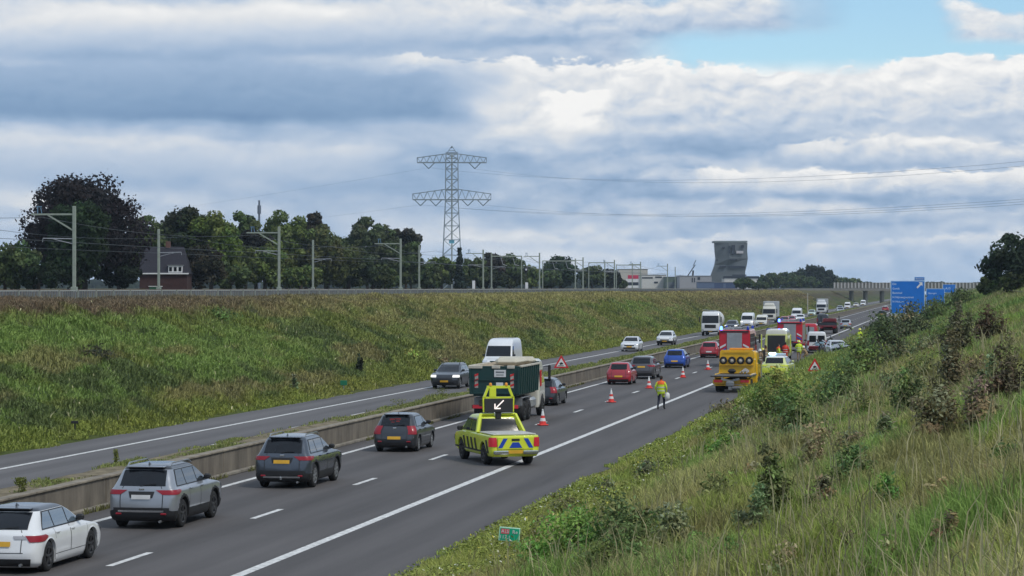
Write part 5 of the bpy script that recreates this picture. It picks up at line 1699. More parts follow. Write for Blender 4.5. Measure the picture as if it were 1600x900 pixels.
# ------------------------------------------------------------------ warning triangles on stands
def warning(label, x, y, z0, zb, sz=1.0, rz=TH):
    root = thing('warning_sign', label, 'road sign', (x, y, z0), rz)
    h = sz * .88; zb -= z0
    b = MB(); b.plate_y([(-sz / 2, zb), (sz / 2, zb), (0, zb + h)], -.02, .0); b.build('red_triangle', REDR, root)
    b = MB(); b.plate_y([(-sz * .33, zb + h * .11), (sz * .33, zb + h * .11), (0, zb + h * .74)], -.03, -.022); pn = b.build('white_panel', WHITE, root)
    BK = mat('sign_black', (.02, .02, .02), .5); b = MB()
    b.plate_y([(-.2 * sz, zb + h * .16), (.17 * sz, zb + h * .16), (.17 * sz, zb + h * .2), (-.2 * sz, zb + h * .2)], -.038, -.032)
    b.plate_y([(-.08 * sz, zb + h * .24), (.14 * sz, zb + h * .30), (.10 * sz, zb + h * .38), (.0, zb + h * .44), (-.12 * sz, zb + h * .36)], -.038, -.032)
    b.build('symbol', BK, pn)
    b = MB(); b.tube((0, .03, -.1), (0, .03, zb + h * .8), .03); b.tube((-.3, .3, 0), (0, .03, zb * .7), .02); b.tube((.3, .3, 0), (0, .03, zb * .7), .02); b.build('stand', GALV, root)
    return root


s1 = dist(877, 566, 166); warning('red and white warning triangle in the median, right of the tipper truck cab', s1.x, s1.y, .84, 1.08)
s2 = dist(1273, 570, 166); warning('red and white warning triangle on the right verge, in front of the wrecks', s2.x, s2.y, h1(s2.x, s2.y), .86)

# hectometre sign
gs = dist(796, 835, 57.5)
root = thing('hectometre_sign', 'small green kilometre sign with red route box on the near verge', 'road sign', (gs.x, gs.y, h1(gs.x, gs.y) - .05), TH)
zc = gs.z - root.location.z
GRN = mat('sign_green', (.0, .36, .20), .4); PALE = mat('sign_pale_border', (.50, .80, .62), .4)
Mr = Matrix.Rotation(R(5), 3, 'Y')
b = MB(); b.box((0, 0, zc), (.485, .02, .325), .008, rot=Mr); pl_ = b.build('sign_plate', PALE, root)
b = MB(); b.box((0, -.013, zc), (.44, .006, .28), rot=Mr); b.build('green_face', GRN, pl_)
b = MB(); b.box(Mr @ Vector((-.105, -.02, .065)) + Vector((0, 0, zc)), (.19, .006, .115), rot=Mr); b.build('red_box', mat('sign_red', (.62, .10, .14), .4), pl_)
for tx, sz, px_, pz_ in (('A15', .105, -.105, .065), ('117,1', .115, -.10, -.07), ('Re', .12, .125, .062)):
    q = Mr @ Vector((px_, -.026, pz_)); text_mesh('lettering', tx, sz, WHITE, pl_, (q.x, q.y, q.z + zc), (R(90), R(5), 0), 'CENTER', .002)
b = MB(); b.tube((0, .02, -.2), (0, .02, zc), .022); b.build('post', GALV, root)

# small marker things on the left verge
for i, (px, py, lb, kind) in enumerate([(537, 611, 'small dark green marker board on the left verge', 'g'), (117, 678, 'small black marker post on the left verge near the photo edge', 'b')]):
    p = at(px, py); x_, y_ = p.x, p.y
    # walk along the ray until it meets the bank
    d = ray(px, py)
    for t in np.arange(60, 400, .25):
        q = Vector((0, 0, H)) + d * float(t)
        if q.z < h1(q.x, q.y): break
    root = thing('marker_post', lb, 'marker post', (q.x, q.y, q.z - .05), TH)
    b = MB(); b.tube((0, 0, -.1), (0, 0, .55), .03); b.build('post', GALV if kind == 'g' else BLACK, root)
    b = MB(); b.box((0, -.04, .55), (.42, .03, .30) if kind == 'g' else (.3, .05, .12), .01); b.build('board', mat('marker_green', (.01, .16, .08), .5) if kind == 'g' else BLACK, root)

# ------------------------------------------------------------------ big blue direction signs
BLU = mat('sign_blue', (.006, .165, .62), .45, var=.10, vscale=.7); BLU2 = mat('sign_blue_light', (.02, .19, .62), .45); BORD = mat('sign_border', (.42, .60, .80), .4)


def blue_sign(label, pxl, pxr, pyt, pyb, Z, lines_, tab=None, white_under=False, legs_to=None, arrow=True):
    tl = dist(pxl, pyt, Z); br = dist(pxr, pyb, Z); cx = (tl + br) / 2
    W_ = (pxr - pxl) * Z / F; Hh = (pyb - pyt) * Z / F
    zg = h1(cx.x, cx.y)
    root = thing('direction_sign', label, 'road sign', (cx.x, cx.y, zg), TH)
    z0 = br.z - zg
    b = MB(); b.box((0, 0, z0 + Hh / 2), (W_, .08, Hh), .01); pl = b.build('sign_panel', BORD, root)
    b = MB(); b.box((0, -.045, z0 + Hh / 2), (W_ * .955, .01, Hh * .955)); b.build('blue_face', BLU, pl)
    for tx, fx, fz, sz in lines_:
        text_mesh('lettering', tx, sz * Hh, mat('sign_letters', (.66, .78, .92), .4), pl, (-W_ / 2 + fx * W_, -.055, z0 + Hh * (1 - fz)), (R(90), 0, 0), 'LEFT', .003)
    if arrow:
        b = MB(); ax, az, s_ = W_ * .34, z0 + Hh * .86, W_ * .10
        b.plate_y([(ax - s_ * .2, az + s_ * .9), (ax + s_ * .9, az + s_ * .9), (ax + s_ * .9, az - s_ * .2), (ax + s_ * .5, az + s_ * .1), (ax - s_ * .5, az - s_ * .9), (ax - s_ * .85, az - s_ * .55), (ax + s_ * .15, az + s_ * .5)], -.06, -.052)
        b.build('arrow', WHITE, pl)
    if tab:
        b = MB(); b.box((W_ * .345, 0, z0 + Hh + .24), (W_ * .30, .07, .46), .01); tb = b.build('exit_tab', BORD, root)
        b = MB(); b.box((W_ * .345, -.042, z0 + Hh + .24), (W_ * .27, .01, .38)); b.build('blue_face', BLU2, tb)
        text_mesh('lettering', tab, .3, WHITE, tb, (W_ * .345, -.052, z0 + Hh + .24), (R(90), 0, 0), 'CENTER', .003)
    if white_under:
        b = MB(); b.box((-.1 * W_, .02, z0 - .42), (W_ * .78, .06, .66), .01); b.build('white_panel', mat('aged_white_panel', (.55, .56, .52), .6, dirt=.25), root)
    for x in (-W_ * .45, W_ * .45):
        b = MB(); b.box((x, .1, (z0 + Hh) / 2 - .2), (.14, .14, z0 + Hh + .4)); b.build('post', GALV, root)
    return root


blue_sign('large blue direction sign with an exit tab and a white up-right arrow, nearest one', 1391.5, 1445, 438.5, 490.5, 318,
          [('Elst', .05, .1, .085), ('Gendt', .05, .24, .085), ('Bemmel', .05, .37, .09), ('N Nijmeegsestraat', .05, .50, .085), ('N Huissen', .05, .63, .085), ('Centrum', .25, .76, .085), ('P', .28, .89, .1)], 'Bemmel', True)
blue_sign('second blue direction sign, half hidden behind the large one', 1447, 1476, 451, 480, 430, [('Nijmegen', .1, .25, .12), ('P 300 m', .1, .75, .14)], None, False, arrow=False)
blue_sign('farthest small blue direction sign above the dark bushes', 1473, 1493, 444.5, 457, 640, [('A15', .2, .5, .4)], None, False, arrow=False)

# ------------------------------------------------------------------ viaduct
Yv = 1000
v0 = dist(1312, 450, Yv); v1 = dist(1545, 450, Yv)
root = thing('viaduct', 'long low viaduct with a pale slatted parapet crossing the motorway in the distance', 'viaduct', ((v0.x + v1.x) / 2, (v0.y + v1.y) / 2, 0), TH)
Wd = 250 * Yv / F
b = MB(); b.box((0, 6, 5.75), (Wd + 40, 13, .95), .05); b.build('deck', mat('deck_concrete', (.24, .23, .21), .9), root)
b = MB(); b.box((0, -.3, 8.5), (Wd, .14, .12)); b.box((0, -.3, 6.35), (Wd, .14, .12)); b.box((0, -.26, 7.4), (Wd, .03, 2.1)); b.build('parapet', mat('parapet_pale', (.20, .19, .17), .7), root)
b = MB()
n_ = 46
for i in range(n_ + 1):
    x = -Wd / 2 + Wd * i / n_
    b.box((x, -.5, 7.45), (.55, .22, 2.3))
b.build('parapet_posts', mat('parapet_white', (.44, .43, .41), .7), root)
for px in (1362, 1388, 1408, 1340):
    x = (px - 1435) * Yv / F
    for y in (3, 9):
        b = MB(); b.box((x, y, 2.7), (.9, .9, 5.4), .05); b.build('pier', mat('pier_concrete', (.33, .32, .28), .9), root)

# ------------------------------------------------------------------ railway: fence, masts, wires
FX = -72.0
yf0, yf1 = 150, 760
root = thing('railway_fence', 'long low grey picket fence along the railway on top of the left bank', 'fence', (FX, 0, 5.35))
b = MB(); b.bar((0, yf0, .83), (0, yf1, .83), .10, .09); b.bar((0, yf0, .12), (0, yf1, .12), .06, .06); b.build('rail', mat('fence_rail', (.34, .36, .34), .6), root)
b = MB(); y = yf0
while y < yf1:
    b.box((0, y, .42), (.05, .16 + .1 * random.random(), .80)); y += random.uniform(.42, .75)
b.build('pickets', mat('fence_picket', (.15, .165, .18), .7, var=.4, vscale=.5), root)
b = MB(); b.box((.08, 0, .40), (.12, .12, .95)); po = b.build('fence_post', mat('fence_post', (.26, .28, .25), .7), root); po.location = (0, yf0, 0)
y = yf0 + 4.5; npost = 1
while y < 600 and npost < 100:
    q = po.copy(); link(q, root); q.location = (0, y, 0); y += 4.5; npost += 1
b = MB()
while y < yf1: b.box((.08, y, .40), (.12, .12, .95)); y += 4.5
tag(b.build('fence_post', mat('fence_post', (.26, .28, .25), .7), root), kind='stuff')
b = MB()
for dx in (-80.2 + 72, -80.2 + 73.5, -85 + 72, -86.5 + 72): b.bar((dx, 120, .72 + .12), (dx, 900, .72 + .12), .07, .14)
b.build('steel_rail', mat('rail_steel', (.16, .10, .07), .5, .5), root) if False else None
rl = MB()
for dx in (-85.0, -86.5, -90.0, -91.5): rl.bar((dx, 120, 6.18), (dx, 1200, 6.18), .07, .15)
o = rl.build('railway_track', mat('rail_steel', (.16, .10, .07), .5, .5)); tag(o, kind='structure')
rl = MB(); rl.box((-88.2, 650, 6.06), (11.5, 1100, .14)); o = rl.build('railway_ballast', mat('ballast', (.15, .135, .125), .95, var=.35, vscale=2, bump=.8)); tag(o, kind='structure')

MASTM = mat('mast_paint', (.31, .35, .29), .6, .2, dirt=.08)


def mast(x, y, h, label, arm=0, side=-1, z0=6.0, bracket=True):
    root = thing('catenary_mast', label, 'railway mast', (x, y, z0), TH * .6, 'catenary masts along the railway')
    b = MB(); b.box((0, 0, h / 2 - .1), (.30, .30, h + .2), .03); b.box((0, 0, .25), (.55, .55, .5), .03); b.build('post', MASTM, root)
    if arm:
        b = MB(); za = h - .75
        b.bar((0, 0, za), (side * arm, 0, za), .16, .16); b.build('arm', MASTM, root)
        b = MB(); b.bar((0, 0, za - 1.55), (side * arm * .62, 0, za - .05), .13, .13); b.build('brace', MASTM, root)
        b = MB(); b.tube((side * arm * .85, 0, za), (side * arm * .85, 0, za + .75), .05); b.tube((side * arm * .75, 0, za), (side * arm * .78, 0, za + .6), .04); b.box((side * arm * .82, 0, za + .7), (.5, .1, .1)); b.build('insulator', mat('insulator_blue', (.12, .22, .32), .4), root)
    if bracket:
        b = MB(); zz = 4.9; b.tube((0, 0, zz), (side * 2.9, 0, zz + .05), .045); b.tube((0, 0, zz - .5), (side * 2.0, 0, zz), .035); b.tube((side * 2.9, 0, zz + .05), (side * 2.95, 0, zz - .3), .03); b.build('registration_arm', ALU, root)
    return root


near = [(116, 322), (436, 354), (626, 373), (755, 390), (843, 395), (911, 402), (960, 406), (1001, 409), (1043, 412)]
labs = ['railway mast with long arm in front of the copper beech, leftmost', 'railway mast with long arm in front of the middle trees', 'railway mast with arm just left of the dark conifer group',
        'railway mast right of the pylon foot, first one there', 'railway mast in front of the round tree between pylon and tower', 'railway mast just left of the low far trees',
        'railway mast beside the white industrial building', 'thin far mast above the white industrial building', 'thin far mast left of the grey containers']
prev = None; tops = []
for i, ((px, pt_), lb) in enumerate(zip(near, labs)):
    Zm = 7.5 * F / (450 - pt_); p = dist(px, 450, Zm)
    mast(p.x, p.y, 7.9, lb, arm=(4.0 if i < 3 else 3.4))
    tops.append(Vector((p.x, p.y, 6.0)))
farm = [(248, 358), (489, 375), (655, 383), (768, 395), (899, 404), (945, 407), (988, 411), (1055, 417)]
labf = ['plain railway mast in front of the brick house', 'plain railway mast left of the pale leafed tree', 'plain railway mast at the dark conifer group', 'second railway mast right of the pylon foot',
        'plain thin mast in front of the far round tree', 'plain thin mast by the low dark far trees', 'plain thin mast over the white building roof', 'plain thin mast next to the grey containers']
tops2 = []
for (px, pt_), lb in zip(farm, labf):
    Zm = 7.5 * F / (450 - pt_); p = dist(px, 450, Zm)
    mast(p.x, p.y, 7.9, lb, side=1); tops2.append(Vector((p.x, p.y, 6.0)))


def cable(name, pts, r, sag, m, label, cat, group=None):
    b = MB()
    for p, q in zip(pts[:-1], pts[1:]):
        n = 12; prv = p
        for i in range(1, n + 1):
            t = i / n; c = p.lerp(q, t); c.z -= sag * 4 * t * (1 - t)
            b.tube(prv, c, r, n=4, caps=False); prv = c
    o = b.build(name, m); tag(o, label, cat, group); return o


WIRE = mat('wire_dark', (.10, .11, .12), .5, .5)
for tp, dx, lb in ((tops, -2.8, 'near'), (tops2, 2.8, 'far')):
    pts = [Vector((p.x + dx, p.y, p.z + 4.75)) for p in tp]; pts = [pts[0] + (pts[0] - pts[1])] + pts
    cable('contact_wire', pts, .028, .05, WIRE, f'thin contact wire over the {lb} railway track', 'overhead wire')
    pts = [Vector((p.x + dx * 1.1, p.y, p.z + 6.9)) for p in tp]; pts = [pts[0] + (pts[0] - pts[1])] + pts
    cable('feeder_wire', pts, .026, .8, WIRE, f'sagging feeder wire above the {lb} railway track', 'overhead wire')

# far portal spans
for (pa_, pb_, pt_, lb) in ((768, 815, 396, 'railway portal frame right of the pylon foot'), (848, 899, 404, 'railway portal frame at the far round tree'), (920, 960, 407, 'railway portal frame over the low far trees'), (963, 1001, 411, 'railway portal frame over the white building')):
    Zm = 7.4 * F / (450 - pt_); A_, B_ = dist(pa_, 450, Zm), dist(pb_, 450, Zm)
    root = thing('portal_frame', lb, 'railway portal', (A_.x, A_.y, 6.0), TH)
    ww = (B_ - A_).length
    b = MB(); b.bar((0, 0, 7.2), (ww, 0, 7.2), .2, .24); b.build('beam', MASTM, root)
    for q in (0, ww):
        b = MB(); b.box((q, 0, 3.6), (.24, .24, 7.4)); b.build('post', MASTM, root)
    for q in (.3, .7):
        b = MB(); b.tube((ww * q, 0, 7.2), (ww * q + .5, 0, 5.4), .05); b.tube((ww * q + .5, 0, 5.4), (ww * q + 1.4, 0, 5.2), .05); b.build('hanger', ALU, root)

# railway signal and white cabinet
p = dist(822, 450, 520)
root = thing('railway_signal', 'railway signal with round head and white base by the track', 'railway signal', (p.x, p.y, 6.0), TH)
b = MB(); b.tube((0, 0, -.5), (0, 0, 5), .09); b.build('post', BLACK, root)
b = MB(); b.lathe([(.001, -.2), (.45, -.2), (.5, .1), (.001, .1)], 'y', (0, 0, 4.2), 14); b.build('head', BLACK, root)
b = MB(); b.lathe([(.001, -.27), (.2, -.26), (.22, -.2)], 'y', (0, 0, 4.2), 12); b.build('lens', WLENS, root)
b = MB(); b.box((.1, 0, .6), (.6, .5, 1.9), .04); b.build('base_cabinet', WHITE, root)
for px, hh, lb in ((740, 1.9, 'white trackside cabinet left of the pylon foot mast'),):
    p = dist(px, 450, 470); root = thing('trackside_cabinet', lb, 'cabinet', (p.x, p.y, 5.9), TH)
    b = MB(); b.box((0, 0, hh / 2), (.55, .5, hh), .05); b.build('housing', WHITE, root); b = MB(); b.box((0, 0, hh + .04), (.65, .6, .08), .02); b.build('lid', GREYM, root)
p = dist(1262, 450, 560); root = thing('lamp_pole', 'thin pale pole standing on the left verge before the far white lorry', 'pole', (p.x, p.y, h1(p.x, p.y)), TH)
b = MB(); b.tube((0, 0, -.3), (0, 0, 5.2 - h1(p.x, p.y)), .11, .08); b.build('post', mat('pale_pole', (.5, .47, .4), .7), root)

# ------------------------------------------------------------------ pylon
Zp = 900; base = dist(706, 450, Zp); base.z = 6
S_ = Zp / F


def pylon():
    root = thing('electricity_pylon', 'tall lattice electricity pylon with two pairs of cross arms', 'pylon', base, TH)
    ST = mat('pylon_steel', (.27, .32, .36), .6, .3)
    zt = lambda py: (450 - py) * S_ + .4
    prof = [(zt(455), 17.5 * S_), (zt(390), 13.5 * S_), (zt(335), 11 * S_), (zt(312), 10 * S_), (zt(255), 9.5 * S_), (zt(240), 9 * S_)]
    W_at = lambda z: float(np.interp(z, [q[0] for q in prof], [q[1] for q in prof]))
    b = MB(); r = .16
    for sx in (-1, 1):
        for sy in (-1, 1):
            for (z0, w0), (z1, w1) in zip(prof[:-1], prof[1:]): b.bar((sx * w0, sy * w0, z0), (sx * w1, sy * w1, z1), r * 1.5)
    b.build('leg_frame', ST, root)
    b = MB(); z = prof[0][0]
    while z < prof[-1][0] - 1:
        w0 = W_at(z); z1 = min(prof[-1][0], z + w0 * 1.7); w1 = W_at(z1)
        for s in (-1, 1):
            b.bar((-w0, s * w0, z), (w1, s * w1, z1), r); b.bar((w0, s * w0, z), (-w1, s * w1, z1), r); b.bar((-w1, s * w1, z1), (w1, s * w1, z1), r)
            b.bar((s * w0, -w0, z), (s * w1, w1, z1), r); b.bar((s * w0, w0, z), (s * w1, -w1, z1), r)
        z = z1
    b.build('bracing', ST, root)
    for zb, hw, zt2, vs in ((zt(312), 61 * S_, zt(300), (-49, -25, 25, 49)), (zt(254), 54 * S_, zt(244), (-36, 36))):
        b = MB(); w_ = W_at(zb); zc_ = zb + (zt2 - zb) * 1.35
        for sy in (-1, 1):
            b.bar((-hw, sy * w_ * .5, zb), (hw, sy * w_ * .5, zb), .42, .34); b.bar((-hw, sy * w_ * .4, zb + (zt2 - zb) * .75), (-w_, sy * w_ * .5, zc_), .2); b.bar((hw, sy * w_ * .4, zb + (zt2 - zb) * .75), (w_, sy * w_ * .5, zc_), .2)
            b.bar((-w_, sy * w_ * .5, zc_), (w_, sy * w_ * .5, zc_), .2)
            n = 9
            for sx in (-1, 1):
                for i in range(n):
                    x0 = w_ + (hw - w_) * i / n; x1 = w_ + (hw - w_) * (i + 1) / n; h0 = zc_ + (zb + (zt2 - zb) * .75 - zc_) * i / n
                    b.bar((sx * x0, sy * w_ * .5, h0 if i % 2 else zb), (sx * x1, sy * w_ * .5, zb if i % 2 else h0), .15)
                b.bar((sx * hw, sy * w_ * .4, zb), (sx * hw, sy * w_ * .4, zb + (zt2 - zb) * .75), .2)
        b.build('cross_arm', ST, root)
        for x in vs:
            x *= S_; m = MB(); d = 9.5 * S_; m.tube((x - d, 0, zb), (x, 0, zb - d * 1.0), .17, n=5); m.tube((x + d, 0, zb), (x, 0, zb - d * 1.0), .17, n=5); m.build('insulator', mat('insulator_glass', (.22, .26, .28), .3), root)
    b = MB(); b.bar((0, 0, prof[0][0]), (0, 0, zt(240)), .5, .5); b.build('ladder', mat('pylon_ladder', (.40, .43, .40), .6), root)
    b = MB()
    for s in (-1, 1): b.bar((s * 8 * S_, 0, zt(240)), (0, 0, zt(228)), .2); b.bar((s * 10 * S_, 0, zt(238)), (-s * 2, 0, zt(238)), .22); b.bar((s * 5 * S_, 0, zt(235)), (0, 0, zt(235)), .2)
    b.lathe([(.001, zt(229)), (.5, zt(230)), (.001, zt(232))], 'z', (0, 0, 0), 8); b.build('peak', ST, root)
    b = MB(); b.box((0, -2.6, zt(378)), (1.9, .1, 1.2)); b.build('blue_plate', mat('pylon_plate', (.15, .45, .6), .5), root)
    return root


pylon()
PW = mat('power_line_wire', (.16, .18, .21), .6)
zt = lambda py: 6 + (450 - py) * S_ + .4
for i, (x0, py0, e) in enumerate([(-36, 262, (1640, 215)), (36, 264, (1640, 222)), (-49, 320, (1640, 282)), (-25, 322, (1640, 286)), (49, 320, (1640, 290))]):
    a = base + Vector((x0 * S_ * cT, x0 * S_ * sT, zt(py0) - 6 - .5 if False else (450 - py0) * S_ + .4))
    q = dist(e[0], e[1], 520)
    # strung to the next pylon outside the picture on the right
    q = a + (q - a) * 1.25
    cable('power_line', [a, q], .033, 7 if i < 2 else 5.5, PW, ['upper back', 'upper front', 'lower back', 'lower middle', 'lower front'][i] + ' power line running from the pylon to the right', 'power line')
for i, (x0, py0, e) in enumerate([(-36, 262, (-40, 365)), (-49, 320, (-40, 392))]):
    a = base + Vector((x0 * S_ * cT, x0 * S_ * sT, (450 - py0) * S_ + .4)); q = dist(e[0], e[1], 1500)
    cable('power_line', [a, q], .025, 2, PW, ['upper', 'lower'][i] + ' power line running from the pylon to the left, behind the trees', 'power line')
p = dist(405, 450, 1500); root = thing('radio_mast', 'thin dark radio mast rising behind the middle trees', 'mast', (p.x, p.y, 6), 0)
b = MB(); b.tube((0, 0, 0), (0, 0, (450 - 312) * 1500 / F), .9, .6, 8); b.build('mast', mat('far_steel', (.10, .12, .16), .6), root)
b = MB(); b.tube((0, 0, 45), (0, 0, 50), 1.15, n=8); b.build('antenna_ring', mat('far_steel', (.10, .12, .16), .6), root)

# ------------------------------------------------------------------ house
Zh = 377; hc = dist(254, 450, Zh); k_ = Zh / F
root = thing('brick_house', 'dark red brick house with dark tiled roof and white dormer, beneath the trees', 'house', (hc.x, hc.y, 5.9), TH)
xl, xr_ = -36 * k_, 38 * k_; ze = (450 - 428) * k_ + .6; zr_ = (450 - 386) * k_ + .6; dp = 6.5
b = MB(); b.box(((xl + xr_) / 2, dp / 2, ze / 2), (xr_ - xl, dp, ze)); b.build('wall', mat('dark_brick', (.05, .02, .018), .9, var=.3, vscale=2), root)
b = MB()
ov = .25
b.add([(xl - ov, -ov, ze - .1), (xr_ + ov, -ov, ze - .1), (xr_ - .9, dp / 2, zr_), (xl + .15, dp / 2, zr_), (xl - ov, dp + ov, ze - .1), (xr_ + ov, dp + ov, ze - .1)],
      [(0, 1, 2, 3), (5, 4, 3, 2), (4, 0, 3), (1, 5, 2), (0, 4, 5, 1)])
rf = b.build('roof', mat('dark_roof_tiles', (.018, .017, .026), .85, var=.25, vscale=3, bump=.4), root)
b = MB(); b.box((.4, dp / 2, zr_ + .3), (.7, .7, 1.0), .03); b.build('chimney', mat('chimney_brick', (.12, .06, .05), .9), rf)
b = MB(); b.box(((xl + xr_) / 2, -ov - .06, ze - .06), (xr_ - xl + .6, .16, .2), .02); b.build('gutter', WHITE, root)
dx0, dx1 = 9 * k_, 31 * k_
b = MB(); b.box(((dx0 + dx1) / 2, .55, ze + .62), (dx1 - dx0, 1.3, 1.05), .02); dm = b.build('dormer', WHITE, root)
for i in range(3):
    b = MB(); x = dx0 + (dx1 - dx0) * (i + .5) / 3; b.box((x, -.12, ze + .62), (.42, .05, .62)); b.build('window', GLASS, dm)
b = MB(); b.box(((dx0 + dx1) / 2, .5, ze + 1.2), (dx1 - dx0 + .3, 1.5, .1), .02); b.build('dormer_roof', GREYM, dm)
# white bench-like green thing
p = dist(243, 446.5, 366)
root = thing('garden_shed', 'small green roofed shed just left of the brick house', 'shed', (p.x, p.y, 5.95), TH)
b = MB(); b.box((0, 0, .3), (1.7, .8, .7), .02); b.build('wall', mat('shed_green', (.02, .10, .05), .7), root)
b = MB(); b.box((0, 0, .69), (1.95, 1.0, .1), .02); b.build('roof', WHITE, root)

# ------------------------------------------------------------------ industry
def block(name, label, cat, pxl, pxr, pyt, Z, m, depth=14, details=(), pyb=456, roof=None):
    c = dist((pxl + pxr) / 2, 450, Z); k_ = Z / F; W_ = (pxr - pxl) * k_; h = (450 - pyt) * k_ + .4
    root = thing(name, label, cat, (c.x, c.y, 6.0), TH)
    b = MB(); b.box((0, depth / 2, h / 2 - .3), (W_, depth, h + .6)); b.build('wall', m, root)
    b = MB(); b.box((0, depth / 2, h + .12), (W_ + .3, depth + .3, .24)); b.build('roof', roof or GREYM, root)
    for nm_, x0, x1, y0, y1, dm_ in details:
        cx_ = ((x0 + x1) / 2 - (pxl + pxr) / 2) * k_
        b = MB(); b.box((cx_, -.06, (450 - (y0 + y1) / 2) * k_ + .4), ((x1 - x0) * k_, .16, (y1 - y0) * k_)); b.build(nm_, dm_, root)
    return root


CRM = mat('cladding_cream', (.50, .47, .42), .7); DK = mat('window_band', (.03, .035, .05), .2); BLG = mat('cladding_bluegrey', (.10, .14, .22), .6); LG = mat('cladding_grey', (.34, .34, .36), .7)
block('warehouse', 'cream warehouse with white front blocks and a red panel, far beyond the railway', 'warehouse', 967, 1012, 421, 1150, CRM, 30,
      [('red_panel', 981, 998, 430, 435.5, mat('red_panel', (.55, .02, .08), .5)), ('white_band', 978, 1012, 436, 441, WHITE), ('window_band', 979, 1006, 441, 446, DK), ('white_band', 981, 1004, 446, 450, WHITE)])
block('warehouse', 'white flat warehouse with dark window slots, right of the red panel warehouse', 'warehouse', 1003, 1041, 430, 1100, mat('cladding_white', (.62, .61, .58), .7), 30,
      [('window_band', 1003, 1020, 433, 435, DK), ('window_band', 1024, 1034, 432, 434, DK), ('window_band', 1022, 1028, 440, 442.5, DK)])
block('shed_hall', 'dull green hall left of the grey container stack', 'hall', 1041, 1062, 433, 1080, mat('cladding_green', (.10, .14, .11), .7), 20, [('fence_panel', 1041, 1061, 441, 451, mat('panel_grey', (.14, .16, .18), .7))])
block('shed_hall', 'light grey hall with narrow dark slots, in front of the leaning tower', 'hall', 1062, 1112, 431.5, 1060, LG, 20, [('window_band', 1081, 1082.5, 434, 441, DK), ('window_band', 1084.5, 1086, 434, 441, DK), ('window_band', 1090, 1094, 433, 437, DK)])
block('container', 'blue grey container in front of the light grey hall', 'container', 1089, 1116, 441, 1000, BLG, 3)
block('container', 'darker blue container at the foot of the tower', 'container', 1115, 1152, 441.5, 1010, mat('cladding_navy', (.05, .08, .16), .6), 3, [('door', 1130, 1134, 443, 452, BLG)])
block('warehouse', 'low white hall with dark flat roof at the right foot of the tower', 'warehouse', 1132, 1184, 435.5, 1040, mat('cladding_white', (.62, .61, .58), .7), 14, [('roof_edge', 1130, 1186, 431.5, 435.5, DK)])

# leaning tower
Zt = 1400; k_ = Zt / F; c = dist(1142, 450, Zt)
root = thing('office_tower', 'grey green tower with slanting faceted sides and windows near the top', 'tower', (c.x, c.y, 6), TH)
rings = [(434, 1109, 1164), (424, 1113, 1164.5), (414, 1117, 1167), (404, 1118.5, 1168.5), (392, 1117.5, 1167.5), (379.5, 1117, 1168)]
TG = mat('tower_greygreen', (.125, .140, .148), .5, .2, var=.12, vscale=.15)
b = MB(); vs = []; dpt = [14, 16, 18, 17, 18, 19]
for (py, l, r_), d in zip([(455, 1107, 1163)] + rings, [14] + dpt):
    z = (450 - py) * k_ + .4; x0, x1 = (l - 1142) * k_, (r_ - 1142) * k_
    vs.append([(x0, 1, z), (x0 + (x1 - x0) * .42, -1.5 if py < 410 else 0, z), (x1, 0, z), (x1 - 1.5, d, z), (x0 + 1.0, d, z)])
for i in range(len(vs) - 1):
    for j in range(5):
        b.add([vs[i][j], vs[i][(j + 1) % 5], vs[i + 1][(j + 1) % 5], vs[i + 1][j]], [(0, 1, 2, 3)])
b.add(vs[-1], [(0, 1, 2, 3, 4)]); b.build('facade', TG, root)
b = MB(); b.box((0, 9, (450 - 379) * k_ + .9), (51.5 * k_, 19, 1.0)); b.build('roof_edge', mat('tower_cap', (.20, .23, .24), .6), root)
for x0, x1, y0, y1 in ((1138, 1141, 384, 388), (1143, 1148, 383, 397), (1138.5, 1141, 390, 396), (1158, 1162, 383, 387), (1128, 1132, 386, 388), (1139, 1151, 405, 407), (1138, 1164, 415.5, 418.5), (1124, 1134, 415.5, 418), (1144, 1166, 429, 431), (1119, 1121, 405, 408)):
    b = MB(); b.box((((x0 + x1) / 2 - 1142) * k_, -1.0 if y0 < 410 else .1, (450 - (y0 + y1) / 2) * k_ + .4), ((x1 - x0) * k_, 2.2, (y1 - y0) * k_)); b.build('window', DK, root)
b = MB(); b.box(((1155.5 - 1142) * k_, -1.2, (450 - 393) * k_), (11 * k_, 1.6, 4 * k_)); sg_ = b.build('sign_band', mat('tower_sign', (.5, .48, .5), .5), root)
# crane arm
p = dist(1082, 450, 1080); root = thing('crane_arm', 'small dark crane arm over the grey halls', 'crane', (p.x, p.y, 6), TH)
b = MB(); b.bar((-2.5, 0, 5), (1.2, 0, 10.5), .4); b.bar((0, 0, 4), (.3, 0, 8), .7); b.bar((.3, 0, 10), (1.5, 0, 12.5), .25); b.build('boom', BLACK, root)
b = MB(); b.box((0, 0, 2.2), (2.5, 2, 4.4)); b.build('cab', GREYM, root)

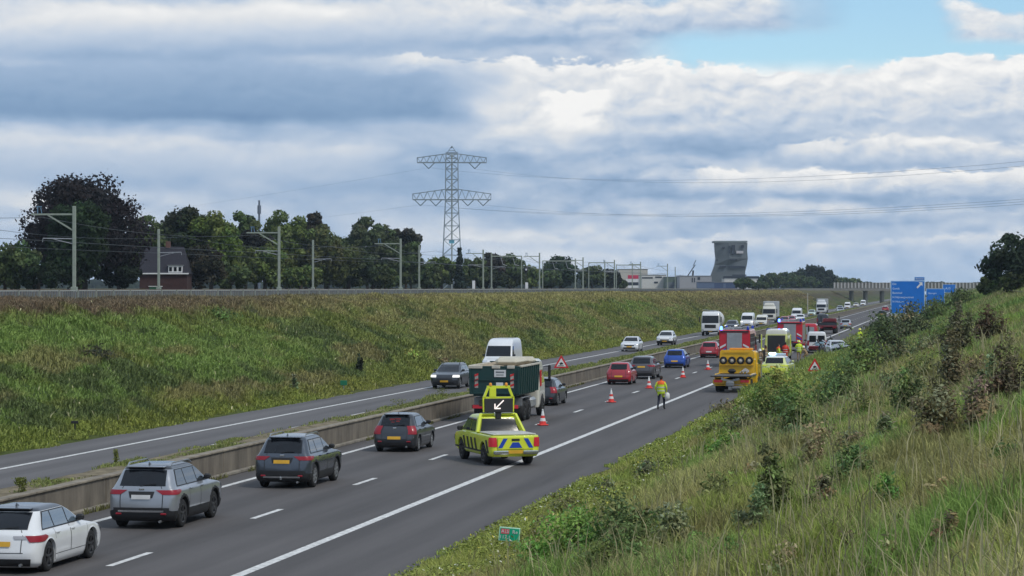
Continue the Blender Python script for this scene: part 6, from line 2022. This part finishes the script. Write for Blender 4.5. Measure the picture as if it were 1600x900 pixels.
# ------------------------------------------------------------------ trees
DG = (.080, .110, .042); MG = (.115, .155, .045); LGc = (.125, .175, .040); PUR = (.026, .021, .022); OLV = (.10, .115, .042)
T = [  # centre px, top px, width px, Z, colour, shape, label, cat
    (130, 262, 196, 345, PUR, 'dense', 'huge dark copper beech left of the house', 'tree'),
    (122, 306, 105, 315, (.028, .048, .02), 'dense', 'dark green tree standing in front of the copper beech', 'tree'),
    (28, 372, 75, 330, DG, 'bush', 'dark low tree at the far left edge', 'tree'),
    (226, 334, 80, 372, DG, 'round', 'dark tree directly behind the brick house', 'tree'),
    (296, 318, 100, 378, (.035, .045, .022), 'round', 'tree with spiky dark top behind the house roof', 'tree'),
    (330, 324, 92, 352, LGc, 'dense', 'light green rounded tree right of the brick house', 'tree'),
    (312, 380, 84, 318, (.045, .042, .025), 'bush', 'brownish bushy tree right beside the brick house', 'tree'),
    (384, 325, 60, 400, DG, 'round', 'dark tree below the radio mast', 'tree'),
    (400, 352, 74, 352, (.025, .025, .022), 'dense', 'blackish tree behind the second railway mast arm', 'tree'),
    (447, 316, 70, 390, MG, 'dense', 'tall mid green tree with a flat round top, right of the radio mast', 'tree'),
    (492, 327, 52, 395, (.05, .042, .028), 'round', 'brown tinted tree right of the tall mid green one', 'tree'),
    (414, 372, 84, 330, MG, 'bush', 'mid green bushy tree at the second railway mast', 'tree'),
    (510, 348, 100, 345, OLV, 'round', 'olive green tree behind the plain railway mast', 'tree'),
    (574, 334, 64, 372, (.075, .095, .045), 'round', 'pale green tree with a pointed top left of the dark conifers', 'tree'),
    (545, 380, 90, 335, (.055, .075, .035), 'bush', 'greyish green tree in the middle of the row', 'tree'),
    (602, 352, 60, 350, DG, 'dense', 'dark broad tree behind the third railway mast', 'tree'),
    (634, 338, 50, 365, (.05, .052, .036), 'round', 'tall dark tree with tiered top at the right end of the row', 'tree'),
    (642, 372, 40, 350, DG, 'dense', 'small dark tree at the foot of the tiered one', 'tree'),
    (265, 345, 70, 430, DG, 'dense', 'background tree filling the gap right above the house roof', 'tree'),
    (352, 345, 80, 430, MG, 'dense', 'background tree between the light green one and the radio mast', 'tree'),
    (430, 345, 70, 440, DG, 'dense', 'background tree under the tall flat topped one', 'tree'),
    (478, 350, 80, 440, MG, 'dense', 'background tree between the tall green and the brown tinted one', 'tree'),
    (540, 362, 80, 440, DG, 'dense', 'background tree between the olive and the pale green one', 'tree'),
    (608, 368, 80, 440, MG, 'dense', 'background tree between pale green and tiered one', 'tree'),
    (8, 385, 70, 360, MG, 'dense', 'mid green tree cut off by the left photo edge', 'tree'),
    (583, 412, 80, 315, (.06, .08, .025), 'bush', 'low green shrub mass before the third railway mast', 'shrub'),
    (470, 412, 80, 318, MG, 'bush', 'low bushy tree between the second and plain masts', 'tree'),
    (360, 405, 80, 315, DG, 'bush', 'low dark bushy tree left of the second mast', 'tree'),
    (185, 400, 70, 312, (.022, .032, .018), 'bush', 'low dark bush between beech and house', 'tree'),
    (60, 405, 90, 308, (.022, .036, .016), 'bush', 'low dark bush beneath the copper beech', 'tree'),
    (690, 398, 56, 600, MG, 'round', 'round green tree left of the pylon foot', 'tree'),
    (718, 384, 26, 560, (.028, .042, .03), 'cone', 'dark pointed cypress in front of the pylon foot', 'tree'),
    (668, 410, 50, 560, DG, 'bush', 'small dark tree right behind the last plain mast', 'tree'),
    (742, 402, 46, 620, DG, 'round', 'dark tree right of the pylon foot', 'tree'),
    (770, 392, 44, 650, (.05, .045, .035), 'round', 'brownish tree top above the portal frame', 'tree'),
    (797, 396, 56, 640, DG, 'dense', 'dark tree behind the railway signal', 'tree'),
    (760, 418, 70, 560, (.035, .045, .022), 'bush', 'low hedge-like tree at the signal cabinet', 'tree'),
    (830, 412, 30, 700, MG, 'round', 'small tree right of the railway signal', 'tree'),
    (875, 397, 56, 640, (.035, .06, .025), 'dense', 'round dome shaped tree behind the railway portals', 'tree'),
    (862, 420, 40, 600, DG, 'bush', 'dark shrub left under the dome shaped tree', 'shrub'),
    (925, 414, 46, 820, DG, 'round', 'low dark far tree left of the white building', 'tree'),
    (953, 418, 36, 840, (.03, .035, .022), 'round', 'low blackish tree touching the white building', 'tree'),
    (968, 436, 26, 800, DG, 'bush', 'small dark bush before the white building', 'shrub'),
    (1162, 434, 30, 920, DG, 'dense', 'small round dark tree at the foot of the tower', 'tree'),
    (1205, 426, 46, 1150, DG, 'round', 'far dark tree right of the tower hall', 'tree'), (1235, 424, 50, 1200, DG, 'bush', 'far dark tree left of the hill shaped tree', 'tree'),
    (1272, 414, 70, 1250, (.028, .04, .02), 'dense', 'far hill shaped dark tree left of the viaduct', 'tree'),
    (1252, 430, 60, 1150, DG, 'bush', 'far low dark tree under the hill shaped one', 'tree'), (1297, 430, 54, 1350, DG, 'bush', 'far low dark tree at the viaduct left end', 'tree'),
    (1185, 440, 36, 1000, DG, 'bush', 'far low bush beside the tower hall', 'shrub'), (1322, 433, 50, 1500, MG, 'round', 'far tree above the viaduct parapet left end', 'tree'),
    (1588, 360, 108, 300, (.032, .048, .024), 'dense', 'large dark tree at the right edge of the photo', 'tree'),
    (1548, 428, 40, 330, DG, 'bush', 'dark shrub left of the large tree at the right edge', 'shrub'),
    (1590, 425, 60, 280, (.045, .06, .022), 'bush', 'low shrub below the large tree at the right edge', 'shrub'),
]
for i, (px, pt_, wp, Z, col, shp, lb, ct) in enumerate(T):
    den = sT + (800 - px) / F * cT
    if px < 662: Z = 112 / den * (1 + max(0, Z - 305) / 100 * .14)
    elif px < 1000: Z = max(Z, 112 / den * 1.03)
    k_ = Z / F; c = dist(px, 450, Z); zg = h1(c.x, c.y) if c.x > -60 else 6.0
    hh = (450 - pt_) * k_ + (H - zg); wd = wp * k_
    area = wd * hh
    n = int(min(34000, max(3200, area * 105 * (330 / Z) ** .9)))
    tree('tree' if ct == 'tree' else 'shrub', lb, ct, c.x, c.y, zg, wd, hh, col, n, shape=shp, leaf=.14 + .00036 * Z + (.06 if Z > 500 else 0), seed=i, low=.0 if shp in ('bush', 'dense') else .04, group=None)

# far treeline beyond everything: one mass
pp = []; nr_ = []; cc_ = []
for k in range(260):
    px = rng.uniform(-100, 1750); Z = rng.uniform(1500, 2300)
    top = 446 - 9 * fbm(np.array([px * .02]), np.array([3.3]), 3)[0] - 6 * rng.random() - (6 if px < 1000 else 0)
    c = dist(px, 450, Z); r = (450 - top) * Z / F * .8
    m_ = 170
    d = rng.normal(size=(m_, 3)); d /= np.linalg.norm(d, axis=1)[:, None]; d[:, 2] = np.abs(d[:, 2])
    pp.append(np.array([c.x, c.y, 5.5]) + d * np.array([r * 1.4, r, r + 1.0]) * (.75 + .3 * rng.random((m_, 1)))); nr_.append(d)
    cc_.append(np.tile(np.array((.030, .042, .026)) * rng.uniform(.8, 1.3), (m_, 1)))
pp = np.concatenate(pp); nr_ = np.concatenate(nr_); cc_ = np.concatenate(cc_)
me = leaves_mesh('far_woodland', pp, 1.3 + rng.random(len(pp)), nr_, cc_, LEAFM, .7)
tag(link(bpy.data.objects.new('far_woodland', me)), 'far off dark woodland along the horizon', 'woodland', kind='stuff')

# ------------------------------------------------------------------ grass and weeds
def scatter(n, x0, x1, y0, y1, p=1.5):
    u = rng.random(n); a, b_ = y0 ** (1 - p), y1 ** (1 - p)
    Y = (a + (b_ - a) * u) ** (1 / (1 - p)); X = rng.uniform(x0, x1, n)
    return X, Y


def inview(X, Y, m=.02):
    az = np.arctan2(X, Y) + TH
    return (np.abs(az) < math.atan(800 / F) + m)


# near right bank
X, Y = scatter(720000, -12.2, 7.5, 12, 150, 1.15)
k = inview(X, Y); X, Y = X[k], Y[k]
k = rng.random(len(X)) < np.clip(1.15 - .8 * np.clip((fbm(X * .8, Y * .5 + 77, 3) - .45) * 3, 0, 1) * 0 , 0, 1); X, Y = X[k], Y[k]
edge = X > -11.9 + .55 * (fbm(X * 0 + 3, Y * .9, 3) - .5) * 2
X, Y = X[edge], Y[edge]
n = len(X); Z = hgt(X, Y)
col = veg_col(X, Y) * (1.75 + .5 * rng.random(n))[:, None] * np.array((1.04, 1.0, .9))
dry = rng.random(n) < (.02 + .11 * ss(X, -9, -5) * ss(fbm(X * .4 + 21, Y * .12, 3), .38, .58)); col[dry] = STRAW * (.75 + .5 * rng.random(dry.sum()))[:, None]
tall = fbm(X * .35 + 5, Y * .2, 3)
ln = (.16 + .38 * tall + .25 * rng.random(n) ** 2) * (1 + .45 * dry) * np.clip((X + 12.3) / 1.6, .35, 1)
wd = (.007 + .00032 * Y) * (.7 + .6 * rng.random(n))
me = blades_mesh('grass', np.stack([X, Y, Z], 1), ln, wd, .15 + .55 * rng.random(n), col, GRASSM)
tag(link(bpy.data.objects.new('grass', me)), 'rough mixed green and straw coloured grass on the right bank', 'grass', kind='stuff')
X, Y = scatter(4200, -9, 6, 16, 110, 1.15); k = inview(X, Y) & (fbm(X * .5 + 31, Y * .16, 3) > .47); X, Y = X[k], Y[k]; n = len(X)
me = blades_mesh('seed_stalks', np.stack([X, Y, hgt(X, Y)], 1), .75 + .6 * rng.random(n), (.009 + .0003 * Y), .1 + .35 * rng.random(n), np.tile(np.array((.36, .33, .19)), (n, 1)) * (.7 + .6 * rng.random(n))[:, None], GRASSM)
tag(link(bpy.data.objects.new('seed_stalks', me)), 'tall pale seed stalks standing above the grass of the right bank', 'grass', kind='stuff')
# far right bank
X, Y = scatter(110000, -12.2, 9, 145, 700, 1.5)
k = inview(X, Y); X, Y = X[k], Y[k]; n = len(X)
col = veg_col(X, Y) * (1.2 + .6 * rng.random(n))[:, None]
me = blades_mesh('grass', np.stack([X, Y, hgt(X, Y)], 1), .35 + .55 * rng.random(n), (.02 + .0003 * Y) * (.7 + .6 * rng.random(n)), .2 + .5 * rng.random(n), col, GRASSM)
tag(link(bpy.data.objects.new('grass', me)), 'rough grass far along the right bank', 'grass', kind='stuff')
# left bank
X, Y = scatter(450000, -50, -35.5, 84, 800, 1.35)
k = inview(X, Y); X, Y = X[k], Y[k]
edge = X < -35.75 + .7 * (fbm(X * 0 + 9, Y * .5, 3) - .5) * 2
X, Y = X[edge], Y[edge]; n = len(X)
clump = fbm(X * .9 + 2, Y * .55, 4)
keep = rng.random(n) < .45 + 1.2 * np.clip(clump - .42, 0, 1) * 2; X, Y, clump = X[keep], Y[keep], clump[keep]; n = len(X)
col = veg_col(X, Y) * (1.5 + .5 * rng.random(n))[:, None] * (.72 + .65 * clump)[:, None] * np.array((1.08, 1.0, .92))
fl = (rng.random(n) < .006); col[fl] = np.array((.55, .52, .30))
me = blades_mesh('grass', np.stack([X, Y, hgt(X, Y)], 1), (.13 + .42 * clump ** 1.5 + .16 * rng.random(n)) * np.clip((-35.4 - X) / 1.5, .3, 1), (.035 + .00022 * Y) * (.6 + .8 * rng.random(n)), .25 + .7 * rng.random(n), col, GRASSM)
tag(link(bpy.data.objects.new('grass', me)), 'patchy green and brown grass covering the left bank', 'grass', kind='stuff')
# dry growth at the crest
X, Y = scatter(120000, -62, -47.5, 110, 800, 1.4)
k = inview(X, Y); X, Y = X[k], Y[k]; n = len(X)
col = mixc(np.tile(PURP * 1.5, (n, 1)), STRAW * .85, ss(Y + 60 * fbm(X * .4, Y * .1, 3), 180, 300) * ss(-Y, -480, -380)) * (.7 + .7 * rng.random(n))[:, None]
me = blades_mesh('grass', np.stack([X, Y, hgt(X, Y)], 1), .15 + .30 * rng.random(n), (.03 + .0002 * Y) * (.6 + .8 * rng.random(n)), .2 + .5 * rng.random(n), col, GRASSM)
tag(link(bpy.data.objects.new('grass', me)), 'dry brownish growth along the top of the left bank', 'grass', kind='stuff')
# median
X, Y = scatter(60000, -26.1, -24.72, 40, 700, 1.2)
Y = Y[inview(X, Y)]; X = rng.uniform(-26.1, -24.72, len(Y)); n = len(X)
cv = fbm(X * 1.2, Y * .25 + 3, 4) + (Y - 80) * .0022 - .12 * ((X > -24.95) * 1.0)
keep = cv > .45 + .13 * rng.random(n); X, Y, cv = X[keep], Y[keep], cv[keep]; n = len(X)
col = mixc(np.tile(GREEN * 1.5, (n, 1)), STRAW, rng.random(n) ** 1.5) * (.8 + .6 * rng.random(n))[:, None]
yl = rng.random(n) < .2; col[yl] = YG * 1.5
me = blades_mesh('grass', np.stack([X, Y, np.full(n, .82)], 1), (.08 + .6 * np.clip(cv - .45, 0, .45) * rng.random(n)), (.012 + .00025 * Y) * (.6 + .8 * rng.random(n)), .3 + .6 * rng.random(n), col, GRASSM)
tag(link(bpy.data.objects.new('weeds', me)), 'low weeds and grass growing on the median strip', 'weeds', kind='stuff')
X, Y = scatter(14000, 0, 1, 50, 500, 1.2); k = vnoise(Y * .35, Y * 0 + 5) > .55; Y = Y[k]; n = len(Y); X = np.where(rng.random(n) < .5, -24.02 - .06 * rng.random(n), -26.28 - .2 * rng.random(n))
me = blades_mesh('weeds', np.stack([X, Y, np.full(n, .02)], 1), .04 + .22 * rng.random(n) ** 2, (.012 + .00025 * Y) * (.6 + .8 * rng.random(n)), .3 + .6 * rng.random(n), np.tile(np.array((.17, .17, .07)), (n, 1)) * (.6 + .8 * rng.random(n))[:, None], GRASSM)
tag(link(bpy.data.objects.new('weeds', me)), 'sparse weeds rooted in the gutter beside the concrete wall', 'weeds', kind='stuff')
# yellow flowering growth on the near verge
X, Y = scatter(60000, -11.8, -8.2, 45, 230, 1.2)
k = inview(X, Y); X, Y = X[k], Y[k]; pt = fbm(X * .6 + 9, Y * .22 + 4, 3); k = pt > .46; X, Y = X[k], Y[k]; n = len(X)
zz = hgt(X, Y) + rng.random(n) ** .6 * (.25 + .35 * np.clip((X + 12) / 2, 0, 1))
col = np.tile(YG * 1.45, (n, 1)) * (.7 + .7 * rng.random(n))[:, None]
u = rng.random(n); col[u < .025] = np.array((.6, .52, .08)); col[(u > .07) & (u < .10)] = np.array((.75, .75, .62))
g3 = rng.normal(size=(n, 3)); g3[:, 2] = np.abs(g3[:, 2]) + .5; g3 /= np.linalg.norm(g3, axis=1)[:, None]
me = leaves_mesh('flowering_weeds', np.stack([X, Y, zz], 1), (.022 + .00028 * Y) * (.6 + .9 * rng.random(n)), g3, col, WEEDM, .5)
tag(link(bpy.data.objects.new('flowering_weeds', me)), 'yellow green flowering weeds along the right verge', 'weeds', kind='stuff')


def hit(px, py):
    d = ray(px, py); t = 14.0
    while t < 700:
        q = Vector((0, 0, H)) + d * t
        if q.z < h1(q.x, q.y): return q, t
        t += max(.2, t * .004)
    return Vector((0, 0, H)) + d * t, t


def shrub(label, px, py, wpx, hpx, col, n=1600, leaf=None, group=None, seed=0, kind='bush', dead=0.0):
    """leafy plant whose foot is near the given place on the bank"""
    global rng
    save = rng; rng = np.random.default_rng(5000 + seed)
    q, t = hit(px, py); k_ = t / F; wd, hh = wpx * k_, hpx * k_ + (.25 if px > 800 else 0)
    root = thing('shrub', label, 'shrub', (q.x, q.y, q.z - .05), 0, group)
    col = np.array(col) * 1.6
    ns = int(9 + wd * 7); b = MB(); hh *= rng.uniform(.95, 1.1); irr = rng.random(3); P = []; N = []; Tn = []
    for i in range(ns):
        a = rng.random() * 6.28; rr = (rng.random() ** .5) * wd * (.36 + .22 * math.sin(a * 2 + irr[0] * 6)); bx, by = rr * math.cos(a) * .5, rr * math.sin(a) * .5
        tx, ty = rr * math.cos(a) * 1.1, rr * math.sin(a) * 1.1; th_ = hh * (1 - .5 * (rr / (wd * .5 + .01)) ** 2) * rng.uniform(.45, 1.12)
        b.tube((bx, by, -.1), (tx, ty, th_), .006 + .004 * hh, .003, 4, caps=False)
        m_ = max(12, n // ns)
        u = rng.random(m_) ** .75 * .92 + .08
        sp = wd * .13 * (1.15 - .5 * u) if kind == 'bush' else .07 + wd * .05
        cx = bx + (tx - bx) * u + rng.normal(size=m_) * sp; cy = by + (ty - by) * u + rng.normal(size=m_) * sp; cz = th_ * u + rng.normal(size=m_) * sp * .4
        P.append(np.stack([cx, cy, np.maximum(cz, .03)], 1))
        d = np.stack([cx - tx * u * .6, cy - ty * u * .6, np.full(m_, .25)], 1) + rng.normal(size=(m_, 3)) * .25; N.append(d / np.linalg.norm(d, axis=1)[:, None])
        Tn.append(np.tile(np.array(col) * rng.uniform(.6, 1.45) * (1 + rng.normal(size=3) * .10), (m_, 1)))
    P = np.concatenate(P); N = np.concatenate(N); Cc = np.concatenate(Tn) * (.75 + .5 * rng.random(len(P)))[:, None]
    lf = leaf or (.020 + .00055 * t)
    me = leaves_mesh('foliage', P, lf * (.6 + .8 * rng.random(len(P))), N, Cc, WEEDM, .42)
    link(bpy.data.objects.new('foliage', me), root)
    b.build('stems', mat('green_stem', (.09, .09, .04), .8), root)
    rng = save
    return root


SG = (.115, .20, .045); SD = (.098, .14, .048); SB = (.15, .13, .075); SY = (.19, .215, .055); SGR = (.14, .165, .085)
shr = [(900, 898, 150, 92, SG, 'leafy green weed bush at the bottom right of the kilometre sign'), (985, 880, 130, 100, SD, 'dark leafy bush in the bottom middle foreground'), (1052, 872, 80, 62, SGR, 'greyish leafy bush right of the dark foreground bush'),
       (965, 905, 110, 60, SD, 'low dark bush at the bottom edge of the photo'), (1205, 815, 62, 112, SD, 'upright dark bush with brown stems on the near bank'), (1180, 850, 60, 70, SGR, 'lower grey green bush at the foot of the upright dark one'),
       (1330, 765, 70, 50, SD, 'small round dark green bush in the middle of the near bank'), (1250, 690, 100, 70, SD, 'dark bush mass above the straw patch on the bank'), (1195, 668, 90, 58, (.09, .13, .035), 'mid green bush near the shoulder behind the officer'),
       (1305, 645, 90, 62, SD, 'dark green bush below the right warning triangle'), (1228, 640, 70, 36, (.11, .15, .04), 'yellowish green bush left of the warning triangle'), (1215, 622, 60, 40, SY, 'bright yellow green bush beside the tow truck wheels'),
       (1345, 600, 90, 72, SD, 'dark bush right of the warning triangle'), (1318, 592, 60, 34, SY, 'bright yellow green growth behind the warning triangle'), (1385, 575, 90, 72, (.07, .085, .045), 'dark brownish bush in front of the big blue sign, lower'),
       (1380, 545, 70, 45, SD, 'dark bush right of the rescuer in the bushes'), (1425, 535, 80, 52, (.065, .08, .04), 'dark bush close below the big blue sign'), (1462, 505, 60, 40, (.075, .10, .035), 'green bush below the second blue sign'),
       (1490, 620, 60, 90, (.115, .105, .06), 'tall dock plant with dark seed heads, middle of the right bank'), (1498, 560, 46, 76, (.085, .09, .05), 'tall dark plant against the straw slope on the right'), (1470, 690, 90, 78, SB, 'brown withered plant patch in the middle of the right bank'),
       (1530, 680, 80, 66, SB, 'brown withered plants right of the middle patch'), (1580, 640, 60, 100, (.10, .085, .05), 'dark brown tall weeds at the right edge'), (1420, 655, 56, 60, SD, 'dark weed left of the brown withered patch'),
       (1545, 540, 50, 50, (.09, .07, .04), 'brownish weed clump near the top of the right bank'), (1130, 720, 70, 40, SG, 'low green weed clump by the straw flecks'), (1385, 700, 50, 34, SGR, 'small grey green clump on the lit slope'),
       (1500, 480, 50, 26, (.06, .085, .028), 'green bush right of the second blue sign on the crest'), (1285, 800, 60, 34, SB, 'small brown weed patch on the lower bank')]
for i, (px, py, wpx, hpx, col, lb) in enumerate(shr):
    shrub(lb, px, py, wpx, hpx, col, n=int(1100 + wpx * hpx * .36), seed=i)
# rougher weed clumps that break up the grass of the near bank
wc = []
rr_ = random.Random(5)
spots_ = [(1090, 880), (1150, 900), (1240, 905), (1320, 880), (1400, 900), (1480, 870), (1560, 890), (1120, 800), (1270, 745), (1390, 800), (1460, 790), (1540, 770), (1590, 740), (1110, 690), (1160, 680), (1060, 740), (1010, 760),
          (1400, 612), (1350, 660), (1440, 600), (1440, 560), (1520, 600), (1550, 610), (1480, 540), (1420, 515), (1360, 560), (1180, 655), (1140, 650), (1225, 660), (950, 790), (880, 815), (860, 850), (1180, 760), (1285, 700), (1340, 715)]
near_names = ['the bottom edge', 'the bottom edge, further right', 'the straw grass at the bottom', 'the lower middle of the bank', 'the lower right grass', 'the bottom right grass', 'the bottom right corner']
for i, (px, py) in enumerate(spots_):
    row_ = 'bottom' if py > 840 else 'lower' if py > 740 else 'middle' if py > 640 else 'upper'
    colr = rr_.choice([('olive', (.12, .14, .05)), ('straw flecked', (.22, .20, .10)), ('grey green', (.13, .15, .075)), ('brownish', (.14, .12, .07)), ('fresh green', (.10, .165, .045))])
    d_ = rr_.choice(['loose', 'low', 'thin', 'ragged'])
    shrub(f'{d_} {colr[0]} weed clump on the {row_} right bank, about {px * 100 // 1600} percent across the photo', px, py, rr_.uniform(40, 90), rr_.uniform(18, 46), colr[1], n=900, seed=200 + i, group='weed clumps on the right bank')
# shrubs of the left bank
for i, (px, py, w_, h_, col, lb) in enumerate([(460, 615, 12, 32, SGR, 'thin upright plant at the foot of the left bank'), (562, 583, 10, 30, (.04, .045, .03), 'thin dark dead stem plant on the left bank'), (145, 560, 60, 22, (.05, .05, .03), 'small dark scrub patch on the left bank'),
                                           (345, 500, 60, 18, SD, 'dark scrub low near the top of the left bank, left'), (640, 560, 50, 16, SY, 'pale green scrub in the middle of the left bank'), (686, 566, 26, 10, SB, 'reddish brown scrub behind the dark grey SUV')]):
    shrub(lb, px, py, w_, h_, col, n=500, seed=80 + i)
# weeds on the median edge
for i, (px, py, w_, h_) in enumerate([(175, 724, 9, 24), (62, 770, 16, 26), (20, 756, 12, 12), (640, 640, 30, 18), (690, 620, 26, 16)]):
    p = at(px, py, .85); k_ = (p - Vector((0, 0, H))).length / F
    root = thing('weed', ['tall thin weed on the median by the grey SUV roof', 'yellow green weed tuft on the median above the white car', 'small weed tuft on the median at the left photo edge', 'bushy weed on the median behind the anthracite hatchback', 'bushy weed on the median in front of the oncoming dark SUV'][i], 'weed', (max(-26.0, min(-24.8, p.x)), p.y, .8))
    m_ = 260; u = rng.random(m_); wd, hh = w_ * k_, h_ * k_
    P = np.stack([rng.normal(size=m_) * wd * .22, rng.normal(size=m_) * wd * .22, u * hh], 1); N = rng.normal(size=(m_, 3)); N /= np.linalg.norm(N, axis=1)[:, None]
    me = leaves_mesh('foliage', P, .03 + .02 * rng.random(m_), N, np.tile(np.array((.17, .19, .05)), (m_, 1)) * (.7 + .6 * rng.random(m_))[:, None], WEEDM, .4)
    link(bpy.data.objects.new('foliage', me), root)
    b = MB(); b.tube((0, 0, -.05), (0, 0, hh * .9), .01, .004, 4); b.tube((0, 0, 0), (wd * .2, 0, hh * .7), .008, .003, 4); b.build('stem', mat('green_stem', (.09, .09, .04), .8), root)
# ------------------------------------------------------------------ air
def haze_box():
    b = MB(); b.box((-100, 1270, 39), (3420, 2640, 82)); o = b.build('haze', [], None)
    m = bpy.data.materials.new('air'); m.use_nodes = True; nt = m.node_tree; nt.nodes.clear()
    v = nt.nodes.new('ShaderNodeVolumePrincipled'); v.inputs['Color'].default_value = (.70, .85, 1.0, 1); v.inputs['Density'].default_value = .00009; v.inputs['Anisotropy'].default_value = .2
    out = nt.nodes.new('ShaderNodeOutputMaterial'); nt.links.new(v.outputs[0], out.inputs['Volume'])
    o.data.materials.append(m); tag(o, kind='stuff'); m.cycles.homogeneous_volume = True


haze_box()
